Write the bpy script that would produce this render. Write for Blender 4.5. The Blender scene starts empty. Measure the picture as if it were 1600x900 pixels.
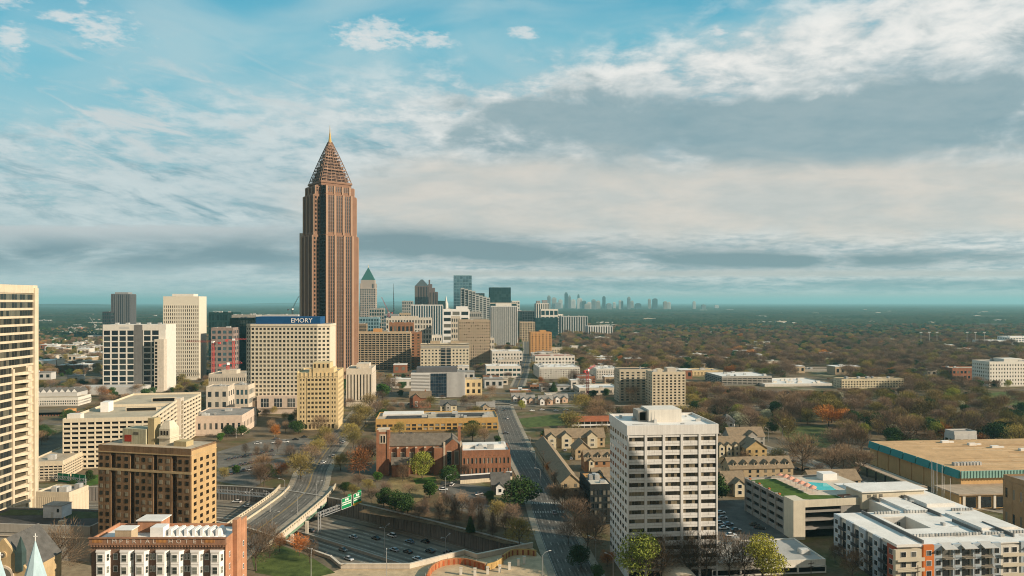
import bpy, math, random
import numpy as np
from mathutils import Vector, Matrix
from mathutils.geometry import delaunay_2d_cdt
random.seed(11)
R = math.radians
scene = bpy.context.scene
COL = scene.collection
EXPO = .32
F, H = 1100.0, 95.0            # focal length in photo pixels, eye height in metres


class NT:
    """small helper round a node tree"""
    def __init__(s, tree):
        s.t = tree
        tree.nodes.clear()

    def n(s, typ, **kw):
        o = s.t.nodes.new(typ)
        for k, v in kw.items():
            setattr(o, k, v)
        return o

    def put(s, sock, v):
        if hasattr(v, 'is_output'):
            s.t.links.new(v, sock)
        else:
            if hasattr(sock.default_value, '__len__') and not hasattr(v, '__len__'):
                v = (v,) * len(sock.default_value)
            if hasattr(v, '__len__') and len(v) == 3 and len(sock.default_value) == 4:
                v = (*v, 1)
            sock.default_value = v

    def m(s, op, a, b=None, c=None, clamp=False):
        o = s.n('ShaderNodeMath', operation=op, use_clamp=clamp)
        for i, v in enumerate((a, b, c)):
            if v is not None:
                s.put(o.inputs[i], v)
        return o.outputs[0]

    def mix(s, f, a, b, blend='MIX'):
        o = s.n('ShaderNodeMix', data_type='RGBA', blend_type=blend, clamp_factor=True)
        s.put(o.inputs[0], f); s.put(o.inputs[6], a); s.put(o.inputs[7], b)
        return o.outputs[2]

    def noise(s, vec, scale, detail=3, rough=.55, dist=0):
        o = s.n('ShaderNodeTexNoise')
        s.put(o.inputs['Vector'], vec)
        o.inputs['Scale'].default_value = scale; o.inputs['Detail'].default_value = detail
        o.inputs['Roughness'].default_value = rough; o.inputs['Distortion'].default_value = dist
        return o.outputs['Fac']

    def ss(s, v, lo, hi, a=0., b=1.):
        o = s.n('ShaderNodeMapRange', interpolation_type='SMOOTHSTEP')
        s.put(o.inputs['Value'], v)
        for k, x in zip(('From Min', 'From Max', 'To Min', 'To Max'), (lo, hi, a, b)):
            s.put(o.inputs[k], x)
        return o.outputs[0]

    def ramp(s, f, stops, interp='LINEAR'):
        o = s.n('ShaderNodeValToRGB')
        o.color_ramp.interpolation = interp
        e = o.color_ramp.elements
        while len(e) < len(stops):
            e.new(0.5)
        for x, (p, c) in zip(e, stops):
            x.position = p; x.color = (*c, 1) if len(c) == 3 else c
        s.put(o.inputs[0], f)
        return o.outputs[0]

    def vec(s, x, y, z=0.):
        o = s.n('ShaderNodeCombineXYZ')
        for i, v in enumerate((x, y, z)):
            s.put(o.inputs[i], v)
        return o.outputs[0]

    def scale(s, v, sc):
        o = s.n('ShaderNodeVectorMath', operation='MULTIPLY')
        s.put(o.inputs[0], v); s.put(o.inputs[1], sc)
        return o.outputs[0]


def lin(r, g, b):
    return tuple(((c / 255 + .055) / 1.055) ** 2.4 if c > 10 else c / 255 / 12.92 for c in (r, g, b))


# ---------------------------------------------------------------- camera
cam_data = bpy.data.cameras.new('camera')
cam = bpy.data.objects.new('camera', cam_data)
COL.objects.link(cam)
cam.location = (0, 0, H)
cam.rotation_euler = (R(90), 0, 0)
cam_data.sensor_width = 36
cam_data.lens = 36 * F / 1600
cam_data.shift_y = 22 / 1600
cam_data.clip_start = 1
cam_data.clip_end = 200000
scene.camera = cam

# ---------------------------------------------------------------- sun, exposure
SUN_AZ, SUN_EL = 68, 24         # degrees from straight behind the camera towards its right; height
to_sun = Vector((math.sin(R(SUN_AZ)) * math.cos(R(SUN_EL)), -math.cos(R(SUN_AZ)) * math.cos(R(SUN_EL)), math.sin(R(SUN_EL))))
sd = bpy.data.lights.new('sun', 'SUN')
sd.energy = 5.0
sd.angle = R(.4)
sd.color = (1, .84, .65)
sun = bpy.data.objects.new('sun', sd)
COL.objects.link(sun)
sun.rotation_euler = (-to_sun).to_track_quat('-Z', 'Y').to_euler()
sun.location = to_sun * 900
vs = scene.view_settings
vs.view_transform = 'Standard'; vs.look = 'None'; vs.exposure = EXPO; vs.gamma = 1; vs.use_curve_mapping = False

# ---------------------------------------------------------------- sky
world = bpy.data.worlds.new('World')
scene.world = world
world.use_nodes = True
w = NT(world.node_tree)
SKY = .1
tc = w.n('ShaderNodeTexCoord').outputs['Generated']
sep = w.n('ShaderNodeSeparateXYZ'); w.put(sep.inputs[0], tc)
dx, dy, dz = sep.outputs
ay = w.m('ADD', w.m('ABSOLUTE', dy), .03)
U = w.m('DIVIDE', dx, ay)
V = w.m('DIVIDE', dz, ay)
skyn = w.n('ShaderNodeTexSky', sky_type='NISHITA', sun_disc=False)
skyn.sun_elevation = R(SUN_EL); skyn.sun_rotation = R(180 - SUN_AZ)
skyn.air_density = 1.0; skyn.dust_density = .6; skyn.ozone_density = 1.0
base = w.mix(1, skyn.outputs[0], (.62, 1.08, .96), 'MULTIPLY')
pz = w.m('ADD', w.m('MAXIMUM', dz, 0), .13)
plane = w.vec(w.m('DIVIDE', dx, pz), w.m('DIVIDE', dy, pz), 0)
UV = w.vec(U, V, 0)


def K(r, g, b):
    return tuple(c / SKY / 2 ** (EXPO - .08) for c in lin(r, g, b))


def pu(px):
    return (px - 800) / F


def pv(py):
    return (472 - py) / F


def blob(px, py, sx, sy, tilt=0):
    """soft patch of cloud round a direction, sx, sy in the same units"""
    a = w.m('SUBTRACT', U, pu(px)); b = w.m('SUBTRACT', V, pv(py))
    c, s_ = math.cos(R(tilt)), math.sin(R(tilt))
    p = w.m('DIVIDE', w.m('ADD', w.m('MULTIPLY', a, c), w.m('MULTIPLY', b, s_)), sx / F)
    q = w.m('DIVIDE', w.m('SUBTRACT', w.m('MULTIPLY', b, c), w.m('MULTIPLY', a, s_)), sy / F)
    r2 = w.m('ADD', w.m('MULTIPLY', p, p), w.m('MULTIPLY', q, q))
    return w.m('EXPONENT', w.m('MULTIPLY', r2, -1))


def band(top, bot, soft):
    return w.m('MULTIPLY', w.ss(V, pv(bot) - soft / F, pv(bot) + soft / F), w.ss(V, pv(top) + soft / F, pv(top) - soft / F))


def add(*xs):
    o = xs[0]
    for x in xs[1:]:
        o = w.m('ADD', o, x)
    return o


nA = w.noise(plane, 2.6, 7, .58, .3)          # altocumulus
nB = w.noise(plane, 9.0, 5, .6, .2)           # small puffs
nP = w.noise(plane, 30.0, 6, .62, .15)
nC = w.noise(w.scale(UV, (3.0, 12, 1)), 2.2, 6, .55, .4)    # long flat streaks
nD = w.noise(w.scale(UV, (5, 9, 1)), 2.0, 6, .6, .3)
nE = w.noise(w.scale(UV, (2.2, 5.5, 1)), 1.7, 4, .5, .6)
tilt_uv = w.n('ShaderNodeVectorRotate', rotation_type='Z_AXIS'); w.put(tilt_uv.inputs['Vector'], UV); tilt_uv.inputs['Angle'].default_value = R(16)
nF = w.noise(w.scale(tilt_uv.outputs[0], (3.2, 15, 1)), 2.4, 6, .6, .5)   # wind-drawn streaks of the left half
# blue gradient: deep cyan high up, greyer low down
grad = w.ramp(w.m('MULTIPLY', w.m('MAXIMUM', V, 0), 2.0),
              [(0, K(120, 150, 158)), (.12, K(100, 142, 156)), (.28, K(118, 160, 173)), (.52, K(142, 190, 202)), (.72, K(112, 186, 206)), (.9, K(66, 164, 196)), (1, K(54, 155, 190))])
col = w.mix(.82, base, grad)
col = w.mix(w.m('MULTIPLY', w.ss(nE, .35, .7), .65), col, K(176, 202, 208))
# the big cloud field: its upper edge climbs to the right
edge = add(.30, w.m('MULTIPLY', U, .15), w.m('MULTIPLY', w.m('MULTIPLY', U, U), .16))
under = w.m('SUBTRACT', edge, V)
cover = add(w.m('MULTIPLY', under, 2.6), w.m('MULTIPLY', w.ss(U, -.85, .0), .26), .06, w.m('SUBTRACT', nA, .5), w.m('MULTIPLY', w.m('SUBTRACT', nB, .5), .75))
a1 = w.m('MULTIPLY', w.ss(cover, .06, .42), w.ss(under, -.09, .02))
shade = w.ss(add(nA, w.m('MULTIPLY', nB, .8)), .62, 1.12)
c1 = w.mix(shade, K(158, 178, 185), K(238, 235, 230))
a1 = w.m('MULTIPLY', a1, w.m('SUBTRACT', 1, w.m('MULTIPLY', w.ss(U, .05, -.5), .18)))
c1 = w.mix(w.ss(U, .05, -.45, 0, .6), c1, K(186, 202, 207))
col = w.mix(w.m('MULTIPLY', a1, .95), col, c1)
# drawn-out pale streaks, left half
st = w.m('MULTIPLY', w.ss(nF, .47, .68), add(blob(180, 210, 420, 95, -12), w.m('MULTIPLY', blob(420, 190, 300, 90, -10), .7)))
col = w.mix(w.m('MULTIPLY', st, .9, clamp=True), col, K(196, 206, 208))
col = w.mix(w.m('MULTIPLY', w.ss(nF, .52, .3), add(blob(160, 262, 260, 30, -6), blob(260, 330, 280, 32, -3), blob(600, 235, 90, 16, -4)), clamp=True), col, K(104, 150, 165))
# grey underside, right half
g = add(blob(1130, 215, 420, 62, 3), w.m('MULTIPLY', blob(1480, 150, 300, 55, 14), .85), w.m('MULTIPLY', blob(880, 180, 210, 42, -2), .75), w.m('MULTIPLY', blob(1440, 235, 330, 42, 3), .7))
g = w.ss(add(g, w.m('MULTIPLY', w.m('SUBTRACT', nD, .5), 2.0), w.m('MULTIPLY', w.m('SUBTRACT', nA, .5), 2.0), w.m('MULTIPLY', w.m('SUBTRACT', nB, .5), .5)), .3, 1.0)
col = w.mix(w.m('MULTIPLY', g, .9), col, w.mix(nC, K(118, 152, 164), K(152, 172, 177)))
# warm pale veil under it
vl = add(blob(1180, 320, 620, 62, 1), w.m('MULTIPLY', blob(760, 300, 260, 60, 0), .7), w.m('MULTIPLY', blob(1560, 310, 260, 60, 4), .6))
col = w.mix(w.m('MULTIPLY', w.ss(add(vl, w.m('MULTIPLY', w.m('SUBTRACT', nC, .5), .6)), .18, .85), .88), col, w.mix(w.ss(nC, .35, .7), K(192, 194, 190), K(214, 206, 196)))
# bank low on the left: pale crest, grey body
col = w.mix(w.m('MULTIPLY', w.m('MULTIPLY', w.ss(w.m('ADD', V, w.m('MULTIPLY', w.m('SUBTRACT', nB, .5), .016)), pv(353), pv(361)), w.ss(V, pv(400), pv(362))), w.ss(U, -.2, -.4)), col, K(190, 197, 199))
col = w.mix(w.m('MULTIPLY', w.m('MULTIPLY', band(376, 422, 20), w.ss(nC, .25, .62)), w.ss(U, -.15, -.35)), col, K(124, 148, 158))
# dark flat band and the thin bright line under it, right of the tower
d = w.m('MULTIPLY', add(blob(900, 400, 420, 20, -1), w.m('MULTIPLY', blob(640, 380, 170, 22, -2), .9), w.m('MULTIPLY', blob(1350, 408, 330, 13, 1), .8)), w.ss(nC, .12, .6))
col = w.mix(w.m('MULTIPLY', d, 1.1, clamp=True), col, K(126, 147, 154))
col = w.mix(w.m('MULTIPLY', w.m('MULTIPLY', band(424, 434, 4), w.ss(U, -.32, -.1)), .8), col, K(190, 189, 184))
col = w.mix(w.m('MULTIPLY', w.m('MULTIPLY', band(438, 456, 7), w.ss(nC, .2, .6)), w.m('MULTIPLY', w.ss(U, -.3, 0), .8)), col, K(116, 148, 155))
col = w.mix(w.m('MULTIPLY', w.m('MULTIPLY', band(458, 472, 5), w.ss(U, -.7, .1)), .85), col, K(186, 184, 178))
# fair-weather puffs high up
for px, py, sx, sy in ((180, 60, 52, 22), (118, 42, 26, 10), (48, 74, 26, 22), (8, 62, 14, 10), (30, 12, 36, 14), (152, 14, 12, 12), (590, 62, 62, 18), (585, 80, 45, 14), (680, 76, 36, 11), (818, 64, 26, 8), (1113, 64, 16, 6)):
    p = w.ss(add(blob(px, py, sx * 1.3, sy * 1.4, -8), w.m('MULTIPLY', w.m('SUBTRACT', nP, .5), 1.5), w.m('MULTIPLY', w.m('SUBTRACT', nB, .5), 1.0)), .42, 1.05)
    col = w.mix(w.m('MULTIPLY', p, .8), col, K(214, 218, 218))
col = w.mix(w.ss(V, 0, -.01), col, K(104, 134, 142))
# unseen sky behind the viewpoint, coloured warmer to warm the fill light
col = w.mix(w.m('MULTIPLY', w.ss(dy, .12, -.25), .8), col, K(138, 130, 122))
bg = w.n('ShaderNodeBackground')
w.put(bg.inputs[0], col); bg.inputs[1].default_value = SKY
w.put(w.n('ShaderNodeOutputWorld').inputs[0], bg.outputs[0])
scene.cycles.max_bounces = 5
scene.cycles.diffuse_bounces = 2
scene.cycles.glossy_bounces = 2
scene.cycles.transmission_bounces = 2
scene.cycles.volume_bounces = 0
scene.cycles.transparent_max_bounces = 4
scene.cycles.use_denoising = True
scene.cycles.filter_width = 1.05
# ================================================================ materials
MATS = {}


def coat(name, col, rough=.85, var=.14, scale=.35, streak=0, rnd=0, metal=0, spec=.12, tint=None, bump=0):
    """painted, stone or metal surface: colour broken up by two sizes of noise, optional rain streaks"""
    if name in MATS:
        return MATS[name]
    mt = bpy.data.materials.new(name); mt.use_nodes = True
    t = NT(mt.node_tree)
    ob = t.n('ShaderNodeTexCoord').outputs['Object']
    a = t.noise(ob, scale, 5, .6); b = t.noise(ob, scale * 9, 3, .6)
    f = t.m('ADD', t.m('MULTIPLY', a, .65), t.m('MULTIPLY', b, .35))
    if streak:
        s_ = t.noise(t.scale(ob, (1.6, 1.6, .05)), 1.2, 4, .6)
        f = t.m('ADD', t.m('MULTIPLY', f, 1 - streak), t.m('MULTIPLY', s_, streak))
    lo = tuple(c * (1 - 2.2 * var) for c in col)
    hi = tint or tuple(min(.95, c * (1 + 1.6 * var)) for c in col)
    c = t.ramp(f, [(.28, lo), (.72, hi)])
    if rnd:
        o = t.n('ShaderNodeObjectInfo').outputs['Random']
        c = t.mix(1, c, t.ramp(o, [(0, (1 - rnd,) * 3), (1, (1 + rnd,) * 3)]), 'MULTIPLY')
    p = t.n('ShaderNodeBsdfPrincipled')
    t.put(p.inputs['Base Color'], c); p.inputs['Roughness'].default_value = rough
    p.inputs['Metallic'].default_value = metal; p.inputs['Specular IOR Level'].default_value = spec
    if bump:
        bp = t.n('ShaderNodeBump'); bp.inputs['Strength'].default_value = bump; bp.inputs['Distance'].default_value = .1
        t.put(bp.inputs['Height'], b); t.put(p.inputs['Normal'], bp.outputs[0])
    t.put(t.n('ShaderNodeOutputMaterial').inputs[0], p.outputs[0])
    MATS[name] = mt
    return mt


def bricks(name, c1, c2, mortar, sx=.6, sz=.2, var=.25):
    """courses of brick"""
    if name in MATS:
        return MATS[name]
    mt = bpy.data.materials.new(name); mt.use_nodes = True
    t = NT(mt.node_tree)
    ob = t.n('ShaderNodeTexCoord').outputs['Object']
    sp = t.n('ShaderNodeSeparateXYZ'); t.put(sp.inputs[0], ob)
    v = t.vec(t.m('ADD', sp.outputs[0], sp.outputs[1]), sp.outputs[2])
    b = t.n('ShaderNodeTexBrick'); t.put(b.inputs['Vector'], v)
    b.inputs['Color1'].default_value = (*c1, 1); b.inputs['Color2'].default_value = (*c2, 1); b.inputs['Mortar'].default_value = (*mortar, 1)
    b.inputs['Scale'].default_value = 1; b.inputs['Brick Width'].default_value = sx; b.inputs['Row Height'].default_value = sz; b.inputs['Mortar Size'].default_value = .02
    f = t.m('ADD', t.m('MULTIPLY', t.noise(ob, .22, 5, .6), .6), t.m('MULTIPLY', t.noise(t.scale(ob, (1.4, 1.4, .04)), 1.1, 4), .4))
    c = t.mix(1, b.outputs[0], t.ramp(f, [(.3, (1 - 1.6 * var,) * 3), (.7, (1 + var,) * 3)]), 'MULTIPLY')
    p = t.n('ShaderNodeBsdfPrincipled'); t.put(p.inputs['Base Color'], c); p.inputs['Roughness'].default_value = .88; p.inputs['Specular IOR Level'].default_value = .2
    t.put(t.n('ShaderNodeOutputMaterial').inputs[0], p.outputs[0])
    MATS[name] = mt
    return mt


def glass(name, dark, light=None, share=.35, rough=.08, spec=.7, metal=0.0, mull=0):
    """window glass: each pane a little different, some with blinds"""
    if name in MATS:
        return MATS[name]
    mt = bpy.data.materials.new(name); mt.use_nodes = True
    t = NT(mt.node_tree)
    o = t.n('ShaderNodeObjectInfo').outputs['Random']
    g = t.n('ShaderNodeNewGeometry').outputs['Random Per Island']
    r = t.m('FRACT', t.m('ADD', t.m('MULTIPLY', o, 7.13), t.m('MULTIPLY', g, 3.7)))
    light = light or tuple(c * 2.5 for c in dark)
    c = t.ramp(r, [(0, tuple(x * .6 for x in dark)), (1 - share, dark), (min(.999, 1 - share + .06), light), (1, tuple(x * .7 for x in light))])
    ob = t.n('ShaderNodeTexCoord').outputs['Object']
    c = t.mix(t.m('MULTIPLY', t.noise(ob, 1.3, 3), .5), c, tuple(x * .5 for x in dark))
    if mull:
        sp = t.n('ShaderNodeSeparateXYZ'); t.put(sp.inputs[0], ob)
        fr = t.m('FRACT', t.m('DIVIDE', sp.outputs[2], mull))
        c = t.mix(t.m('LESS_THAN', fr, .3), c, tuple(x * 2.2 + .02 for x in dark))
    p = t.n('ShaderNodeBsdfPrincipled'); t.put(p.inputs['Base Color'], c); p.inputs['Roughness'].default_value = rough
    p.inputs['Specular IOR Level'].default_value = spec; p.inputs['Metallic'].default_value = metal
    t.put(t.n('ShaderNodeOutputMaterial').inputs[0], p.outputs[0])
    MATS[name] = mt
    return mt


def foliage(name, cols, rough=.85):
    """leaves or twigs: hue differs from tree to tree and from spray to spray"""
    if name in MATS:
        return MATS[name]
    mt = bpy.data.materials.new(name); mt.use_nodes = True
    t = NT(mt.node_tree)
    o = t.n('ShaderNodeObjectInfo').outputs['Random']
    g = t.n('ShaderNodeNewGeometry').outputs['Random Per Island']
    n = len(cols)
    o2 = t.m('FRACT', t.m('MULTIPLY', o, 13.7))
    c = t.ramp(o, [(i / max(1, n - 1), x) for i, x in enumerate(cols)])
    ob = t.n('ShaderNodeTexCoord').outputs['Object']
    k = t.m('ADD', t.m('MULTIPLY', g, .7), t.m('MULTIPLY', t.noise(ob, .45, 3), .6))
    c = t.mix(1, c, t.ramp(k, [(.1, (.6, .6, .6)), (1, (1.6, 1.55, 1.4))]), 'MULTIPLY')
    c = t.mix(1, c, t.ramp(o2, [(0, (.62, .62, .64)), (1, (1.35, 1.32, 1.28))]), 'MULTIPLY')
    p = t.n('ShaderNodeBsdfPrincipled'); t.put(p.inputs['Base Color'], c); p.inputs['Roughness'].default_value = rough; p.inputs['Specular IOR Level'].default_value = .12
    t.put(t.n('ShaderNodeOutputMaterial').inputs[0], p.outputs[0])
    MATS[name] = mt
    return mt


# ================================================================ meshes and objects
class MB:
    """collects shapes for ONE mesh object"""
    def __init__(s):
        s.v, s.f = [], []

    def add(s, vs, fs):
        o = len(s.v)
        s.v.extend(tuple(x) for x in vs); s.f.extend(tuple(o + i for i in f) for f in fs)
        return s

    def box(s, x0, x1, y0, y1, z0, z1):
        return s.add([(x0, y0, z0), (x1, y0, z0), (x1, y1, z0), (x0, y1, z0), (x0, y0, z1), (x1, y0, z1), (x1, y1, z1), (x0, y1, z1)],
                     [(0, 3, 2, 1), (4, 5, 6, 7), (0, 1, 5, 4), (1, 2, 6, 5), (2, 3, 7, 6), (3, 0, 4, 7)])

    def obox(s, o, u, u0, u1, n0, n1, z0, z1):
        """box in the frame of a wall: u along it, n out of it"""
        n = (u[1], -u[0])
        P = lambda a, b, z: (o[0] + u[0] * a + n[0] * b, o[1] + u[1] * a + n[1] * b, z)
        return s.add([P(u0, n1, z0), P(u1, n1, z0), P(u1, n0, z0), P(u0, n0, z0), P(u0, n1, z1), P(u1, n1, z1), P(u1, n0, z1), P(u0, n0, z1)],
                     [(0, 3, 2, 1), (4, 5, 6, 7), (0, 1, 5, 4), (1, 2, 6, 5), (2, 3, 7, 6), (3, 0, 4, 7)])

    def prism(s, poly, z0, z1, top=None):
        n = len(poly); top = top or poly
        vs = [(x, y, z0) for x, y in poly] + [(x, y, z1) for x, y in top]
        fs = [tuple(range(n - 1, -1, -1)), tuple(range(n, 2 * n))] + [(i, (i + 1) % n, n + (i + 1) % n, n + i) for i in range(n)]
        return s.add(vs, fs)

    def loft(s, a, b):
        """solid between two equal loops of 3-D points"""
        n = len(a)
        return s.add(list(a) + list(b), [tuple(range(n - 1, -1, -1)), tuple(range(n, 2 * n))] + [(i, (i + 1) % n, n + (i + 1) % n, n + i) for i in range(n)])

    def tube(s, p, q, r0, r1=None, n=5):
        r1 = r0 if r1 is None else r1
        p, q = Vector(p), Vector(q); d = (q - p)
        if d.length < 1e-6:
            return s
        d.normalize()
        a = d.orthogonal().normalized(); b = d.cross(a)
        L = lambda c, r: [c + (a * math.cos(2 * math.pi * i / n) + b * math.sin(2 * math.pi * i / n)) * r for i in range(n)]
        return s.loft(L(p, r0), L(q, r1))

    def path(s, pts, r, n=5):
        for p, q in zip(pts, pts[1:]):
            s.tube(p, q, r, r, n)
        return s

    def quad(s, *p):
        return s.add(p, [tuple(range(len(p)))])

    def gable(s, x0, x1, y0, y1, z0, z1, axis='x', over=.4, th=.25):
        """two roof planes with thickness; ridge along axis"""
        if axis == 'x':
            ym = (y0 + y1) / 2
            for ya in (y0 - over, y1 + over):
                zl = z0 - over * (z1 - z0) / (ym - y0)
                s.loft([(x0 - over, ya, zl), (x1 + over, ya, zl), (x1 + over, ym, z1), (x0 - over, ym, z1)],
                       [(x0 - over, ya, zl + th), (x1 + over, ya, zl + th), (x1 + over, ym, z1 + th), (x0 - over, ym, z1 + th)])
        else:
            xm = (x0 + x1) / 2
            for xa in (x0 - over, x1 + over):
                zl = z0 - over * (z1 - z0) / (xm - x0)
                s.loft([(xa, y0 - over, zl), (xa, y1 + over, zl), (xm, y1 + over, z1), (xm, y0 - over, z1)],
                       [(xa, y0 - over, zl + th), (xa, y1 + over, zl + th), (xm, y1 + over, z1 + th), (xm, y0 - over, z1 + th)])
        return s

    def mesh(s, name, mat):
        me = bpy.data.meshes.new(name)
        me.from_pydata(s.v, [], s.f)
        import bmesh
        bm = bmesh.new(); bm.from_mesh(me)
        bmesh.ops.recalc_face_normals(bm, faces=bm.faces)
        bm.to_mesh(me); bm.free()
        me.materials.append(mat)
        return me

    def obj(s, name, mat, parent=None, loc=(0, 0, 0), rz=0):
        return link(name, s.mesh(name, mat), parent, loc, rz)


def link(name, me, parent=None, loc=(0, 0, 0), rz=0):
    o = bpy.data.objects.new(name, me)
    COL.objects.link(o)
    o.location = loc; o.rotation_euler = (0, 0, rz)
    if parent is not None:
        o.parent = parent
    return o


def tag(o, label=None, cat=None, group=None, kind=None):
    for k, v in (('label', label), ('category', cat), ('group', group), ('kind', kind)):
        if v:
            o[k] = v
    return o


def thing(name, label, cat, loc, rz=0, group=None):
    o = bpy.data.objects.new(name, None)
    COL.objects.link(o)
    o.empty_display_size = 1
    o.location = loc; o.rotation_euler = (0, 0, rz)
    return tag(o, label, cat, group)


def kids(o):
    return o.children


def copy_thing(o, loc, rz=0, scale=None, label=None, group=None, parent=None):
    c = o.copy(); COL.objects.link(c)
    if parent is None:
        c.location = loc; c.rotation_euler = (0, 0, rz)
        if scale:
            c.scale = scale
        if label:
            c['label'] = label
        if group:
            c['group'] = group
    else:
        c.parent = parent
    for k in CHILD.get(o.name, ()):
        copy_thing(k, None, parent=c)
    return c


CHILD = {}


def remember(root):
    """note a prototype's parts once, so copying needs no search"""
    CHILD[root.name] = [o for o in root.children]
    for o in CHILD[root.name]:
        CHILD[o.name] = list(o.children)
    return root


def ribbon(pts, w0, w1=None, z=0., th=0.):
    """flat strip along a line, offset from w0 (left, negative) to w1 (right)"""
    m = MB()
    L = offset(pts, w0); Rr = offset(pts, w1)
    for i in range(len(pts) - 1):
        a = [(*L[i], z), (*Rr[i], z), (*Rr[i + 1], z), (*L[i + 1], z)]
        if th:
            m.loft([(x, y, z - th) for x, y, _ in a], a)
        else:
            m.quad(*a)
    return m


def offset(pts, d):
    out = []
    for i, p in enumerate(pts):
        a = Vector(pts[max(0, i - 1)]); b = Vector(pts[min(len(pts) - 1, i + 1)])
        t = (b - a).normalized()
        out.append((p[0] + t.y * d, p[1] - t.x * d))
    return out


def walk(pts, step):
    """points every step metres along a line, with direction"""
    out, left = [], 0.
    for a, b in zip(pts, pts[1:]):
        a, b = Vector(a), Vector(b); L = (b - a).length; t = (b - a) / L
        x = left
        while x < L:
            out.append((a + t * x, t)); x += step
        left = x - L
    return out


TEXT = {}


def letters(s, size, mat, depth=.1, space=1.0):
    """mesh of a word, upright, centred on its base line; faces -y"""
    cu = bpy.data.curves.new('lettering', 'FONT')
    cu.body = s; cu.size = size; cu.extrude = depth / 2; cu.align_x = 'CENTER'; cu.space_character = space; cu.resolution_u = 2
    o = bpy.data.objects.new('lettering', cu)
    COL.objects.link(o)
    dg = bpy.context.evaluated_depsgraph_get()
    me = bpy.data.meshes.new_from_object(o.evaluated_get(dg))
    bpy.data.objects.remove(o)
    me.transform(Matrix.Rotation(R(90), 4, 'X'))
    me.materials.clear(); me.materials.append(mat)
    return me


# ================================================================ buildings
FOOT = []          # footprints kept clear of scattered trees: (x, y, radius)
PANES = {}


def pane_mesh(w, h, mat, kind='window'):
    k = (round(w, 2), round(h, 2), mat.name, kind)
    if k not in PANES:
        PANES[k] = MB().box(-w / 2, w / 2, -.08, 0, 0, h).mesh('window', mat)
    return PANES[k]


class Bld:
    def __init__(s, name, label, cat, x, y, rot=0, group=None, z=0):
        s.root = thing(name, label, cat, (x, y, z), R(rot), group)
        s.x, s.y, s.rot = x, y, R(rot)
        s.wins = []

    def part(s, name, mb, mat, parent=None, label=None):
        o = mb.obj(name, mat, parent or s.root)
        if label:
            o['label'] = label
        return o

    def poly(s, w, d):
        s.w, s.d = w, d
        P = [(0, 0), (w, 0), (w, d), (0, d)]
        c, sn = math.cos(s.rot), math.sin(s.rot)
        n = max(1, int(max(w, d) / 12))
        for i in range(n + 1):
            for j in range(max(1, int(min(w, d) / 12)) + 1):
                a, b = (w * i / n, d * j / max(1, int(min(w, d) / 12))) if w >= d else (w * j / max(1, int(min(w, d) / 12)), d * i / n)
                FOOT.append((s.x + c * a - sn * b, s.y + sn * a + c * b, 9))
        return P

    def facade(s, mb, o, u, L, z0, z1, nx, nz, pf=.35, sf=.4, proud=.3, mat=None, ends=True, skip=None, name='window', pp=None, relief=True):
        """piers and spandrels proud of the wall with a pane in every opening"""
        bay, fl = L / nx, (z1 - z0) / nz
        pw, sh = bay * pf, fl * sf
        pp = proud + .04 if pp is None else pp
        if relief:
            if pw > .02:
                for i in range(nx + 1):
                    mb.obox(o, u, max(0, i * bay - pw / 2), min(L, i * bay + pw / 2), -.2, pp, z0, z1)
            if sh > .02:
                for j in range(nz + 1):
                    mb.obox(o, u, 0.01, L - .01, -.2, proud, max(z0, z0 + j * fl - sh / 2), min(z1, z0 + j * fl + sh / 2))
        n = (u[1], -u[0]); ang = math.atan2(u[1], u[0])
        for j in range(nz - 1, -1, -1):
            for i in range(nx):
                if skip and skip(i, j):
                    continue
                c = (i + .5) * bay
                s.wins.append(((o[0] + u[0] * c + n[0] * .02, o[1] + u[1] * c + n[1] * .02, z0 + j * fl + sh / 2), ang, bay - pw + .02, fl - sh + .02, mat, name))

    def close(s, cap=100):
        """the first hundred panes are parts of their own, the rest one part"""
        for p, a, w_, h_, mat, nm in s.wins[:cap]:
            link(nm, pane_mesh(w_, h_, mat), s.root, p, a)
        rest = s.wins[cap:]
        by = {}
        for r in rest:
            by.setdefault(r[4].name, []).append(r)
        for k, rs in by.items():
            m = MB()
            for p, a, w_, h_, mat, nm in rs:
                u = (math.cos(a), math.sin(a))
                m.obox((p[0], p[1]), u, -w_ / 2, w_ / 2, 0, .08, p[2], p[2] + h_)
            o = m.obj('window', rs[0][4], s.root)
            o['kind'] = 'stuff'
        return s


def roof_kit(b, w, d, h, roofmat, unitmat, n=5, rng=None, par=.9, th=.35, wall=None):
    """parapet ring, roof sheet a little below it, and plant on the roof"""
    rng = rng or random
    m = wall
    m.box(0, w, 0, th, h, h + par); m.box(0, w, d - th, d, h, h + par)
    m.box(0, th, th, d - th, h, h + par); m.box(w - th, w, th, d - th, h, h + par)
    b.part('roof', MB().box(th, w - th, th, d - th, h, h + .12), roofmat)
    for i in range(n):
        a = rng.uniform(1.2, min(5, w * .25)); c = rng.uniform(1.2, min(4, d * .3)); e = rng.uniform(.8, 2.4)
        x = rng.uniform(1, max(1.1, w - a - 1)); y = rng.uniform(1, max(1.1, d - c - 1))
        mm = MB().box(x, x + a, y, y + c, h + .12, h + .12 + e)
        mm.box(x + .15, x + a - .15, y + .15, y + c - .15, h + .12 + e, h + .3 + e)
        b.part('rooftop_unit', mm, unitmat)


def span(px0, px1, Y, rot):
    """left corner x and width of a front that begins at distance Y and fills columns px0..px1"""
    X0 = (px0 - 800) * Y / F; t = (px1 - 800) / F
    c, s_ = math.cos(R(rot)), math.sin(R(rot))
    return X0, (t * Y - X0) / (c - t * s_)


def ztop(py, Y):
    return H - (py - 472) * Y / F


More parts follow.
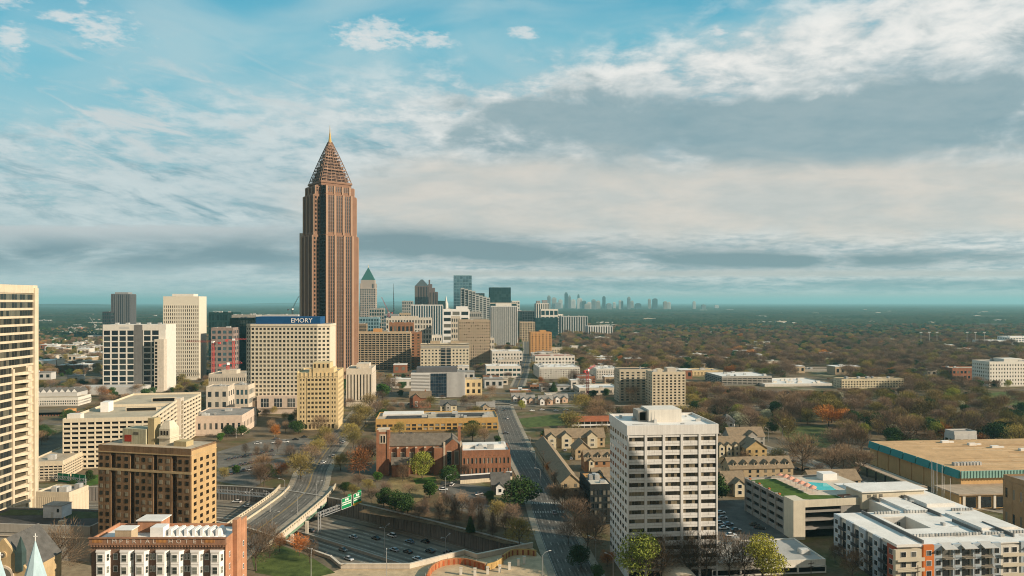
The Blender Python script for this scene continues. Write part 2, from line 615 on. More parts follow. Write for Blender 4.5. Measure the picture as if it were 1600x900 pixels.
def block(name, label, px0, px1, ytop, Y, d, wall, gl, front, side=None, rot=5.6, z0=0, base=1.0, roof=None, unit=None, units=4, cat='building', group=None, both=False, pen=None, top=1.2, crown=None, par=.9):
    """a rectangular building: front=(nx, nz, pier share, spandrel share, relief), side the same"""
    X, wd = span(px0, px1, Y, rot)
    h = ztop(ytop, Y) - z0 - par
    b = Bld(name, label, cat, X, Y, rot, group, z0)
    b.poly(wd, d)
    m = MB().box(0, wd, 0, d, 0, h)
    zt = h - top
    nx, nz, pf, sf, pr = front
    b.facade(m, (0, 0), (1, 0), wd, base, zt, nx, nz, pf, sf, pr, gl)
    if side is None:
        side = (max(1, round(nx * d / wd)), nz, pf, sf, pr)
    if side:
        if X < 0 or both:
            b.facade(m, (wd, 0), (0, 1), d, base, zt, side[0], side[1], side[2], side[3], side[4], gl)
        if X > 0 or both:
            b.facade(m, (0, d), (0, -1), d, base, zt, side[0], side[1], side[2], side[3], side[4], gl)
    rng = random.Random(label)
    roof_kit(b, wd, d, h, roof or M_roof_grey, unit or M_plant, units, rng, par, wall=m)
    if pen:
        for (a0, a1, b0, b1, ph, pm) in pen:
            b.part('penthouse', MB().box(a0 * wd, a1 * wd, b0 * d, b1 * d, h + .1, h + ph), pm or wall)
    b.part('wall', m, wall)
    b.h, b.wd = h, wd
    b.close()
    return b


# palette
M_cream = coat('cream_concrete', (.62, .53, .39), streak=.5)
M_white = coat('white_concrete', (.70, .66, .58), var=.08, streak=.45)
M_pure = coat('white_paint', (.78, .76, .72), var=.06)
M_conc = coat('grey_concrete', (.36, .34, .30), streak=.4)
M_pale = coat('pale_stone', (.60, .53, .43), streak=.35)
M_yellow = coat('yellow_limestone', (.64, .50, .28), streak=.35)
M_tan = coat('tan_concrete', (.46, .36, .24), streak=.35)
M_brown = coat('brown_concrete', (.26, .19, .12), streak=.4)
M_dark = coat('dark_metal', (.05, .05, .055), rough=.5)
M_grey = coat('grey_metal', (.28, .28, .28), rough=.5, var=.1)
M_steel = coat('galvanised_steel', (.45, .45, .44), rough=.45, var=.1, metal=.4)
M_plant = coat('plant_metal', (.46, .46, .44), rough=.6, var=.2, rnd=.25)
M_roof_grey = coat('grey_gravel_roof', (.30, .28, .25), var=.25, scale=.15)
M_roof_tan = coat('tan_gravel_roof', (.46, .39, .29), var=.2, scale=.12)
M_roof_white = coat('white_membrane_roof', (.80, .765, .70), var=.11, scale=.16, tint=(.86, .84, .79))
M_roof_dark = coat('dark_felt_roof', (.07, .068, .065), var=.3, scale=.2)
M_asph = coat('asphalt', (.17, .155, .13), rough=.9, var=.28, scale=.12)
M_asph_dark = coat('dark_asphalt', (.15, .138, .118), rough=.9, var=.25, scale=.15)
M_paint = coat('road_paint', (.46, .44, .39), var=.3, scale=1.2)
M_ypaint = coat('yellow_road_paint', (.46, .30, .08), var=.2, scale=1.2)
M_walk = coat('pavement', (.33, .285, .215), var=.2, scale=.4)
M_lawn = coat('mown_grass', (.07, .13, .025), var=.3, scale=.25)
M_lawn_bright = coat('lush_grass', (.075, .135, .025), var=.36, scale=.22, tint=(.15, .19, .05))
M_dry = coat('dry_grass', (.25, .19, .085), var=.3, scale=.2)
M_mulch = coat('pine_straw', (.16, .105, .055), var=.3, scale=.3)
G_dark = glass('dark_glass', (.022, .028, .032), (.26, .24, .19), .36)
G_warm = glass('bronze_glass', (.035, .028, .02), (.22, .17, .10), .3)
G_teal = glass('teal_glass', (.02, .07, .075), (.06, .13, .13), .3, metal=.35, rough=.12)
G_blue = glass('blue_glass', (.05, .13, .17), (.12, .22, .26), .35, metal=.5, rough=.12)
G_grey = glass('grey_glass', (.06, .07, .075), (.2, .2, .18), .3, metal=.2)
G_void = glass('dark_opening', (.012, .011, .009), (.03, .026, .02), .3, rough=.9, spec=.1)
# ================================================================ haze, ground, roads
hz = bpy.data.materials.new('haze'); hz.use_nodes = True
t = NT(hz.node_tree)
pv_ = t.n('ShaderNodeVolumePrincipled')
pv_.inputs['Color'].default_value = (.42, .86, .95, 1); pv_.inputs['Density'].default_value = 6.5e-5
pv_.inputs['Anisotropy'].default_value = .1
t.put(t.n('ShaderNodeOutputMaterial').inputs['Volume'], pv_.outputs[0])
tag(MB().box(-70000, 70000, -3500, 70000, -9.5, 316).obj('haze', hz), kind='stuff')

far_edge = [(62, 231), (8, 273), (-40, 309), (-88, 341), (-125, 358), (-165, 365), (-215, 362), (-262, 352), (-330, 330)]
near_edge = [(28, 187), (-28, 230), (-74, 265.5), (-112, 294), (-140, 305), (-168, 310), (-207, 307), (-243, 298), (-300, 279)]


def smooth(pts, k=6):
    out = []
    n = len(pts)
    for i in range(n - 1):
        p = [Vector(pts[max(0, min(n - 1, j))]) for j in (i - 1, i, i + 1, i + 2)]
        for s_ in range(k):
            t_ = s_ / k
            q = .5 * (2 * p[1] + (p[2] - p[0]) * t_ + (2 * p[0] - 5 * p[1] + 4 * p[2] - p[3]) * t_ ** 2 + (3 * p[1] - p[0] - 3 * p[2] + p[3]) * t_ ** 3)
            out.append((q.x, q.y))
    out.append(pts[-1])
    return out


fe, ne = smooth(far_edge), smooth(near_edge)


def lane(f):
    """line across the motorway: 0 at the near wall, 1 at the far one"""
    return [(a[0] * (1 - f) + b[0] * f, a[1] * (1 - f) + b[1] * f) for a, b in zip(ne, fe)]


ZH = -7.0
parapet = [(8, 273), (-13, 260.6), (-18, 265), (-36.5, 251), (-61, 251)]
fe_open = fe[6:]
ne_open = [p for p in ne if p[0] < -64]
hole = fe_open[::-1] + parapet[1:] + ne_open
gx0, gx1, gy0, gy1 = -620, 620, 20, 1400
outer = [(gx0, gy0), (gx1, gy0), (gx1, gy1), (gx0, gy1)]
pts = [Vector(p) for p in outer + hole]
nh = len(hole)
edges = [(i, (i + 1) % 4) for i in range(4)] + [(4 + i, 4 + (i + 1) % nh) for i in range(nh)]
rv, re_, rf, *_ = delaunay_2d_cdt(pts, edges, [], 0, 1e-4)


def inside(p, poly):
    c = False
    j = len(poly) - 1
    for i in range(len(poly)):
        if (poly[i][1] > p[1]) != (poly[j][1] > p[1]) and p[0] < (poly[j][0] - poly[i][0]) * (p[1] - poly[i][1]) / (poly[j][1] - poly[i][1]) + poly[i][0]:
            c = not c
        j = i
    return c


g = MB()
g.v = [(p.x, p.y, 0) for p in rv]
for f in rf:
    c = sum((rv[i] for i in f), Vector((0, 0))) / len(f)
    if not inside(c, hole):
        g.f.append(tuple(f))
BIG = 66000
for x0, x1, y0, y1 in ((-BIG, gx0, gy0, gy1), (gx1, BIG, gy0, gy1), (-BIG, gx0, gy1, BIG), (gx0, gx1, gy1, BIG), (gx1, BIG, gy1, BIG), (-BIG, gx0, -3000, gy0), (gx0, gx1, -3000, gy0), (gx1, BIG, -3000, gy0)):
    g.quad((x0, y0, 0), (x1, y0, 0), (x1, y1, 0), (x0, y1, 0))
mt = bpy.data.materials.new('ground'); mt.use_nodes = True
t = NT(mt.node_tree)
ob = t.n('ShaderNodeTexCoord').outputs['Object']
n1 = t.noise(ob, .018, 6, .6); n2 = t.noise(ob, .11, 4, .6); n3 = t.noise(ob, .9, 3, .6)
c = t.ramp(n1, [(.36, (.13, .115, .09)), (.46, (.19, .15, .10)), (.52, (.16, .115, .065)), (.58, (.10, .10, .04)), (.66, (.30, .25, .18))])
c = t.mix(1, c, t.ramp(t.m('ADD', t.m('MULTIPLY', n2, .6), t.m('MULTIPLY', n3, .4)), [(.3, (.6, .6, .6)), (.7, (1.3, 1.28, 1.2))]), 'MULTIPLY')
sp = t.n('ShaderNodeSeparateXYZ'); t.put(sp.inputs[0], ob)
wood = t.ramp(t.noise(ob, .004, 7, .65), [(.35, (.03, .04, .018)), (.5, (.06, .055, .03)), (.62, (.10, .085, .05)), (.72, (.2, .18, .15))])
c = t.mix(t.ss(sp.outputs[1], 1200, 2200), c, wood)
p = t.n('ShaderNodeBsdfPrincipled'); t.put(p.inputs['Base Color'], c); p.inputs['Roughness'].default_value = .95; p.inputs['Specular IOR Level'].default_value = .1
t.put(t.n('ShaderNodeOutputMaterial').inputs[0], p.outputs[0])
tag(g.obj('ground', mt), kind='structure')

# far hills on the horizon
for cx, cy, hx, hh in ((-8200, 13000, 1500, 62), (-6800, 22000, 2200, 75), (-3100, 24000, 3600, 120)):
    m = MB()
    loop = lambda k, z: [(cx + hx * k * math.cos(a), cy + hx * .5 * k * math.sin(a), z) for a in [2 * math.pi * i / 40 for i in range(40)]]
    for (k0, z0), (k1, z1) in zip(((1, -1), (.8, .3), (.55, .72), (.28, .95)), ((.8, .3), (.55, .72), (.28, .95), (.05, 1))):
        A, B = loop(k0, z0 * hh if z0 > 0 else -1), loop(k1, z1 * hh)
        n = len(A)
        m.add(A + B, [(i, (i + 1) % n, n + (i + 1) % n, n + i) for i in range(n)])
    tag(m.obj('hill', coat('wooded_hill', (.05, .055, .03), var=.2, scale=.02)), kind='structure')

# ---------------------------------------------------------------- motorway in its cutting
M_hw = coat('motorway_asphalt', (.23, .20, .155), rough=.9, var=.22, scale=.08)
m = MB()
A, B = lane(0), lane(1)
for i in range(len(A) - 1):
    m.quad((*A[i], ZH), (*B[i], ZH), (*B[i + 1], ZH), (*A[i + 1], ZH))
tag(m.obj('motorway', M_hw), kind='structure')
mk = MB()
LANES = [.035, .13, .195, .26, .325, .39, .44, .505, .565, .63, .695, .76, .825, .965]
for k, f in enumerate(LANES):
    ln = lane(f)
    solid = f in (.035, .39, .505, .965)
    if f == .44:
        continue
    if solid:
        r = ribbon(ln, -.12, .12, ZH + .02); mk.add(r.v, r.f)
    else:
        for p_, d_ in walk(ln, 12.2):
            q = p_ + d_ * 3.8; s_ = Vector((d_.y, -d_.x)) * (.11 if k < 11 else .2)
            mk.quad((*(p_ - s_), ZH + .02), (*(p_ + s_), ZH + .02), (*(q + s_), ZH + .02), (*(q - s_), ZH + .02))
tag(mk.obj('motorway_markings', M_paint), kind='structure')
# darker wheel-worn bands between the lane lines
wk = MB()
for a_, b_ in zip(LANES, LANES[1:]):
    c_ = (a_ + b_) / 2
    r = ribbon(lane(c_), -.75, .75, ZH + .01); wk.add(r.v, r.f)
tag(wk.obj('motorway_wheel_tracks', coat('oil_darkened_asphalt', (.14, .122, .098), rough=.85, var=.25, scale=.1)), kind='structure')


def wall_along(name, label, pts, z0, z1, th, mat, ribs=0, coping=None, cat='wall'):
    o = thing(name, label, cat, (0, 0, 0))
    m = ribbon(pts, -th / 2, th / 2, z1, z1 - z0)
    if ribs:
        for p_, d_ in walk(pts, ribs):
            n_ = Vector((d_.y, -d_.x))
            m.obox(p_ - d_ * .35, (d_.x, d_.y), 0, .7, -th / 2 - .18, th / 2 + .18, z0, z1 - .3)
    m.obj('panel', mat, o)
    if coping:
        ribbon(pts, -th / 2 - .2, th / 2 + .2, z1 + .35, .345).obj('coping', coping, o)
    return o


M_rib = coat('stained_concrete', (.20, .18, .16), var=.3, streak=.7)
wall_along('retaining_wall', 'tall dark ribbed concrete wall along the far side of the motorway', fe_open, ZH, .1, .5, M_rib, 1.6, M_conc)
wall_along('retaining_wall', 'low pale concrete wall between the motorway and the bright green bank', [(-61, 251.5)] + ne_open, ZH, .9, .5, M_pale, 0, M_pale)
wall_along('median_barrier', 'concrete barrier down the middle of the motorway', lane(.44), ZH, ZH + 1.1, .6, M_conc, cat='barrier')
# the wide overpass edge lower right
wall_along('parapet_wall', 'cream concrete parapet zigzagging along the edge of the overpass plaza', parapet, -2.2, 1.5, .55, M_pale, 0, M_pale)

# ---------------------------------------------------------------- streets
def street(pts, wl, wr, lanes, name='road', mat=None, walk_w=2.6, dash='w', centre='y', z=.05, nowalk=False):
    tag(ribbon(pts, wl, wr, z).obj(name, mat or M_asph), kind='structure')
    if not nowalk:
        tag(ribbon(pts, wl - walk_w, wl, z + .12, .17).obj('pavement', M_walk), kind='structure')
        tag(ribbon(pts, wr, wr + walk_w, z + .12, .17).obj('pavement', M_walk), kind='structure')
    wt_ = MB()
    for k in range(lanes):
        for e in (.3, .7):
            r = ribbon(pts, wl + (wr - wl) * (k + e) / lanes - .32, wl + (wr - wl) * (k + e) / lanes + .32, z + .012); wt_.add(r.v, r.f)
    tag(wt_.obj('wheel_tracks', M_track), kind='structure')
    m, my = MB(), MB()
    for k in range(1, lanes):
        off_ = wl + (wr - wl) * k / lanes
        if k * 2 == lanes and centre == 'y':
            for e in (-.22, .12):
                r = ribbon(pts, off_ + e, off_ + e + .16, z + .02); my.add(r.v, r.f)
        else:
            for p_, d_ in walk(offset(pts, off_), 9):
                q = p_ + d_ * 3; s_ = Vector((d_.y, -d_.x)) * .09
                m.quad((*(p_ - s_), z + .02), (*(p_ + s_), z + .02), (*(q + s_), z + .02), (*(q - s_), z + .02))
    for e in (wl + .4, wr - .4):
        r = ribbon(pts, e - .07, e + .07, z + .02); m.add(r.v, r.f)
    if m.v:
        tag(m.obj('road_markings', M_paint), kind='structure')
    if my.v:
        tag(my.obj('centre_line', M_ypaint), kind='structure')
    for p_, d_ in walk(pts, 10):
        ROADS.append((p_.x, p_.y, max(abs(wl), abs(wr)) + 4))


def crosswalk(x0, x1, y0, y1, z=.075):
    m = MB()
    n = int((x1 - x0) / 1.1)
    for i in range(n):
        a = x0 + (x1 - x0) * i / n
        m.quad((a, y0, z), (a + .55, y0, z), (a + .5, y1, z), (a - .05, y1, z))
    tag(m.obj('crosswalk', M_paint), kind='structure')


ROADS = []
M_track = coat('tyre_darkened_asphalt', (.125, .115, .098), var=.35, scale=.1)
avenue = smooth([(32, 150), (22.5, 244), (17.5, 304), (13.5, 370), (4, 458), (-7.5, 622), (-9, 680)], 8)
street(avenue, -7.2, 7.2, 5, mat=M_asph_dark, centre='w')
boul = smooth([(-108, 220), (-107.5, 270), (-103, 345), (-112, 400), (-119, 458), (-123.5, 530), (-128, 600), (-140, 700), (-170, 820), (-210, 1000)], 8)
street(boul, -8.2, 7.6, 4)
street(smooth([(6, 790), (12, 900), (19, 1060), (30, 1400), (45, 2400)], 6), -6, 6, 2, mat=M_asph_dark)
crosswalk(7, 24, 317, 320); crosswalk(6, 23, 331, 334)
crosswalk(-15, 2, 640, 644)
street([(-260, 668), (-140, 662), (-6, 652), (95, 640), (250, 640)], -5, 5, 2)
street([(-3, 420), (-40, 452), (-105, 462)], -3.2, 3.2, 2, nowalk=True)
street([(-260, 445), (-200, 440), (-127, 438)], -4, 4, 2, nowalk=True)
street(smooth([(245, 300), (205, 345), (186, 380), (172, 430), (160, 470), (154, 520), (140, 600), (100, 640)]), -5, 5, 2, mat=coat('bleached_asphalt', (.27, .245, .21), var=.15, scale=.15))
street([(7, 326), (-24, 324)], -3.5, 3.5, 2, nowalk=True)
street([(24, 328), (46, 333)], -3.5, 3.5, 2, nowalk=True)
street([(160, 860), (420, 610), (700, 560)], -5, 5, 2, mat=coat('bleached_asphalt', (.27, .245, .21)), nowalk=True)
street([(340, 655), (480, 690), (760, 700)], -4, 4, 2, mat=coat('bleached_asphalt', (.27, .245, .21)), nowalk=True)
for y_, x0_, x1_ in ((735, -210, 30), (860, -260, 160), (1010, -260, 180), (1250, -300, 120)):
    street([(x0_, y_ + 8), (x1_, y_ - 4)], -5, 5, 2, nowalk=True)
street([(-420, 560), (-300, 540), (-230, 470)], -4, 4, 2, nowalk=True)
street([(-700, 900), (-430, 860), (-300, 830)], -5, 5, 2, nowalk=True)
street([(-560, 700), (-480, 1200), (-430, 1800)], -5, 5, 2, nowalk=True)


def patch(name, poly, mat, z=.03, th=0):
    m = MB()
    if th:
        m.prism(poly, z - th, z)
    else:
        m.add([(*p, z) for p in poly], [tuple(range(len(poly)))])
    return tag(m.obj(name, mat), kind='structure')


def pg(*pp, z=0):
    """ground points under photo measurements (column, row)"""
    return [((x - 800) * (F * (H - z) / (y - 472)) / F, F * (H - z) / (y - 472)) for x, y in pp]


M_plaza = coat('sandy_paving', (.52, .40, .25), var=.18, scale=.35)
patch('overpass_plaza', [(8, 272.4), (-13, 260), (-18, 264.4), (-36.5, 250.4), (-61, 250.4), (-95, 215), (40, 200), (14.5, 250)], M_plaza, .03)
patch('lawn', [(-62, 247), (-75, 262.5), (-95, 279), (-97, 262), (-90, 247), (-72, 240)], M_lawn_bright, .05)
patch('lawn', pg((805, 655), (880, 646), (905, 648), (895, 664), (822, 668)), M_lawn_bright, .05)
patch('lawn', pg((610, 745), (690, 742), (700, 760), (640, 790), (590, 775)), M_dry, .04)
patch('lawn', pg((560, 800), (620, 775), (700, 790), (800, 830), (830, 850), (790, 850), (680, 820)), M_mulch, .035)
patch('lawn', pg((645, 748), (680, 745), (682, 752), (650, 757)), M_lawn, .07)
patch('parking_lot', pg((690, 752), (770, 762), (760, 792), (716, 790), (684, 765)), M_asph_dark, .06)
patch('parking_lot', pg((340, 706), (400, 688), (478, 684), (498, 690), (455, 712), (340, 732)), M_asph, .04)
patch('parking_lot', pg((340, 736), (440, 716), (452, 722), (398, 762), (337, 752)), M_asph, .04)
patch('parking_lot', pg((1120, 782), (1165, 782), (1236, 845), (1120, 845)), coat('worn_asphalt', (.12, .112, .10), var=.25, scale=.2), .04)
patch('park_lawn', pg((1215, 668), (1290, 664), (1320, 684), (1290, 700), (1232, 690)), coat('park_grass', (.10, .115, .035), var=.35, scale=.15), .035)
patch('park_lawn', pg((1420, 595), (1470, 590), (1475, 602), (1430, 606)), M_lawn, .05)
patch('playing_field', pg((1500, 616), (1600, 611), (1700, 614), (1700, 630), (1560, 634)), M_lawn_bright, .05)
patch('lawn', pg((120, 752), (158, 740), (158, 755), (125, 763)), M_lawn, .05)
patch('lawn', pg((1160, 750), (1330, 745), (1330, 700), (1250, 700)), M_mulch, .03)
patch('bare_earth', pg((0, 815), (140, 850), (150, 1000), (0, 1000)), coat('bare_earth', (.30, .25, .17), var=.25, scale=.3), .03)

# ---------------------------------------------------------------- bridge carrying the boulevard
br = thing('road_bridge', 'cream road bridge with arched balustrade carrying a street over the motorway', 'bridge', (-107, 265, 0))
O = lambda pts: [(x + 107, y - 265) for x, y in pts]
bl = smooth([(-108, 268), (-107, 285), (-104.5, 315), (-103, 345), (-104, 362)], 5)
ribbon(O(bl), -15, 13.4, -.02, 1.5).obj('deck', M_pale, br)
for off_, nm in ((-10.2, 'kerb_barrier'), ):
    ribbon(O(bl), off_ - .3, off_ + .3, .95, .93).obj(nm, M_cream, br)
ribbon(O(bl), -14.8, -10.5, .14, .12).obj('footway', M_walk, br)
ribbon(O(bl), 7.8, 12.9, .14, .12).obj('footway', M_walk, br)
for side_ in (-14.9, 13.1):
    m = MB()
    for z0_, z1_ in ((0, .35), (1.15, 1.5)):
        r = ribbon(O(bl), side_ - .25, side_ + .25, z1_, z1_ - z0_); m.add(r.v, r.f)
    for p_, d_ in walk(offset(O(bl), side_), 2.4):
        m.obox(p_, (d_.x, d_.y), -.45, .45, -.2, .2, .3, 1.2)
    m.obj('balustrade', M_cream, br)
ribbon(O(bl), 11.2, 13.3, -1.52, 1.3).obj('girder', coat('green_painted_steel', (.16, .25, .17), var=.15), br)
ribbon(O(bl), -15, -12.8, -1.52, 1.3).obj('girder', MATS['green_painted_steel'], br)
for f in (.44, .15, .85):
    ln = lane(f)
    q = min(range(len(ln)), key=lambda i: abs(ln[i][0] + 103))
    for dx_ in (-11, -4, 4, 11):
        mm = MB().box(ln[q][0] + 107 + dx_ - .6, ln[q][0] + 107 + dx_ + .6, ln[q][1] - 265 - .6 - dx_ * .4, ln[q][1] - 265 + .6 - dx_ * .4, ZH, -1.6)
        mm.obj('pier', M_pale, br)
# ================================================================ tall bronze tower with the open spire
def spire_tower():
    X, Y = (515.5 - 800) * 872 / F, 872
    M_gran = coat('rose_granite', (.24, .135, .085), rough=.6, var=.12, scale=.1, streak=.4)
    M_br = coat('bronze_steel', (.34, .21, .14), rough=.5, var=.2, metal=.1)
    G_rose = glass('rose_glass', (.03, .02, .016), (.07, .045, .03), .35, metal=.1, rough=.25, mull=4.2)
    M_gold = coat('gold_leaf', (.75, .5, .16), rough=.35, metal=.5, var=.1)
    b = Bld('spire_tower', 'very tall bronze granite skyscraper with an open lattice pyramid and gold spire', 'skyscraper', X, Y, 38)
    FOOT.append((X, Y, 45))
    tiers = [(0, 176, 29.0, 21, 18), (176, 225, 27.0, 19.4, 17), (225, 236, 24.5, 18.4, 16)]
    wall = MB()
    for z0, z1, s1, c1, c0 in tiers:
        wall.box(-s1, s1, -c0, c0, z0, z1); wall.box(-c0, c0, -s1, s1, z0, z1 - .03)
        wall.box(-c1, c1, -c1, c1, z0, z1 - .06)
        n = 13
        for o, u in (((-c0, -s1), (1, 0)), ((-s1, c0), (0, -1)), ((s1, -c0), (0, 1))):
            b.facade(wall, o, u, 2 * c0, z0 + 3, z1 - 2, n, 1, .36, .0, .4, G_rose)
        for o, u in (((-c0, -s1), (1, 0)), ((-s1, c0), (0, -1)), ((s1, -c0), (0, 1))):
            for a, c in ((0, .07), (.305, .365), (.635, .695), (.93, 1)):
                pm_ = MB().obox(o, u, 2 * c0 * a, 2 * c0 * c, -.1, 1.1, z0, z1 - .8)
                b.part('pilaster', pm_, coat('light_rose_granite', (.37, .235, .155), rough=.6, var=.1, scale=.1, streak=.4))
        # punched side walls of the arms and dark glass in the notch
        for o, u, L in (((-s1, -c0), (1, 0), s1 - c1 - .3), ((c0, -s1), (0, 1), s1 - c1 - .3)):
            b.facade(wall, o, u, L, z0 + 3, z1 - 2, 2, int((z1 - z0) / 5), .5, .45, .05, G_void, relief=False)
        gm = MB().box(-c1 - .2, -c0, -c1 - .2, -c0, z0, z1 - .5)
        gm.box(-c0 - .12, -c0 - .02, -s1 + .5, -c1, z0 + 1, z1 - 1)
        b.part('corner_glass', gm, glass('notch_glass', (.02, .022, .024), (.05, .055, .05), .3, mull=4.2))
    for s_, z0, z1 in ((19.5, 236, 239), (20.4, 239, 241)):
        wall.box(-s_, s_, -s_, s_, z0, z1)
    b.part('wall', wall, M_gran)
    # left corner bay, sky light painted in as a pale strip
    ca, sa = math.cos(R(-38)), math.sin(R(-38))
    wing = MB().prism([(ca * x - sa * y, sa * x + ca * y) for x, y in ((-39.5, 6), (-31, 6), (-31, 20), (-39.5, 20))], 0, 181)
    b.part('corner_bay', wing, coat('sky_lit_granite', (.52, .47, .40), rough=.5, streak=.3))
    # lattice pyramid
    z0, z1 = 241, 293
    lat = MB()
    prof = lambda k: 19.6 * (1 - k) + 1.9 * k + 0.5 * math.sin(math.pi * k)
    N = 13
    for j in range(N + 1):
        k = j / N; s_ = prof(k); z = z0 + (z1 - z0) * k
        cs = [(-s_, -s_, z), (s_, -s_, z), (s_, s_, z), (-s_, s_, z)]
        rr = .55 if j % 4 == 0 else .28
        for i in range(4):
            lat.tube(cs[i], cs[(i + 1) % 4], rr, rr, 4)
        if j < N:
            k2 = (j + 1) / N; s2 = prof(k2); zz = z0 + (z1 - z0) * k2
            for f in (-1, -.66, -.33, 0, .33, .66, 1):
                for a in (0, 1, 2, 3):
                    rot = lambda x, y: [(x, y), (-y, x), (-x, -y), (y, -x)][a]
                    lat.tube((*rot(f * s_, -s_), z), (*rot(f * s2, -s2), zz), .5 if abs(f) == 1 else .22, None, 4)
            for a in range(4):
                rot = lambda x, y: [(x, y), (-y, x), (-x, -y), (y, -x)][a]
                for f in (-.66, 0, .66):
                    lat.tube((*rot((f - .33) * s_, -s_), z), (*rot((f + .33) * s2, -s2), zz), .14, None, 4)
    b.part('lattice_pyramid', lat, M_br)
    core = MB()
    for k0, k1, q in ((0, .13, .92), (.13, .26, .92), (.26, .40, .92), (.40, .55, .9), (.55, .7, .88), (.7, .84, .86), (.84, .97, .8)):
        s_ = prof(k1) * q
        core.box(-s_, s_, -s_, s_, z0 + (z1 - z0) * k0, z0 + (z1 - z0) * k1)
    b.part('lattice_core', core, coat('dark_bronze', (.075, .045, .035), rough=.6))
    sp_ = MB().tube((0, 0, 291), (0, 0, 297), 2.6, 1.6, 8)
    sp_.tube((0, 0, 297), (0, 0, 304), 1.5, .9, 8); sp_.tube((0, 0, 304), (0, 0, 314), .7, .12, 6)
    b.part('spire', sp_, M_gold)
    b.wins.sort(key=lambda q: -q[3])
    b.close(100)


spire_tower()


# ================================================================ cream tower with slanted balconies at the left edge
def balcony_tower():
    b = Bld('balcony_tower', 'tall cream tower with slanted balconies and glass floors at the left edge', 'skyscraper', -262, 215, 0)
    b.poly(41, 112)
    w_, d_, h = 41, 112, 101.5
    m = MB().box(0, w_, 0, d_, 0, h)
    gl = glass('straw_glass', (.045, .052, .05), (.22, .21, .16), .3, spec=.9, metal=.25)
    fl = 3.62
    nfl = int(h / fl)
    R_ = [(d_ - 2.6 - 22 - 26 * k, d_ - 2.6 - 26 * k) for k in range(4)]
    for j in range(nfl):
        z = h - 2.4 - (j + 1) * fl
        if z < 2:
            break
        m.obox((w_, 0), (0, 1), 0, d_ - .6, -.3, .45, z - .52, z + .52)
        upper = j < 9
        for (a, c) in R_:
            s_, e = (a, c) if upper else (a, a + 8.4)
            n = 13 if upper else 5
            for i in range(n):
                q = s_ + (e - s_) * (i + .5) / n
                b.wins.append(((w_ + .03, q, z + .53), R(90), (e - s_) / n - .16, fl - 1.06, gl, 'window'))
            if upper:
                continue
    for (a, c) in R_:
        m.obox((w_, 0), (0, 1), c, c + 2.6, -.3, 1.1, 0, h)
        m.obox((w_, 0), (0, 1), a + 8.3, a + 9.3, -.3, .9, 0, h - 10 * fl)
        m.obox((w_, 0), (0, 1), c - 4.2, c - 3.3, -.3, .9, 0, h - 10 * fl)
    m.obox((w_, 0), (0, 1), 0, d_, -.3, .6, h - 2.4, h + 1.2)
    m.box(0, w_ - .5, 0, .5, h, h + 1.2); m.box(0, w_ - .5, d_ - .5, d_, h, h + 1.2); m.box(0, .5, .5, d_ - .5, h, h + 1.2)
    b.part('wall', m, M_cream)
    b.part('roof', MB().box(.5, w_ - .5, .5, d_ - .5, h, h + .1), M_roof_grey)
    b.part('penthouse', MB().box(8, 36, 20, 88, h + .1, h + 5.6), M_cream)
    M_rec = coat('balcony_recess_shade', (.10, .085, .055), var=.2)
    for (a, c) in R_[:2]:
        for j in range(9, nfl):
            z = h - 2.4 - (j + 1) * fl
            if z < 2:
                break
            # slanted balcony: near end flush, far end sticking out
            s0, s1 = a + 9.5, c - 4.4
            P = [(w_ + .1, s0), (w_ + .5, s0), (w_ + 2.9, s1 - 2.2), (w_ + 2.4, s1), (w_ + .1, s1)]
            mm = MB().prism(P, z - .55, z - .3)
            for p, q in zip(P[1:4], P[2:5]):
                u = Vector((q[0] - p[0], q[1] - p[1])); L = u.length; u.normalize()
                mm.obox(p, (u.x, u.y), 0, L, -.18, 0, z - .3, z + .72)
            bo = b.part('balcony', mm, M_cream)
            MB().box(w_ + .02, w_ + .08, s0, s1, z + .64, z + fl - .64).obj('balcony_door', M_rec, b.root)  # dark sheet behind the balcony, shade of the recess painted in
    b.close(100)


balcony_tower()


# ================================================================ dark brick block with its ornate penthouses
M_brickb = bricks('shaded_brown_brick', (.235, .135, .068), (.19, .108, .055), (.26, .20, .13), var=.34)  # darker than the side wall's brick: front shade painted into the colour
M_trim = coat('tan_terracotta', (.46, .34, .19), var=.15, streak=.3)


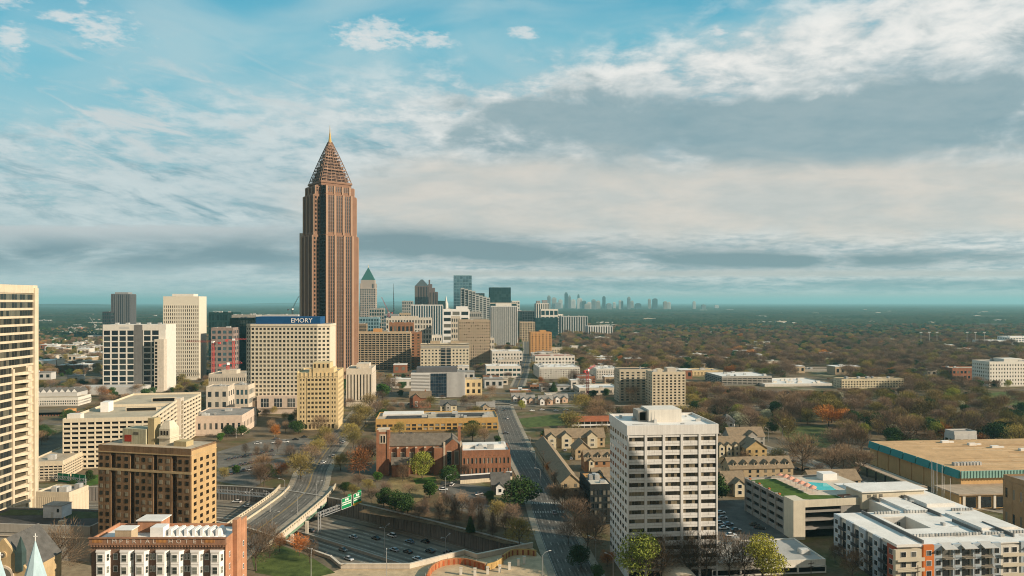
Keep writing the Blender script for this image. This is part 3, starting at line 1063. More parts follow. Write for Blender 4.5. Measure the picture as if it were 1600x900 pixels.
def brick_block():
    b = Bld('brick_apartment_block', 'brown brick high-rise with a front coloured as shaded and ornate penthouses on its flat roof', 'building', -148, 254, -12)
    w_, d_, h = 37.5, 12.6, 43
    b.poly(w_, d_)
    m = MB().box(0, w_, 0, d_, 0, h)
    # shallow wings separated by light courts
    wings = [(0, 5.2), (7.2, 13.2), (15.0, 22.6), (24.2, 30.0), (32.0, 37.5)]
    for a, c in wings:
        m.box(a, c, -1.6, .1, 0, h - 1.6)
    gl = glass('sash_glass', (.02, .018, .014), (.38, .34, .25), .3)
    nz = 15
    for a, c in wings:
        n = max(2, round((c - a) / 2.4))
        b.facade(m, (a, -1.6), (1, 0), c - a, 3, h - 2.4, n, nz, .58, .46, .0, gl, relief=False)
    for a in (5.2, 13.2, 22.6, 30.0):
        b.facade(m, (a + .2, 0), (1, 0), 1.5, 3, h - 2.4, 1, nz, .45, .5, 0, gl, relief=False)
    b.facade(m, (w_ + .16, -1.2), (0, 1), d_ + 1.2, 3, h - 2.4, 4, nz, .6, .5, 0, glass('sash_glass_dark', (.03, .022, .014), (.07, .05, .03), .3), relief=False)
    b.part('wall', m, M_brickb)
    b.part('side_wall', MB().box(w_ + .001, w_ + .16, -1.3, d_, 0, h + .2), bricks('sunlit_tan_brick', (.50, .33, .15), (.44, .285, .13), (.5, .38, .22), var=.15), label='brick side wall coloured as sunlit')  # brighter brick for this side, sunlight painted into its colour
    c_ = MB()
    for z0, z1, e in ((h - 1.6, h - 1.3, .25), (h - 8.0, h - 7.2, .12)):
        c_.box(-e, w_ + e, -1.6 - e, d_ + e, z0, z1)
    b.part('cornice', c_, M_trim)
    b.part('parapet', MB().box(0, w_ + .1, -1.6, -1.2, h - 1.6, h + .9).box(0, .4, -1.2, d_, h - 1.6, h + .89).box(w_ - .3, w_ + .1, -1.2, d_, h + .2, h + .88).box(.4, w_ - .3, d_ - .4, d_, h, h + .87), M_brickb)
    b.part('roof', MB().box(.6, w_ - .6, -.9, d_ - .6, h + .7, h + .8), M_roof_tan)
    q = MB().box(6.5, 16.2, 2.5, 9, h + .8, h + 6.2)
    p = b.part('penthouse', q, coat('mossy_render', (.42, .40, .28), var=.25, streak=.5))
    MB().box(7.4, 10.2, 2.4, 2.5, h + 1.6, h + 4.0).obj('red_door', coat('red_paint', (.35, .05, .03)), p)
    MB().box(11.2, 13.2, 2.4, 2.5, h + 4.2, h + 5.1).obj('window', G_dark, p)
    b.part('chimney', MB().box(16.6, 19.2, 3, 6.4, h + .8, h + 10.2), coat('chimney_render', (.44, .36, .2), streak=.5))
    t2 = MB().box(21.3, 25.6, 3, 8, h + .8, h + 6.6)
    t2.box(20.8, 26.1, 2.5, 8.5, h + 3.2, h + 3.7)
    t2.prism([(21.3, 3), (25.6, 3), (25.6, 8), (21.3, 8)], h + 6.6, h + 9.2, [(22.4, 4.4), (24.4, 4.4), (24.4, 6.6), (22.4, 6.6)])
    p = b.part('penthouse', t2, coat('ornate_cream_stucco', (.62, .55, .42), streak=.3), label='small ornate cream penthouse with arched windows')
    for i in range(3):
        MB().box(22 + i * 1.2, 22.6 + i * 1.2, 2.9, 3, h + 4.4, h + 5.9).obj('window', G_warm, p)
    b.part('penthouse', MB().box(28, 33, 2, 6, h + .8, h + 2.6), coat('chimney_render', (.44, .36, .2)), label='low flat rooftop hut')
    b.wins.sort(key=lambda q: -q[0][2])
    b.close(100)


brick_block()


# ================================================================ hotel with the painted sign and white bays
def sign_hotel():
    b = Bld('brick_hotel', 'red brick hotel with white bay windows and painted sign along its cornice', 'hotel', -115, 192.5, 0)
    w_, d_, h = 36.6, 13.5, 29.2
    b.poly(w_, d_)
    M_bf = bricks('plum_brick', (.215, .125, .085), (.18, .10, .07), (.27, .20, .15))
    M_or = bricks('sunlit_orange_brick', (.46, .215, .115), (.41, .19, .10), (.5, .30, .19))  # brick brightened towards orange, low sunlight put into the colour
    m = MB().box(0, w_, 0, d_, 0, h)
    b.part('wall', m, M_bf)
    side = MB().box(w_, w_ + .25, -.2, d_, 0, h + 1.2)
    side.box(w_ + .1, w_ + 1.4, 4.6, 7.6, 0, h + 4.8)
    side.box(w_ + .05, w_ + .7, 9.6, d_ + .2, 0, h + 3.2)
    s_ = b.part('side_wall', side, M_or, label='brick side wall coloured as sunlit orange, with a tall pier')
    gl = glass('sash_pane', (.05, .065, .06), (.30, .32, .28), .45)
    M_fr = M_pure
    bays = [(1.4, 5.2), (7.9, 11.6), (12.0, 15.8), (17.7, 21.4), (21.6, 25.3), (27.1, 30.7), (32.5, 36.3)]
    zs = [h - 2.0 - 3.32 * (k + 1) + .7 for k in range(8)]

    def sash(parent, x, y, z, w2, h2, rz=0):
        f = MB().box(-w2 / 2 - .12, w2 / 2 + .12, -.1, 0, -.14, h2 + .14).obj('window', M_fr, parent, (x, y, z), rz)
        g_ = MB()
        g_.box(-w2 / 2, w2 / 2, -.14, -.101, 0, h2 / 2 - .06); g_.box(-w2 / 2, w2 / 2, -.14, -.101, h2 / 2 + .02, h2)
        g_.obj('pane', gl, f)
    for a, c in bays:
        mm = MB().prism([(a, 0), (a + .75, -1.35), (c - .75, -1.35), (c, 0)], .6, h - 2.2)
        mm.prism([(a - .15, 0.05), (a + .65, -1.55), (c - .65, -1.55), (c + .15, 0.05)], h - 2.2, h - 1.9)
        for z in zs:
            mm.prism([(a + .02, 0.02), (a + .74, -1.43), (c - .74, -1.43), (c - .02, 0.02)], z - .75, z - .55)
        bo = b.part('bay_window', mm, M_pure)
        for z in zs:
            sash(bo, (a + c) / 2, -1.36, z, 1.15, 1.75)
            u = Vector((.75, 1.35)).normalized()
            sash(bo, c - .38, -.68, z, .62, 1.75, math.atan2(u.y, u.x))
            sash(bo, a + .38, -.68, z, .62, 1.75, math.atan2(-u.y, u.x))
    for a, c in ((5.6, 7.6), (15.9, 17.6), (25.4, 27.1), (30.8, 32.4)):
        two = c - a < 2.0 and a in (15.9, 25.4)
        for z in zs:
            if two:
                sash(b.root, a + .45, -.01, z + .1, .42, 1.45); sash(b.root, c - .45, -.01, z + .1, .42, 1.45)
            else:
                sash(b.root, (a + c) / 2, -.01, z + .1, .95, 1.45)
    for z in zs:
        for y in (2.2, 11):
            sash(b.root, w_ + (.26 if y < 5 else .71), y, z + .1, .6, 1.3, R(90))
    c_ = MB().box(-.35, w_ + .3, -.5, 0.2, h - .1, h + 1.25)
    c_.box(-.55, w_ + .5, -.75, .1, h + 1.25, h + 1.55); c_.box(-.45, w_ + .4, -.65, .1, h - .5, h - .1)
    for i in range(46):
        c_.box(.1 + i * .8, .45 + i * .8, -.6, 0, h - 1.0, h - .5)
    cor = b.part('cornice', c_, bricks('cornice_brick', (.32, .165, .10), (.28, .14, .085), (.36, .24, .16)))
    M_letter = coat('faded_white_paint', (.62, .54, .46), var=.2, scale=1.5)
    for word, x0, x1 in (('IMPERIAL', 4.7, 17.4), ('HOTEL', 21.9, 30.6)):
        for k, ch in enumerate(word):
            me = letters(ch, 1.62, M_letter, .06)
            o = link('letter', me, cor, (x0 + (x1 - x0) * k / (len(word) - 1), -.54, h + .02))
            o.scale = (1.15, 1, 1)
    for x0, x1 in ((.6, 3.4), (18.0, 20.8), (31.2, 34.0)):
        mm = MB()
        for i in range(8):
            q = x0 + (x1 - x0) * i / 8
            mm.box(q, q + .2, -.55, -.5, h + .2, h + 1.0)
        mm.obj('sign_ornament', coat('ochre_terracotta', (.50, .24, .08)), cor)
    p = MB().box(0, .4, 0, d_, h, h + 1.3); p.box(0, w_, d_ - .4, d_, h, h + 1.1)
    b.part('parapet', p, M_or)
    b.part('roof', MB().box(.4, w_, .2, d_ - .4, h + .02, h + .3), M_roof_white)
    b.part('roof_hut', MB().box(5.9, 10.4, .9, 4.4, h + .3, h + 3.1), M_tan, label='tan rooftop hut with flat lid')
    b.part('hut_roof', MB().box(5.6, 10.7, .7, 4.7, h + 3.1, h + 3.3), M_roof_white)
    b.part('roof_hut', MB().box(8.6, 15.3, 7.6, 12.6, h + .3, h + 3.6), M_or, label='orange brick stair hut')
    b.part('hut_roof', MB().box(8.3, 15.7, 7.2, 12.9, h + 3.6, h + 3.85), M_roof_white)
    b.part('rooftop_unit', MB().box(14.2, 17.8, 3.6, 7.2, h + .3, h + 3.0), M_pure)
    for i in range(7):
        x = 18.8 + i * 2.2
        mm = MB().box(x, x + .8, 4.6, 8.6, h + .3, h + 2.1)
        mm.loft([(x + .8, 4.6, h + .3), (x + 1.7, 4.6, h + .3), (x + 1.7, 8.6, h + .3), (x + .8, 8.6, h + .3)], [(x + .8, 5.4, h + 2.0), (x + 1.2, 5.4, h + 2.0), (x + 1.2, 8.0, h + 2.0), (x + .8, 8.0, h + 2.0)])
        b.part('rooftop_vent', mm, M_pure)
    for i in range(8):
        x = 18.6 + i * 2.2
        b.part('rooftop_pipe', MB().tube((x, 1.0, h + .5), (x + 1.1, 3.6, h + .5), .3), M_pure)


sign_hotel()


# ================================================================ white office tower
def office_tower():
    M_jnt = coat('joint_sealant', (.36, .33, .28))
    b = Bld('office_tower', 'fourteen-storey white concrete office tower with long dark window bands', 'office building', 39.3, 240, 5.6)
    w_, d_, h = 31.6, 25, 52
    b.poly(w_, d_)
    gl = glass('office_glass', (.026, .026, .022), (.30, .25, .17), .45)
    m = MB().box(0, w_, 0, d_, 0, h)
    fl = 3.1
    n = 15
    z0 = 3.2
    b.facade(m, (0, 0), (1, 0), w_, z0, z0 + n * fl, 5, n, .14, .54, .5, None, pp=.7)
    b.wins = []
    for j in range(n - 1, -1, -1):
        for i in range(5):
            bay = w_ / 5
            c = (i + .5) * bay
            k = 5
            for q in range(k):
                xx = i * bay + bay * .07 + (bay * .86) * (q + .5) / k
                b.wins.append(((xx, -.02, z0 + j * fl + fl * .27), 0, bay * .86 / k - .06, fl * .46 + .02, gl, 'window'))
    lead = b.wins
    b.wins = []
    b.facade(m, (0, d_), (0, -1), d_, z0, z0 + n * fl, 7, n, .5, .55, .02, gl, relief=False)
    b.wins = b.wins + lead
    b.wins.sort(key=lambda q: (abs(q[1]) > .5, -q[0][2]))
    m.box(-.3, w_ + .3, -.78, 0, z0 + n * fl, h + 1.0)
    m.box(-.3, 0.01, 0, d_, z0 + n * fl + .4, h + 1.0); m.box(w_, w_ + .3, 0, d_, 0, h + 1.0); m.box(0, w_, d_ - .3, d_, h, h + 1.0)
    for x in range(0, 6):
        m.box(x * w_ / 5 - .4 if x else 0, x * w_ / 5 + .4 if x < 5 else w_, -.76, .3, 0, z0)
    b.part('wall', m, coat('office_white_concrete', (.72, .70, .66), var=.10, streak=.55))
    for j in range(n):
        for i in range(5):
            x = i * w_ / 5
            jm = MB().box(x + .55, x + w_ / 5 - .55, -.525, -.49, z0 + j * fl - .03, z0 + j * fl + .03)
            jm.box(x + w_ / 10 - .03, x + w_ / 10 + .03, -.525, -.49, z0 + j * fl + .04, z0 + j * fl + fl * .26)
            b.part('panel_joint', jm, M_jnt)
    b.part('roof', MB().box(.01, w_ - .01, .01, d_ - .3, h, h + .15), M_roof_white)
    b.part('penthouse', MB().box(10.5, 22.5, 10, 20, h + .15, h + 4.6), M_white)
    b.part('penthouse', MB().box(7.2, 10.4, 12, 19, h + .15, h + 4.0), M_conc)
    b.part('louvre', MB().box(7.8, 9.9, 11.9, 12, h + .6, h + 3.4), G_void)
    rng = random.Random(3)
    for i in range(11):
        x, y = rng.uniform(1.5, 29), rng.uniform(1.5, 22)
        b.part('rooftop_unit', MB().box(x, x + rng.uniform(.5, 1.3), y, y + rng.uniform(.5, 1.3), h + .15, h + rng.uniform(.6, 1.3)), M_plant)
    for i in range(3):
        b.part('rooftop_pipe', MB().tube((3, 3 + i * .8, h + .5), (12, 3.2 + i * .8, h + .5), .12), M_plant)
    b.part('mast', MB().tube((12.5, 9.4, h + .1), (12.5, 9.4, h + 4.2), .12, .05), M_steel)
    b.part('entrance_recess', MB().box(.6, w_ - .6, -.05, -.01, 0, 3.1), G_void)
    b.close(100)


office_tower()


# ================================================================ tower with the blue rooftop sign box
def sign_box_tower():
    Y = 604
    X, wd = span(392, 496, Y, 2)
    b = Bld('hospital_tower', 'broad cream hospital tower with a grid of small windows and blue sign box', 'building', X, Y, 2)
    h = ztop(508, Y)
    d_ = 26
    b.poly(wd, d_)
    P = [(-5, 5), (0, 0), (wd, 0), (wd + 10, 3.5), (wd + 10, d_), (-5, d_)]
    m = MB().prism(P, 0, h)
    gl = glass('hospital_glass', (.045, .04, .03), (.18, .17, .12), .35)
    M_ = coat('hospital_cream', (.64, .57, .44), var=.08, streak=.35)
    nz = 17
    zb = 14
    b.facade(m, (0, 0), (1, 0), wd, zb, h - 1.5, 17, nz, .34, .42, .45, gl)
    u = Vector((10, 3.5)); L = u.length; u.normalize()
    b.facade(m, (wd, 0), (u.x, u.y), L, zb, h - 1.5, 3, nz, .42, .48, .3, gl)
    u = Vector((5, -5)); L2 = u.length; u.normalize()
    b.facade(m, (-5, 5), (u.x, u.y), L2, zb, h - 1.5, 2, nz, .36, .42, .4, gl)
    b.facade(m, (-5, d_), (0, -1), d_ - 5, zb, h - 1.5, 6, nz, .36, .42, .4, gl)
    m.prism([(-5.4, 4.8), (-.2, -.6), (wd + .1, -.6), (wd + 10.5, 3.1), (wd + 10.4, d_), (-5.4, d_)], h - 1.0, h + .9)
    b.part('wall', m, M_)
    b.part('roof', MB().prism([(-4.5, 5.2), (.2, .2), (wd, .2), (wd + 9.6, 3.8), (wd + 9.6, d_ - .4), (-4.5, d_ - .4)], h + .9, h + 1.0), M_roof_grey)
    bx0 = (398 - 392) / (496 - 392) * wd; bx1 = (499.5 - 392) / (496 - 392) * wd
    s = b.part('sign_box', MB().box(bx0, bx1, 2.5, 20, h + 1.0, h + 7.2), coat('blue_panel', (.012, .075, .19), var=.08, rough=.5))
    me = letters('EMORY', 5.6, M_pure, .25, 1.0)
    link('sign_lettering', me, s, (bx0 + (470 - 398) / 101.5 * (bx1 - bx0), 2.35, h + 2.1))
    # podium
    pod = MB().box(8, wd * .80, -9, 0, 5, 15.2)
    pod.box(8, wd * .80, -8.2, 0, 0, 5.01)
    p = b.part('podium', pod, coat('podium_pink_stone', (.62, .50, .40), var=.08))
    for i in range(3):
        x = 11.5 + i * (wd * .80 - 12) / 3
        MB().box(x, x + 6.4, -9.1, -9.0, 6.2, 13.4).obj('window', G_grey, p)
        mm = MB()
        for k in range(1, 3):
            mm.box(x + k * 2.13 - .1, x + k * 2.13 + .1, -9.2, -9.1, 6.2, 13.4)
        mm.box(x, x + 6.4, -9.19, -9.1, 9.7, 9.9)
        mm.obj('window_frame', M_pure, p)
    b.part('low_wing', MB().box(-14, 6, -7, 2, 0, 11), coat('podium_pink_stone', (.62, .50, .40)))
    b.close(100)


sign_box_tower()


# ================================================================ yellow stepped building
def stepped_block():
    Y = 522
    X, wd = span(464, 528, Y, 5.6)
    b = Bld('stepped_stone_building', 'yellow stone building with stepped top and grid of dark windows', 'building', X, Y, 5.6)
    h = ztop(583, Y)
    d_ = 30
    b.poly(wd, d_)
    m = MB().box(0, wd, 0, d_, 0, h)
    gl = glass('amber_glass', (.05, .035, .016), (.13, .10, .05), .3)
    nz = 10
    for a, c, n, pf in ((.06, .20, 2, .55), (.24, .80, 6, .35), (.83, .96, 2, .55)):
        b.facade(m, (a * wd, 0), (1, 0), (c - a) * wd, 5, h - 3.5, n, nz, pf, .5, .25 if n == 6 else .12, gl)
    b.facade(m, (wd, 1.5), (0, 1), d_ - 3, 5, h - 3.5, 7, nz, .5, .5, .15, gl)
    b.facade(m, (.08 * wd, 0), (1, 0), .84 * wd, .5, 4.6, 9, 1, .4, .2, .1, gl)
    m.box(-.3, wd + .3, -.3, 0, h - 2.6, h - 2.2)
    for k in range(9):
        x = .1 * wd + k * .1 * wd
        m.box(x - .35, x + .35, -.45, 0, h - 3.2, h + .6)
    a0, a1 = .38 * wd, .80 * wd
    m.box(a0, a1, 1, 16, h, h + 7.5); m.box(a0 - 2.6, a1 + 2.6, 1.6, 18, h, h + 3.2)
    b.part('wall', m, M_yellow)
    b.facade(MB(), (a0, 1), (1, 0), a1 - a0, h + 3, h + 7.2, 4, 1, .6, .35, 0, gl, relief=False)
    b.part('roof', MB().box(.4, wd - .4, 18.2, d_ - .4, h, h + .2), M_roof_tan)
    b.part('parapet', MB().box(0, wd, d_ - .4, d_, h, h + 1.1).box(wd - .4, wd, 0, d_ - .4, h, h + 1.08).box(0, .4, 0, d_ - .4, h, h + 1.06), M_yellow)
    b.close(100)


stepped_block()


# ================================================================ cream parking deck, left
def parking_deck():
    b = Bld('parking_deck', 'long cream ten-level parking deck with a banner near its foot', 'parking garage', -253.4, 397, 10)
    w_, d_, h = 46, 112, 28
    b.poly(w_, d_)
    gl = G_void
    m = MB().box(.8, w_ - .8, .8, d_, 0, h - .2)
    M_ = coat('deck_cream', (.66, .575, .43), var=.09, streak=.45)
    n = 10
    b.facade(m, (0, .8), (1, 0), w_, .6, h - .5, 11, n, .16, .48, .8, gl, pp=.86)
    # sloping levels on the side face
    for k in range(11):
        for a, c, dz_ in ((2, 52, 3.4), (60, d_, 0)):
            m.loft([(w_ - .8, a, k * 2.75 - .7 + 0), (w_, a, k * 2.75 - .7), (w_, c, k * 2.75 - .7 + dz_), (w_ - .8, c, k * 2.75 - .7 + dz_)],
                   [(w_ - .8, a, k * 2.75 + .7), (w_, a, k * 2.75 + .7), (w_, c, k * 2.75 + .7 + dz_), (w_ - .8, c, k * 2.75 + .7 + dz_)])
    for i in range(16):
        y = 2 + i * 7.3
        m.obox((w_ - .8, 0), (0, 1), y - .4, y + .4, 0, .86, 0, h + .4)
    m.box(0, w_, 0, .3, h - .5, h + 1.2); m.box(0, .3, .3, d_, h - .5, h + 1.2); m.box(0, w_, d_ - .3, d_, h - .5, h + 1.2)
    b.part('wall', m, M_)
    b.part('side_opening', MB().box(w_ - .78, w_ - .74, 2, d_, .4, h - .4), gl)
    b.part('roof_deck', MB().box(.3, w_ - .1, .3, d_ - .3, h - .2, h), coat('sunbleached_deck', (.47, .405, .295), var=.14, scale=.1))
    # ramp wells and walls on top
    for x0, x1, y0, hh in ((22, 40, 32, 2.4), (24, 42, 74, 2.6)):
        b.part('ramp_wall', MB().box(x0, x1, y0, y0 + .6, h, h + hh).box(x0, x1, y0 + 7, y0 + 7.4, h, h + 1.2), M_)
        b.part('ramp_opening', MB().box(x0 + .6, x1 - .6, y0 - .06, y0, h + .1, h + hh - .5), gl)
    b.part('ramp_wall', MB().box(2, 44, 52, 52.5, h, h + 1.6), M_)
    st = MB().box(w_ - 1.5, w_ + 2.2, 52, 59.5, 0, h + 4.6)
    for k in range(9):
        st.box(w_ - .6, w_ + 2.4, 53.2, 58.4, 2.9 + k * 3.1, 3.3 + k * 3.1)
    st = b.part('stair_tower', st, M_pale)
    MB().box(w_ + 2.2, w_ + 2.28, 53.4, 58.2, 1, h + 2.6).obj('stair_opening', coat('stair_shadow_wall', (.30, .25, .17)), st)
    b.part('stair_tower', MB().box(1, 8, 3, 8, h, h + 3.2), M_white, label='small white stair head')
    b.part('stair_tower', MB().box(8.5, 13, 30, 38, h, h + 6), M_pure, label='tall white stair head')
    bn = b.part('banner', MB().box(21, 34, -.25, -.2, 4.1, 6.5), coat('navy_banner', (.02, .07, .24), var=.05))
    me = letters('EMORY', 1.9, M_pure, .06, 1.0)
    link('banner_lettering', me, bn, (25.6, -.28, 4.6))
    MB().box(29.6, 32.2, -.28, -.25, 4.4, 6.2).obj('banner_panel', coat('pale_blue_print', (.16, .32, .50)), bn)
    b.close(100)


parking_deck()
# ================================================================ other buildings of the left and middle
M_lgrey = coat('light_grey_panel', (.52, .51, .48), var=.08, streak=.3)
M_red = bricks('red_brick', (.30, .105, .05), (.25, .085, .04), (.34, .22, .15), var=.2)
M_orange = coat('orange_brick_plain', (.55, .29, .11), var=.1, streak=.3)

# white office block with square dark windows and a grey shaft
Y = 748
X, wd = span(161, 259, Y, 6)
b = Bld('grid_office', 'white office block with large square dark windows and a grey lift shaft', 'office building', X, Y, 6)
h = ztop(508, Y); b.poly(wd, 30)
m = MB().box(0, wd, 0, 30, 0, h)
gl = glass('ink_glass', (.012, .022, .032), (.05, .07, .07), .3, spec=.8)
b.facade(m, (0, 0), (1, 0), wd * .5, 4, h - 5.2, 4, 10, .16, .2, .6, gl)
b.facade(m, (wd * .64, 0), (1, 0), wd * .26, 4, h - 5.2, 2, 10, .16, .2, .6, gl)
m.box(wd * .9, wd, -.6, 0, h - 16, h + .6)
m.box(0, wd, -.62, 0, h - 5.4, h + .6); m.box(0, wd * .5, 0, .4, h, h + .6); m.box(wd - .4, wd, .4, 30, h, h + .6)
b.part('wall', m, M_white)
b.part('lift_shaft', MB().box(wd * .5, wd * .63, -.9, 1, 0, h + .3), coat('lift_shaft_grey', (.17, .165, .155), streak=.4))
tw = MB().box(wd * .87, wd * 1.02, -9, -.63, 0, h - 15)
b.part('stair_tower', tw, M_pale)
b.facade(MB(), (wd * .875, -9), (1, 0), wd * .05, 3, h - 17, 1, 14, .3, .3, 0, G_void, relief=False)
b.part('roof', MB().box(.4, wd - .4, .4, 30, h + .02, h + .2), M_roof_white)
for i in range(5):
    b.part('rooftop_unit', MB().box(8 + i * 11, 11 + i * 11, 9, 13, h + .2, h + 2.2), M_plant)
b.part('sign_panel', MB().box(wd * .265, wd * .42, -.72, -.65, h - 4.2, h - 1.6), M_lgrey)
b.part('low_wing', MB().box(-20, wd * .8, -26, -2, 0, 7.5), M_lgrey, label='low pale flat-roofed wing')
b.close()

# tall slim cream tower with fine white grid
Y = 856
b = block('grid_tower', 'tall cream slab tower with a fine white window grid and blank side', 255, 311, 463, Y, 28, coat('bright_cream_precast', (.68, .62, .50), var=.05, streak=.25), glass('tower_glass', (.10, .08, .055), (.2, .17, .12), .4, spec=.3, rough=.3),
          (17, 19, .5, .36, .6), False, rot=6, base=4, top=9.5, units=3, pen=[(.2, .8, .2, .8, 4, M_white)])
# far grey tower
block('ribbed_tower', 'grey ribbed tower with chamfered crown far behind the white office block', 173.5, 203, 459, 1800, 40, coat('slate_panel', (.13, .13, .135), streak=.3), G_grey, (9, 1, .45, 0, .8), (8, 1, .45, 0, .8), rot=8, units=2, pen=[(.15, .85, .15, .85, 5, M_grey)])
block('teal_block', 'low teal glass block beside the far grey ribbed tower', 160, 173, 487, 1780, 30, M_dark, G_teal, (4, 8, .2, .3, .3), rot=8, units=1)
# behind the hospital tower
block('glass_slab', 'dark green glass slab rising behind the hospital tower', 359, 398, 497, 900, 30, coat('green_frame', (.02, .06, .06)), G_teal, (8, 12, .15, .2, .3), rot=4, units=5)
block('banded_flats', 'banded pink and white apartment tower under construction beside a pink crane', 330, 364, 512, 860, 25, coat('pink_render', (.30, .23, .20)), G_blue, (4, 9, .35, .45, .4), rot=4, units=3)
block('teal_office', 'distant teal office with white rooftop boxes left of the bronze tower', 326, 364, 488, 1150, 40, coat('green_frame', (.02, .06, .06)), G_teal, (9, 6, .15, .25, .3), rot=3, units=6)
block('white_lab', 'white laboratory block with rooftop boxes behind the blue sign box', 410, 466, 492, 1200, 40, M_lgrey, G_dark, (6, 3, .3, .4, .3), rot=3, units=7)
block('terrace_block', 'dark terraced block with grey deck roof behind the white hospital grid', 362, 400, 492, 1020, 30, M_conc, G_dark, (5, 8, .2, .4, .3), rot=3, units=5)
# low ones around the deck
block('long_clinic', 'long low cream clinic with rows of small windows beside the slim tower', 326, 384, 584, 690, 30, M_pale, G_dark, (18, 3, .5, .5, .2), rot=4, units=4, roof=M_roof_tan, pen=[(.3, .7, .2, .6, 4, M_pale)])
block('clinic_wing', 'cream clinic wing with a tall square window and flat grey roof', 322, 356, 604, 560, 18, M_pale, G_grey, (3, 3, .5, .5, .2), rot=6, units=2)
block('low_clinic', 'low pink-cream clinic hall with a grey deck roof', 298, 378, 650, 500, 40, coat('podium_pink_stone', (.62, .50, .40)), G_dark, (9, 1, .55, .6, .15), rot=6, units=4, roof=M_roof_grey)
block('glazed_clinic', 'cream clinic block with a dark blue glazed front beside the hospital tower', 355, 388, 602, 585, 20, M_pale, G_blue, (5, 3, .35, .45, .2), rot=4, units=2)
# pale building with vertical slots
block('slotted_building', 'pale stone block with tall vertical window slots right of the yellow building', 541, 581, 576, 640, 38, M_pale, G_warm, (8, 1, .6, .04, .6), (5, 1, .8, .1, .3), rot=5.6, base=5, top=4, units=4, roof=M_roof_tan, pen=[(.35, .85, .25, .7, 4.5, M_pale)])
# glazed modern building
Y = 697
X, wd = span(642, 727, Y, 5.6)
b = Bld('louvred_building', 'white louvred modern building with a dark blue glazed bay in its middle', 'building', X, Y, 5.6)
h = ztop(583, Y); b.poly(wd, 26)
m = MB().box(0, wd, 0, 26, 0, h)
nl = 16
for k in range(nl):
    z = 1 + k * (h - 1.5) / nl
    m.box(0, wd * .35, -.6, 0, z, z + .75)
for k in range(20):
    x = wd * .66 + k * wd * .34 / 20
    m.box(x, x + .55, -.7, 0, .5, h)
for k in range(7):
    m.box(wd * .655, wd, -.45, 0, 1 + k * (h - 1.2) / 7, 1.35 + k * (h - 1.2) / 7)
b.part('wall', m, coat('white_louvre', (.62, .61, .59), var=.05))
for k in range(16):
    b.part('louvre_gap', MB().box(.2, wd * .35, -.05, -.01, 1.76 + k * (h - 1.5) / nl, 1.95 + k * (h - 1.5) / nl), G_dark)
b.facade(MB(), (wd * .36, -.3), (1, 0), wd * .29, .8, h - .4, 6, 7, .08, .1, 0, glass('indigo_glass', (.02, .04, .07), (.05, .08, .11), .3, spec=.9), relief=False)
b.part('roof', MB().box(.2, wd - .2, .2, 25.8, h, h + .3), M_roof_grey)
b.part('penthouse', MB().box(wd * .1, wd * .85, 5, 20, h + .3, h + 5), coat('slate_panel', (.13, .13, .135)))
b.close()
block('buff_house', 'small buff stone house block with tall arched windows', 727, 753, 593, 716, 18, M_yellow, G_warm, (3, 2, .5, .4, .2), units=1)
block('buff_tower', 'tall tan brick tower with small punched windows and domed neighbour', 717, 766, 500, 1045, 36, coat('buff_brick', (.42, .33, .23), var=.12), G_warm, (14, 15, .55, .5, .1), rot=5.6, units=3, both=True)
hb = block('cream_hotel', 'cream hotel with a dark glazed centre and square windows', 657, 733, 538, 960, 30, coat('hotel_cream', (.62, .55, .41), var=.08), G_dark, (14, 8, .5, .5, .2), rot=5.6, units=8, roof=M_roof_tan, unit=M_tan, pen=[(.2, .4, .2, .6, 5, M_tan), (.62, .8, .2, .6, 5, M_tan)])
gm_ = MB()
for k in range(9):
    gm_.box(hb.wd * .42, hb.wd * .62, -.9, -.45, 1 + k * 4.2, 1.5 + k * 4.2)
gm_.box(hb.wd * .515, hb.wd * .53, -.95, -.45, 1, hb.h - 3)
hb.part('balcony_slabs', gm_, M_pale)
hb.part('glazed_centre', MB().box(hb.wd * .42, hb.wd * .62, -.44, -.2, .5, hb.h - 1.5), G_dark)
hb.part('top_band', MB().box(.2, hb.wd - .2, -.5, -.3, hb.h - 4.6, hb.h - 1.4), M_conc)
hb.part('cornice', MB().box(-.8, hb.wd + .8, -1.6, .4, hb.h + .91, hb.h + 1.5), M_pale)
block('balcony_slab', 'brown concrete slab of flats with rows of shadowed balconies', 557, 641, 519, 985, 26, M_tan, glass('balcony_shadow', (.03, .025, .018), (.12, .10, .07), .35, rough=.5), (14, 16, .14, .3, 1.2), rot=5.6, units=5, roof=coat('rusty_roof', (.30, .22, .12)), pen=[(.3, .46, .3, .6, 5.5, M_orange)])
block('brick_slab', 'red-brown brick slab behind the slab of balconies', 641, 658, 519, 1010, 26, coat('red_brown_brick', (.30, .15, .08)), G_warm, (2, 12, .6, .5, .1), units=1)
block('white_grid_office', 'long white office with wide dark window bays behind the balcony flats', 603, 674, 497, 1150, 36, coat('warm_white_precast', (.62, .57, .48)), G_dark, (16, 8, .4, .35, .4), units=5, pen=[(.1, .7, .2, .6, 4, M_pale)])
block('red_annex', 'red brick annex with a white patterned hoarding', 608, 646, 504, 1080, 20, coat('red_brown_brick', (.30, .15, .08)), G_dark, (6, 4, .4, .5, .2), units=3)
block('striped_condo', 'teal and white striped condominium tower with vertical fins', 642, 692, 476, 1420, 34, coat('white_fin', (.6, .6, .57)), G_blue, (13, 1, .38, 0, .8), (6, 1, .4, 0, .8), units=3)
block('black_white_flats', 'black and white modern apartment block with stacked loggias', 692, 733, 483, 1280, 28, M_pure, G_dark, (3, 7, .2, .45, .8), units=3, pen=[(.5, .95, .1, .6, 6, M_pure)])
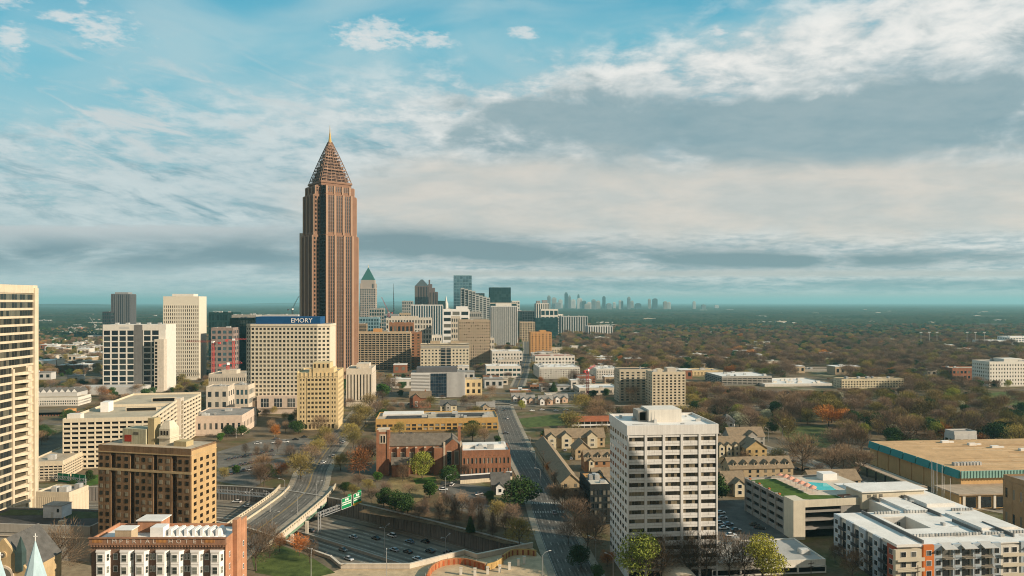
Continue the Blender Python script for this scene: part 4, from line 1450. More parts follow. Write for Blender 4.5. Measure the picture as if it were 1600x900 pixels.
block('white_fin_tower', 'white finned residential tower with stepped top in front of the green glass slab', 767, 808, 478, 1500, 34, coat('white_fin', (.6, .6, .57)), G_grey, (13, 1, .45, 0, .9), (8, 1, .45, 0, .9), units=4, both=True, pen=[(.2, .8, .2, .8, 6, M_white)])
block('green_glass_tower', 'dark green glass tower standing behind the white finned tower', 765.5, 798, 449, 2000, 50, coat('green_frame', (.02, .06, .06)), G_teal, (9, 16, .1, .15, .3), units=1)
block('roof_band_tower', 'green glass tower with a projecting pale roof band', 766, 807, 474, 1700, 40, coat('green_frame', (.02, .06, .06)), G_teal, (8, 12, .1, .2, .3), units=2, pen=[(-.02, 1.02, -.02, 1.02, 2.5, M_pale)])
block('mirror_tower', 'pale blue mirror-glass tower, highest of the midtown cluster', 709, 737, 430, 2100, 45, coat('pale_blue_frame', (.2, .32, .36)), glass('sky_glass', (.22, .38, .43), (.3, .45, .5), .4, rough=.05, metal=.8), (6, 18, .05, .08, .1), units=0)
# curved condominium with a descending roofline
b = Bld('curved_condo', 'glass condominium with a roofline stepping down to the right', 'building', *((lambda q: q[0])((lambda s_: [( s_[0], 1600)])(span(720, 766, 1600, 5.6)))), 5.6)
_, wd = span(720, 766, 1600, 5.6)
b.poly(wd, 40)
m = MB()
for k in range(8):
    a, c = wd * k / 8, wd * (k + 1) / 8
    hk = ztop(450 + k * 1.6 + (4 if k > 3 else 0), 1600)
    m.box(a, c, (k - 3.5) ** 2 * .5, 40, 0, hk)
    b.facade(m, (a, (k - 3.5) ** 2 * .5), (1, 0), c - a, 3, hk - 2, 1, 22, .3, .3, .5, G_grey)
    b.part('roof', MB().box(a, c, 1 + (k - 3.5) ** 2 * .5, 39, hk, hk + .5), M_roof_grey)
b.part('wall', m, coat('pale_balcony', (.42, .44, .42)))
b.close()
# midtown landmarks
Y = 2400
X, wd = span(562, 586.5, Y, 5.6)
b = Bld('copper_roof_tower', 'stone tower with a pointed green copper roof and small spire', 'skyscraper', X, Y, 5.6)
h = ztop(441, Y); b.poly(wd, wd)
m = MB().box(0, wd, 0, wd, 0, h - 20)
b.facade(m, (0, 0), (1, 0), wd, 2, h - 22, 7, 18, .4, .35, .8, G_grey)
b.facade(m, (wd, 0), (0, 1), wd, 2, h - 22, 7, 18, .4, .35, .8, G_grey)
m.prism([(3, 3), (wd - 3, 3), (wd - 3, wd - 3), (3, wd - 3)], h - 20, h + 8)
for x in (0, wd - 6):
    for y in (0, wd - 6):
        m.box(x, x + 6, y, y + 6, h - 20, h - 4)
b.part('wall', m, coat('dusk_stone', (.40, .34, .29)))
tip = ztop(417, Y)
b.part('roof', MB().prism([(4, 4), (wd - 4, 4), (wd - 4, wd - 4), (4, wd - 4)], h + 8, tip, [(wd / 2 - .3, wd / 2 - .3), (wd / 2 + .3, wd / 2 - .3), (wd / 2 + .3, wd / 2 + .3), (wd / 2 - .3, wd / 2 + .3)]), coat('green_copper', (.03, .115, .10)))
b.part('spire', MB().tube((wd / 2, wd / 2, tip - 2), (wd / 2, wd / 2, tip + 9), 1, .2), coat('gold_leaf', (.75, .5, .16)))
b.close()
Y = 2200
X, wd = span(648, 670, Y, 5.6)
b = Bld('gabled_tower', 'dark granite tower with a pointed gabled crown and stepped shoulder', 'skyscraper', X, Y, 5.6)
h = ztop(447, Y); b.poly(wd, 40)
m = MB().box(0, wd, 0, 36, 0, h)
b.facade(m, (0, 0), (1, 0), wd, 2, h - 2, 9, 1, .45, 0, .8, G_dark)
tip = ztop(436.5, Y)
b.part('wall', m, coat('plum_granite', (.16, .12, .11)))
b.part('roof', MB().prism([(0, 0), (wd, 0), (wd, 36), (0, 36)], h, tip, [(wd / 2 - 3, 14), (wd / 2 + 3, 14), (wd / 2 + 3, 22), (wd / 2 - 3, 22)]), coat('slate_blue_roof', (.08, .10, .11)))
b.close()
b = block('stepped_tower', 'dark stepped tower with a finial, right shoulder of the gabled tower', 668, 684, 456, 2260, 40, coat('plum_granite', (.16, .12, .11)), G_warm, (6, 1, .45, 0, .8), units=0,
          pen=[(.0, .72, .1, .8, 14, MATS['plum_granite']), (.05, .45, .2, .7, 26, MATS['plum_granite']), (.1, .25, .3, .5, 40, MATS['plum_granite'])])
block('blue_base_block', 'blue-grey glass block at the foot of the copper-roofed tower', 558, 592, 496, 1500, 34, coat('pale_blue_frame', (.2, .32, .36)), G_blue, (8, 8, .3, .3, .4), units=3)
block('plaza_tower', 'grey glazed block between the copper-roofed tower and the antenna mast', 577, 600, 482, 1900, 34, M_conc, G_teal, (6, 8, .3, .3, .4), units=3)
block('teal_midrise', 'teal glass midrise just right of the striped condominium', 684, 695, 470, 1700, 30, coat('green_frame', (.02, .06, .06)), G_teal, (3, 10, .15, .25, .3), units=1)
block('pale_dome_flats', 'slim pale apartment block with a small white dome', 705, 719, 494, 1130, 20, M_pale, G_grey, (4, 8, .4, .4, .2), units=2)
# more of midtown, packed behind
for args in (
        ('tan brick midrise wedged behind the white grid office', 624, 650, 489, 1500, 30, M_tan, G_dark, (7, 8, .45, .45, .3)),
        ('blue glass midrise left of the striped condominium', 600, 622, 491, 1650, 30, M_grey, G_blue, (6, 7, .2, .3, .3)),
        ('slim dark glass tower right of the striped condominium', 690, 704, 487, 1560, 26, M_dark, G_teal, (4, 8, .15, .25, .3)),
        ('grey office behind the black and white flats', 733, 752, 487, 1450, 28, M_conc, G_grey, (6, 7, .4, .4, .3)),
        ('pale block at the foot of the white finned tower', 750, 772, 528, 1250, 24, M_pale, G_dark, (6, 3, .45, .45, .3)),
        ('dark glass office right of the white finned tower', 806, 816, 486, 1800, 30, M_dark, G_teal, (3, 9, .15, .25, .3)),
        ('grey glass tower behind the tan flats', 816, 836, 486, 2200, 40, M_conc, G_grey, (5, 8, .3, .3, .4)),
        ('white office between the teal midrise and the grey-white slab', 868, 880, 491, 2100, 30, M_white, G_grey, (4, 7, .4, .4, .4)),
        ('low brick flats before the balcony slab', 600, 640, 588, 900, 18, M_red, G_dark, (9, 2, .45, .45, .3)),
        ('pink-cream flats behind the buff house', 778, 812, 562, 940, 16, M_pale, G_dark, (8, 3, .45, .45, .3)),
        ('cream walk-up flats beside the orange tower', 862, 890, 544, 1250, 22, M_cream, G_dark, (7, 3, .45, .45, .3)),
        ('white walk-up flats at the edge of the woods beyond the orange tower', 893, 930, 541, 1350, 22, M_white, G_dark, (9, 3, .45, .45, .3)),
        ('copper-brown office just right of the bronze tower', 556, 572, 506, 1250, 24, M_brown, G_dark, (5, 9, .4, .4, .3)),
        ('white rooftop block behind the cream hotel', 664, 690, 524, 1180, 24, M_white, G_dark, (7, 4, .45, .45, .3)),
        ('dark teal glass tower far behind the mirror-glass tower', 741, 757, 458, 2500, 40, M_dark, G_teal, (5, 12, .1, .2, .3)),
        ('grey slab far behind the gabled tower', 628, 645, 470, 2700, 40, M_conc, G_grey, (5, 8, .4, .4, .5)),
        ('white and grey hotel far right of the green glass tower', 800, 812, 470, 2600, 40, M_white, G_grey, (4, 8, .4, .4, .5)),
        ('brick loft block near the red crane', 902, 930, 588, 800, 24, M_red, G_dark, (7, 3, .4, .45, .3))):
    block('midtown_building', args[0], *args[1:], units=3)
# orange tower and company
block('orange_tower', 'narrow bright orange brick tower with a blank sunlit side', 829, 862, 519, 1245, 24, coat('orange_brick_plain', (.55, .29, .11)), G_warm, (6, 10, .6, .5, .1), units=1, pen=[(.45, .75, .2, .7, 4, M_orange)])
block('tan_tower', 'tan flats with grey roof left of the orange tower', 812, 836, 503, 1700, 30, M_tan, G_warm, (6, 8, .4, .4, .3), units=2)
block('pavilion_tower', 'white residential tower crowned with small rooftop pavilions', 838, 858, 474, 2150, 40, M_white, G_grey, (6, 1, .45, 0, .7), units=0, pen=[(.05, .35, .2, .6, 9, M_grey), (.5, .9, .2, .6, 11, M_grey)])
block('green_midrise', 'broad dark teal glass midrise behind the orange tower', 837, 872, 497, 1850, 34, coat('green_frame', (.02, .06, .06)), G_teal, (9, 7, .12, .2, .3), units=1)
block('white_frame_block', 'white framed glass block on top of the teal midrise', 845, 872, 483, 2050, 34, M_white, G_teal, (4, 4, .2, .3, .5), units=1)
block('wide_condo', 'wide grey-white condominium slab with bowed glass bays beyond the orange tower', 877, 918, 494, 2000, 36, coat('pale_balcony', (.42, .44, .42)), G_teal, (11, 1, .5, 0, 1.2), units=3)
block('low_condo', 'low row of striped white condominiums at the edge of the woods', 919, 957, 509, 1900, 34, coat('white_fin', (.6, .6, .57)), G_grey, (10, 1, .5, 0, 1.2), units=3)
# low white housing in the middle
M_apt = coat('apartment_white', (.66, .62, .55), var=.08)
block('white_flats', 'white four-storey flats with a white roof left of the dark street', 769, 816, 549, 1010, 40, M_apt, G_dark, (10, 4, .5, .5, .2), units=6, roof=M_roof_white)
block('glazed_hall', 'white hall with a long green-glazed front beside the dark street', 760, 814, 572, 880, 32, M_apt, G_teal, (8, 2, .2, .5, .3), units=4, roof=M_roof_white)
block('white_apartments', 'long white apartment block with grey balconies and a jumbled white roof', 843, 906, 574, 870, 55, M_apt, G_dark, (16, 5, .45, .45, .6), units=14, roof=M_roof_white)
block('white_apartments', 'white apartment block right of the red crane', 932, 968, 576, 865, 40, M_apt, G_dark, (10, 5, .45, .45, .5), units=9, roof=M_roof_white)
block('red_eaves_block', 'white block with broad rust-red eaves behind the white apartments', 836, 898, 556, 1000, 30, M_apt, G_dark, (12, 3, .5, .5, .2), units=4, roof=coat('rust_roof', (.28, .09, .05)))
block('low_store', 'low store with a pale flat roof and dark loading bay', 905, 968, 606, 720, 34, M_pale, G_dark, (6, 1, .3, .4, .2), units=4, roof=M_roof_white)
block('brick_store', 'low dark-roofed brick store beside the avenue', 828, 858, 601, 770, 22, coat('red_brown_brick', (.30, .15, .08)), G_dark, (6, 1, .4, .5, .1), units=2, roof=M_roof_dark)
block('shop_row', 'low red brick shop row with a pale roof', 797, 830, 610, 740, 16, coat('red_brown_brick', (.30, .15, .08)), G_dark, (7, 1, .4, .5, .1), units=2, roof=M_roof_white)
block('dark_roof_hall', 'low hall with a black flat roof behind the buff house', 755, 780, 588, 830, 16, coat('red_brown_brick', (.30, .15, .08)), G_dark, (5, 1, .4, .5, .1), units=1, roof=M_roof_dark)
block('white_terrace', 'long white terrace of houses with a low pale roof', 853, 914, 616, 690, 12, M_apt, G_dark, (12, 1, .4, .5, .2), units=2, roof=M_roof_grey)
block('tan_midrise', 'tan three-storey housing with gables right of the twin cream towers', 1073, 1130, 579, 900, 30, M_yellow, G_dark, (11, 3, .45, .45, .5), units=4, roof=M_roof_tan)
block('dark_parking', 'dark open-sided parking structure beyond the trees', 1128, 1206, 588, 800, 50, M_conc, G_void, (10, 4, .12, .45, .6), units=8, roof=M_roof_white)
block('white_lofts', 'cluster of low white lofts with stepped roofs beside the dark parking structure', 1195, 1300, 600, 790, 60, M_apt, G_dark, (18, 2, .5, .5, .3), units=26, roof=M_roof_white, unit=M_apt)
block('cream_terrace', 'long cream three-storey terrace with dark mansard roof among the trees', 1315, 1412, 592, 770, 16, coat('terrace_cream', (.60, .52, .36)), G_dark, (22, 3, .45, .45, .3), units=10, roof=coat('brown_shingle', (.20, .15, .10)))
block('stone_school', 'grey stone school with brown roofs beyond the white lofts', 1252, 1318, 577, 960, 30, M_conc, G_dark, (12, 2, .5, .5, .2), units=3, roof=coat('brown_shingle', (.20, .15, .10)))
block('white_hotel', 'white seven-storey block with small square windows at the right edge', 1546, 1640, 565, 790, 26, coat('bright_white_render', (.74, .70, .62), var=.05), G_warm, (22, 6, .6, .55, .15), units=4, pen=[(.3, .6, .2, .8, 3.5, M_white)], both=True)
block('brick_school', 'red brick school beyond the woods left of the white block', 1488, 1540, 575, 850, 20, M_red, G_dark, (9, 2, .4, .5, .2), units=3, roof=M_roof_tan)
block('long_white_hall', 'long white hall beyond the stadium lights', 1536, 1578, 532, 1480, 30, M_pure, G_dark, (8, 1, .5, .6, .2), units=2, roof=M_roof_white)
block('white_midrise', 'white midrise with a bluish side at the right edge of the woods', 1578, 1640, 526, 1500, 34, M_pure, G_blue, (14, 4, .4, .5, .3), units=3, roof=M_roof_white)

# twin cream towers
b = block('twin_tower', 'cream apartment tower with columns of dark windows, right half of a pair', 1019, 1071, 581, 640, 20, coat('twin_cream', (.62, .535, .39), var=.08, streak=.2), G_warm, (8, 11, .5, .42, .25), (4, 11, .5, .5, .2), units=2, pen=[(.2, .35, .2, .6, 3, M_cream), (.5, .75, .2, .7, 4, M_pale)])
b = block('twin_tower', 'cream apartment tower in shadow, left half of a pair', 968, 1018, 577, 668, 20, coat('twin_cream_shaded', (.52, .455, .34), var=.08, streak=.2), G_dark, (6, 11, .5, .42, .25), (4, 11, .5, .5, .2), units=1, roof=M_roof_dark)  # darker copy of the twin cream, shade put into the wall colour

# ---------------------------------------------------------------- red brick church with tower
Y = 385
X, wd = span(607, 722, Y, 5.6)
M_ch = bricks('church_brick', (.31, .125, .062), (.25, .10, .05), (.36, .22, .14))
M_ct = coat('church_stone', (.62, .52, .40))
M_cr = coat('church_slate', (.17, .145, .115), var=.2, scale=.5)
b = Bld('brick_church', 'red brick church with a square bell tower and grey pitched roof', 'church', X, Y, 5.6)
b.poly(wd, 22)
ne_ = wd * .74
m = MB().box(0, ne_, 3, 15, 0, 16)
m.box(ne_, wd, 0, 18, 0, 15)
for k in range(7):
    x = k * ne_ / 6
    m.box(x - .5, x + .5, 1.6, 3, 0, 14.5)
m.box(ne_ - 5, ne_ - .3, -1, 3, 0, 14.8)
m.loft([(0, 3, 16), (.5, 3, 16), (.5, 15, 16), (0, 15, 16)], [(0, 8.8, 21), (.5, 8.8, 21), (.5, 9.2, 21), (0, 9.2, 21)])
m.loft([(ne_ + .3, 0, 15), (wd - .3, 0, 15), (wd - .3, .5, 15), (ne_ + .3, .5, 15)], [(ne_ + 4.8, 0, 19), (wd - 4.8, 0, 19), (wd - 4.8, .5, 19), (ne_ + 4.8, .5, 19)])
b.part('wall', m, M_ch)
b.part('roof', MB().gable(0.5, ne_ + 4, 3, 15, 16, 21, 'x', .5), M_cr)
b.part('roof', MB().gable(ne_, wd, .6, 18, 15, 19.4, 'y', .1), M_cr)
tr = MB()
for k in range(7):
    x = k * ne_ / 6
    tr.box(x - .6, x + .6, 1.5, 3, 14.5, 15.0)
tr.box(0, ne_, 2.8, 3, 15.4, 16)
tr.box(ne_ + .2, ne_ + 1.2, -.6, 0, 0, 18); tr.box(wd - 1.2, wd - .2, -.6, 0, 0, 18)
b.part('stone_trim', tr, M_ct)
for k in range(6):
    x = (k + .5) * ne_ / 6
    f = b.part('window', MB().box(x - 1.2, x + 1.2, 2.92, 3, 5, 12.2), M_ct)
    MB().box(x - 1, x - .1, 2.85, 2.92, 5.3, 11.8).box(x + .1, x + 1, 2.85, 2.92, 5.3, 11.8).obj('pane', G_dark, f)
for x in (ne_ + 3.3, ne_ + 7.4):
    f = b.part('window', MB().box(x - 1.3, x + 1.3, -.08, 0, 5, 13), M_ct)
    MB().box(x - 1.1, x + 1.1, -.15, -.08, 5.3, 12.6).obj('pane', G_dark, f)
b.part('side_chapel', MB().box(2, 11, -3, 1.6, 0, 7), M_ch)
b.part('chapel_roof', MB().gable(2, 11, -3, 1.7, 7, 10, 'x', .4), M_cr)
tw = MB().box(-6.2, -.02, 1, 7.5, 0, 24)
for x in (-6.6, -.8):
    for y in (.6, 6.7):
        tw.box(x, x + 1.2, y, y + 1.2, 0, 25)
tw = b.part('bell_tower', tw, M_ch)
MB().box(-6.3, .1, .9, 7.6, 24, 25.2).obj('tower_cap', M_ct, tw)
f = MB().box(-4.9, -1.3, .88, 1, 17.5, 22.5).obj('belfry_opening', M_ct, tw)
MB().box(-4.3, -3.4, .8, .88, 18, 21.8).box(-2.8, -1.9, .8, .88, 18, 21.8).obj('pane', G_void, f)
b.part('chimney', MB().box(wd - 2.2, wd - .6, 8, 9.6, 12, 25), M_ch)
block('church_hall', 'low red brick hall with a pale roof attached to the church', 722, 797, 704, 378, 18, M_ch, glass('hall_glass', (.12, .11, .09), (.42, .38, .30), .5), (12, 2, .5, .45, .35), units=4, roof=M_roof_white, top=2, base=1.4, pen=[(.02, .95, .55, .98, 1.8, M_roof_white)])
# long ochre school building
b = block('ochre_school', 'long ochre brick school building with tall banded windows', 587, 778, 655, 514, 34, coat('ochre_brick', (.52, .32, .11), var=.14, streak=.3), glass('school_glass', (.06, .05, .04), (.45, .42, .34), .35), (21, 2, .28, .32, .4), (8, 2, .4, .4, .3), units=12, roof=M_roof_tan, top=2.6, base=.8,
          pen=[(.08, .42, .1, .5, .6, M_roof_dark), (.04, .38, .5, .95, 1.6, M_roof_white), (.5, .9, .3, .7, .6, M_roof_dark)])
# houses behind it
def gable_house(name, label, X, Y, rot, w_, d_, e, r, wall, roof, axis='x', dorm=0, cross=(), group=None, cat='house', chim=False, wins=True, z=0):
    b = Bld(name, label, cat, X, Y, rot, group, z)
    b.poly(w_, d_)
    m = MB().box(0, w_, 0, d_, 0, e)
    if axis == 'x':
        ym = d_ / 2
        for xa, xb in ((0, .3), (w_ - .3, w_)):
            m.loft([(xa, 0, e), (xb, 0, e), (xb, d_, e), (xa, d_, e)], [(xa, ym - .05, r), (xb, ym - .05, r), (xb, ym + .05, r), (xa, ym + .05, r)])
    else:
        xm = w_ / 2
        for ya, yb in ((0, .3), (d_ - .3, d_)):
            m.loft([(0, ya, e), (w_, ya, e), (w_, yb, e), (0, yb, e)], [(xm - .05, ya, r), (xm + .05, ya, r), (xm + .05, yb, r), (xm - .05, yb, r)])
    b.part('wall', m, wall)
    b.part('roof', MB().gable(0, w_, 0, d_, e, r, axis, .5), roof)
    for k in range(dorm):                       # small gabled dormers on the front slope
        x = w_ * (k + .5) / dorm; ym = d_ / 2
        zb = e + (r - e) * .28
        dm = MB().box(x - .95, x + .95, ym * .2, ym * .75, zb - .6, zb + 1.3)
        dm.loft([(x - .95, ym * .2, zb + 1.3), (x + .95, ym * .2, zb + 1.3), (x + .95, ym * .2 + .2, zb + 1.3), (x - .95, ym * .2 + .2, zb + 1.3)], [(x - .03, ym * .2, zb + 2.4), (x + .03, ym * .2, zb + 2.4), (x + .03, ym * .2 + .2, zb + 2.4), (x - .03, ym * .2 + .2, zb + 2.4)])
        dm = b.part('dormer', dm, M_cream)
        MB().gable(x - .95, x + .95, ym * .15, ym * .95, zb + 1.3, zb + 2.5, 'y', .3, .15).obj('dormer_roof', roof, dm)
        MB().box(x - .5, x + .5, ym * .2 - .06, ym * .2, zb + .1, zb + 1.2).obj('window', G_dark, dm)
    for (x0, x1, out, hh, cw) in cross:         # front gables stepping forward
        xm = (x0 + x1) / 2
        gm = MB().box(x0, x1, -out, d_ * .4, 0, e + hh)
        rr = e + hh + (x1 - x0) * .42
        gm.loft([(x0, -out, e + hh), (x1, -out, e + hh), (x1, -out + .3, e + hh), (x0, -out + .3, e + hh)], [(xm - .05, -out, rr), (xm + .05, -out, rr), (xm + .05, -out + .3, rr), (xm - .05, -out + .3, rr)])
        gm = b.part('front_gable', gm, cw)
        MB().gable(x0, x1, -out, d_ * .55, e + hh, rr, 'y', .4).obj('gable_roof', roof, gm)
        for zz in (1.2, 4.2):
            if zz + 1.8 < e + hh:
                q = MB().box(x0 + (x1 - x0) * .3, x1 - (x1 - x0) * .3, -out - .08, -out, zz, zz + 1.9).obj('window', M_pure, gm)
                MB().box(x0 + (x1 - x0) * .33, x1 - (x1 - x0) * .33, -out - .12, -out - .08, zz + .15, zz + 1.75).obj('pane', G_dark, q)
    if wins:
        nwin = max(2, int(w_ / 4))
        for k in range(nwin):
            for zz in ((1.1, 4.0) if e > 5 else (1.1,)):
                x = w_ * (k + .5) / nwin
                b.wins.append(((x, -.02, zz), 0, 1.3, 1.6, G_dark, 'window'))
        for k in range(max(1, int(d_ / 4))):
            y = d_ * (k + .5) / max(1, int(d_ / 4))
            for zz in ((1.1, 4.0) if e > 5 else (1.1,)):
                b.wins.append(((w_ + .02, y, zz), R(90), 1.2, 1.6, G_dark, 'window'))
                b.wins.append(((-.02, y, zz), R(-90), 1.2, 1.6, G_dark, 'window'))
    if chim:
        b.part('chimney', MB().box(w_ * .7, w_ * .7 + 1, d_ * .45, d_ * .45 + 1, e, r + 1.6), M_ch)
    b.close()
    return b


def at(px, Y):
    return (px - 800) * Y / F, Y


M_sh = coat('tan_shingle', (.27, .205, .135), var=.18, scale=.6)
M_shd = coat('grey_shingle', (.12, .115, .105), var=.2, scale=.6)
M_side = coat('cream_siding', (.62, .54, .38), var=.08)
M_pebble = coat('tan_siding', (.44, .34, .21), var=.1)
gable_house('townhouse', 'tan townhouse row with two cream front gables facing the small green', *at(853, 458), 5.6, 39, 11, 6.5, 11.5, M_pebble, M_sh, 'x', 0, [(1, 6.5, 2, .8, M_side), (10, 16.5, 2.6, 1.2, M_side), (27, 33.5, 2.6, 1.2, M_side)])
gable_house('townhouse', 'brown-roofed townhouse with one broad tan gable in the middle of the court', *at(899, 424), 5.6, 10, 14, 6, 10.5, M_pebble, M_sh, 'y')
gable_house('townhouse', 'townhouse row with four small cream dormers left of the white office tower', *at(914, 393), 5.6, 22, 11, 6.4, 11.2, coat('rust_siding', (.34, .19, .10)), M_sh, 'x', 4, [(2, 5, 1.6, 0, M_side)])
gable_house('townhouse', 'tan-roofed townhouse with dormers half behind the white office tower', *at(928, 352), 5.6, 16, 11, 6.2, 10.8, M_pebble, M_sh, 'x', 2)
gable_house('townhouse', 'long townhouse row with grey side gables beside the avenue hedge', 24, 346, 5.6, 10, 98, 6.0, 10.4, M_pebble, M_sh, 'y')
for i in range(5):
    pass
gable_house('townhouse', 'tan-roofed townhouse end with a low ridge near the avenue corner', 37, 335, 5.6, 16, 10, 5.5, 9.5, M_pebble, M_sh, 'x', 0)
gable_house('townhouse', 'townhouse row with four tall cream gables just right of the white office tower', *at(1120, 432), 5.6, 20, 11, 6.6, 11.4, M_pebble, M_sh, 'x', 0, [(1, 4.4, 1.6, .6, M_side), (5.6, 9, 1.6, .6, M_side), (10.6, 14, 1.6, .6, M_side), (15.2, 18.6, 1.6, .6, M_side)])
gable_house('townhouse', 'tan hall house with a wide sunlit gable and round-cornered brown roof', *at(1166, 425), 5.6, 13, 18, 6.6, 11.2, coat('ochre_siding', (.50, .36, .17)), M_sh, 'y')
gable_house('townhouse', 'townhouse with shadowed grey side behind the wide sunlit gable', *at(1140, 462), 5.6, 24, 12, 6.6, 11.6, M_conc, M_sh, 'x', 0, [(12, 18, 2, 1, M_conc)])
gable_house('townhouse', 'long tan townhouse row with six small dormers behind the turf-topped garage', *at(1141, 374), 5.6, 35, 12, 6.4, 11.2, M_pebble, M_sh, 'x', 6)
gable_house('townhouse', 'townhouse with a cream cross gable beside the garage wall', *at(1133, 345), 5.6, 11, 12, 5.8, 10.6, M_pebble, M_sh, 'x', 0, [(4, 9, 2.4, .4, M_side)])
gable_house('townhouse', 'low townhouse with a brown roof beyond the rooftop pool', *at(1268, 352), 5.6, 26, 11, 5.6, 9.6, M_pebble, M_sh, 'x', 0)
gable_house('chalet', 'small gabled house with a pale front and dark roof behind the white office tower', *at(1120, 520), -20, 12, 18, 6, 10, M_pure, M_shd, 'y')
gable_house('brick_villa', 'red brick villa with gabled roofs in front of the louvred building', *at(640, 632), 5.6, 19, 14, 9, 14, M_red, coat('brown_shingle', (.20, .15, .10)), 'x', 0, [(3, 9, 2, 1, M_red)], chim=True)
gable_house('cream_house', 'cream house with a dark central porch left of the avenue', *at(688, 600), 5.6, 14, 11, 7, 10.5, M_side, M_shd, 'x', 0, [(4.5, 9, 1.5, .5, M_conc)])
gable_house('cream_house', 'cream house with a grey roof at the avenue corner', *at(745, 590), 5.6, 15, 11, 7, 10.5, M_side, M_roof_grey, 'x', 0, [(5, 10, 1.5, .5, M_tan)])
for i, (px, Yc, lab) in enumerate(((800, 668, 'pink-cream cottage nearest the avenue with a grey roof'), (814, 655, 'pink-cream cottage with a white gable, second from the avenue'), (842, 650, 'pink-cream cottage with twin gables in the middle of its row'), (866, 662, 'pink-cream cottage with a porch at the green end of its row'))):
    gable_house('cottage', lab, *at(px, Yc), 5.6, 13, 10, 4.6, 8, coat('pink_cream_siding', (.66, .47, .34)), M_roof_grey, 'x', 0, [(1, 5, 2, .2, M_pure), (7.5, 11.5, 2, .2, MATS['pink_cream_siding'])])
# motel with the red roof
b = Bld('motel', 'two-storey motel with a long rust-red hipped roof and white balcony rail', 'motel', *at(894, 524), 5.6)
b.poly(36, 11)
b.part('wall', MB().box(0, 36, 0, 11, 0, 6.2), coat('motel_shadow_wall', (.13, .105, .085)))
b.part('roof', MB().prism([(-1, -2.2), (37, -2.2), (37, 12), (-1, 12)], 6.2, 9.2, [(3, 4.5), (33, 4.5), (33, 6), (3, 6)]), coat('rust_tile', (.33, .115, .055), var=.15, scale=.5))
b.part('balcony_rail', MB().box(-.6, 36.6, -2.1, -1.95, 3.2, 4.2).box(-.6, 36.6, -2.0, 0, 2.9, 3.2), M_pure)
for k in range(9):
    b.part('post', MB().box(k * 4.4, k * 4.4 + .25, -2.0, -1.75, 0, 6.2), M_pure)
    for zz in (.2, 3.3):
        b.wins.append(((k * 4 + 2, -.02, zz), 0, 1.6, 2.0, G_dark, 'window'))
b.close()
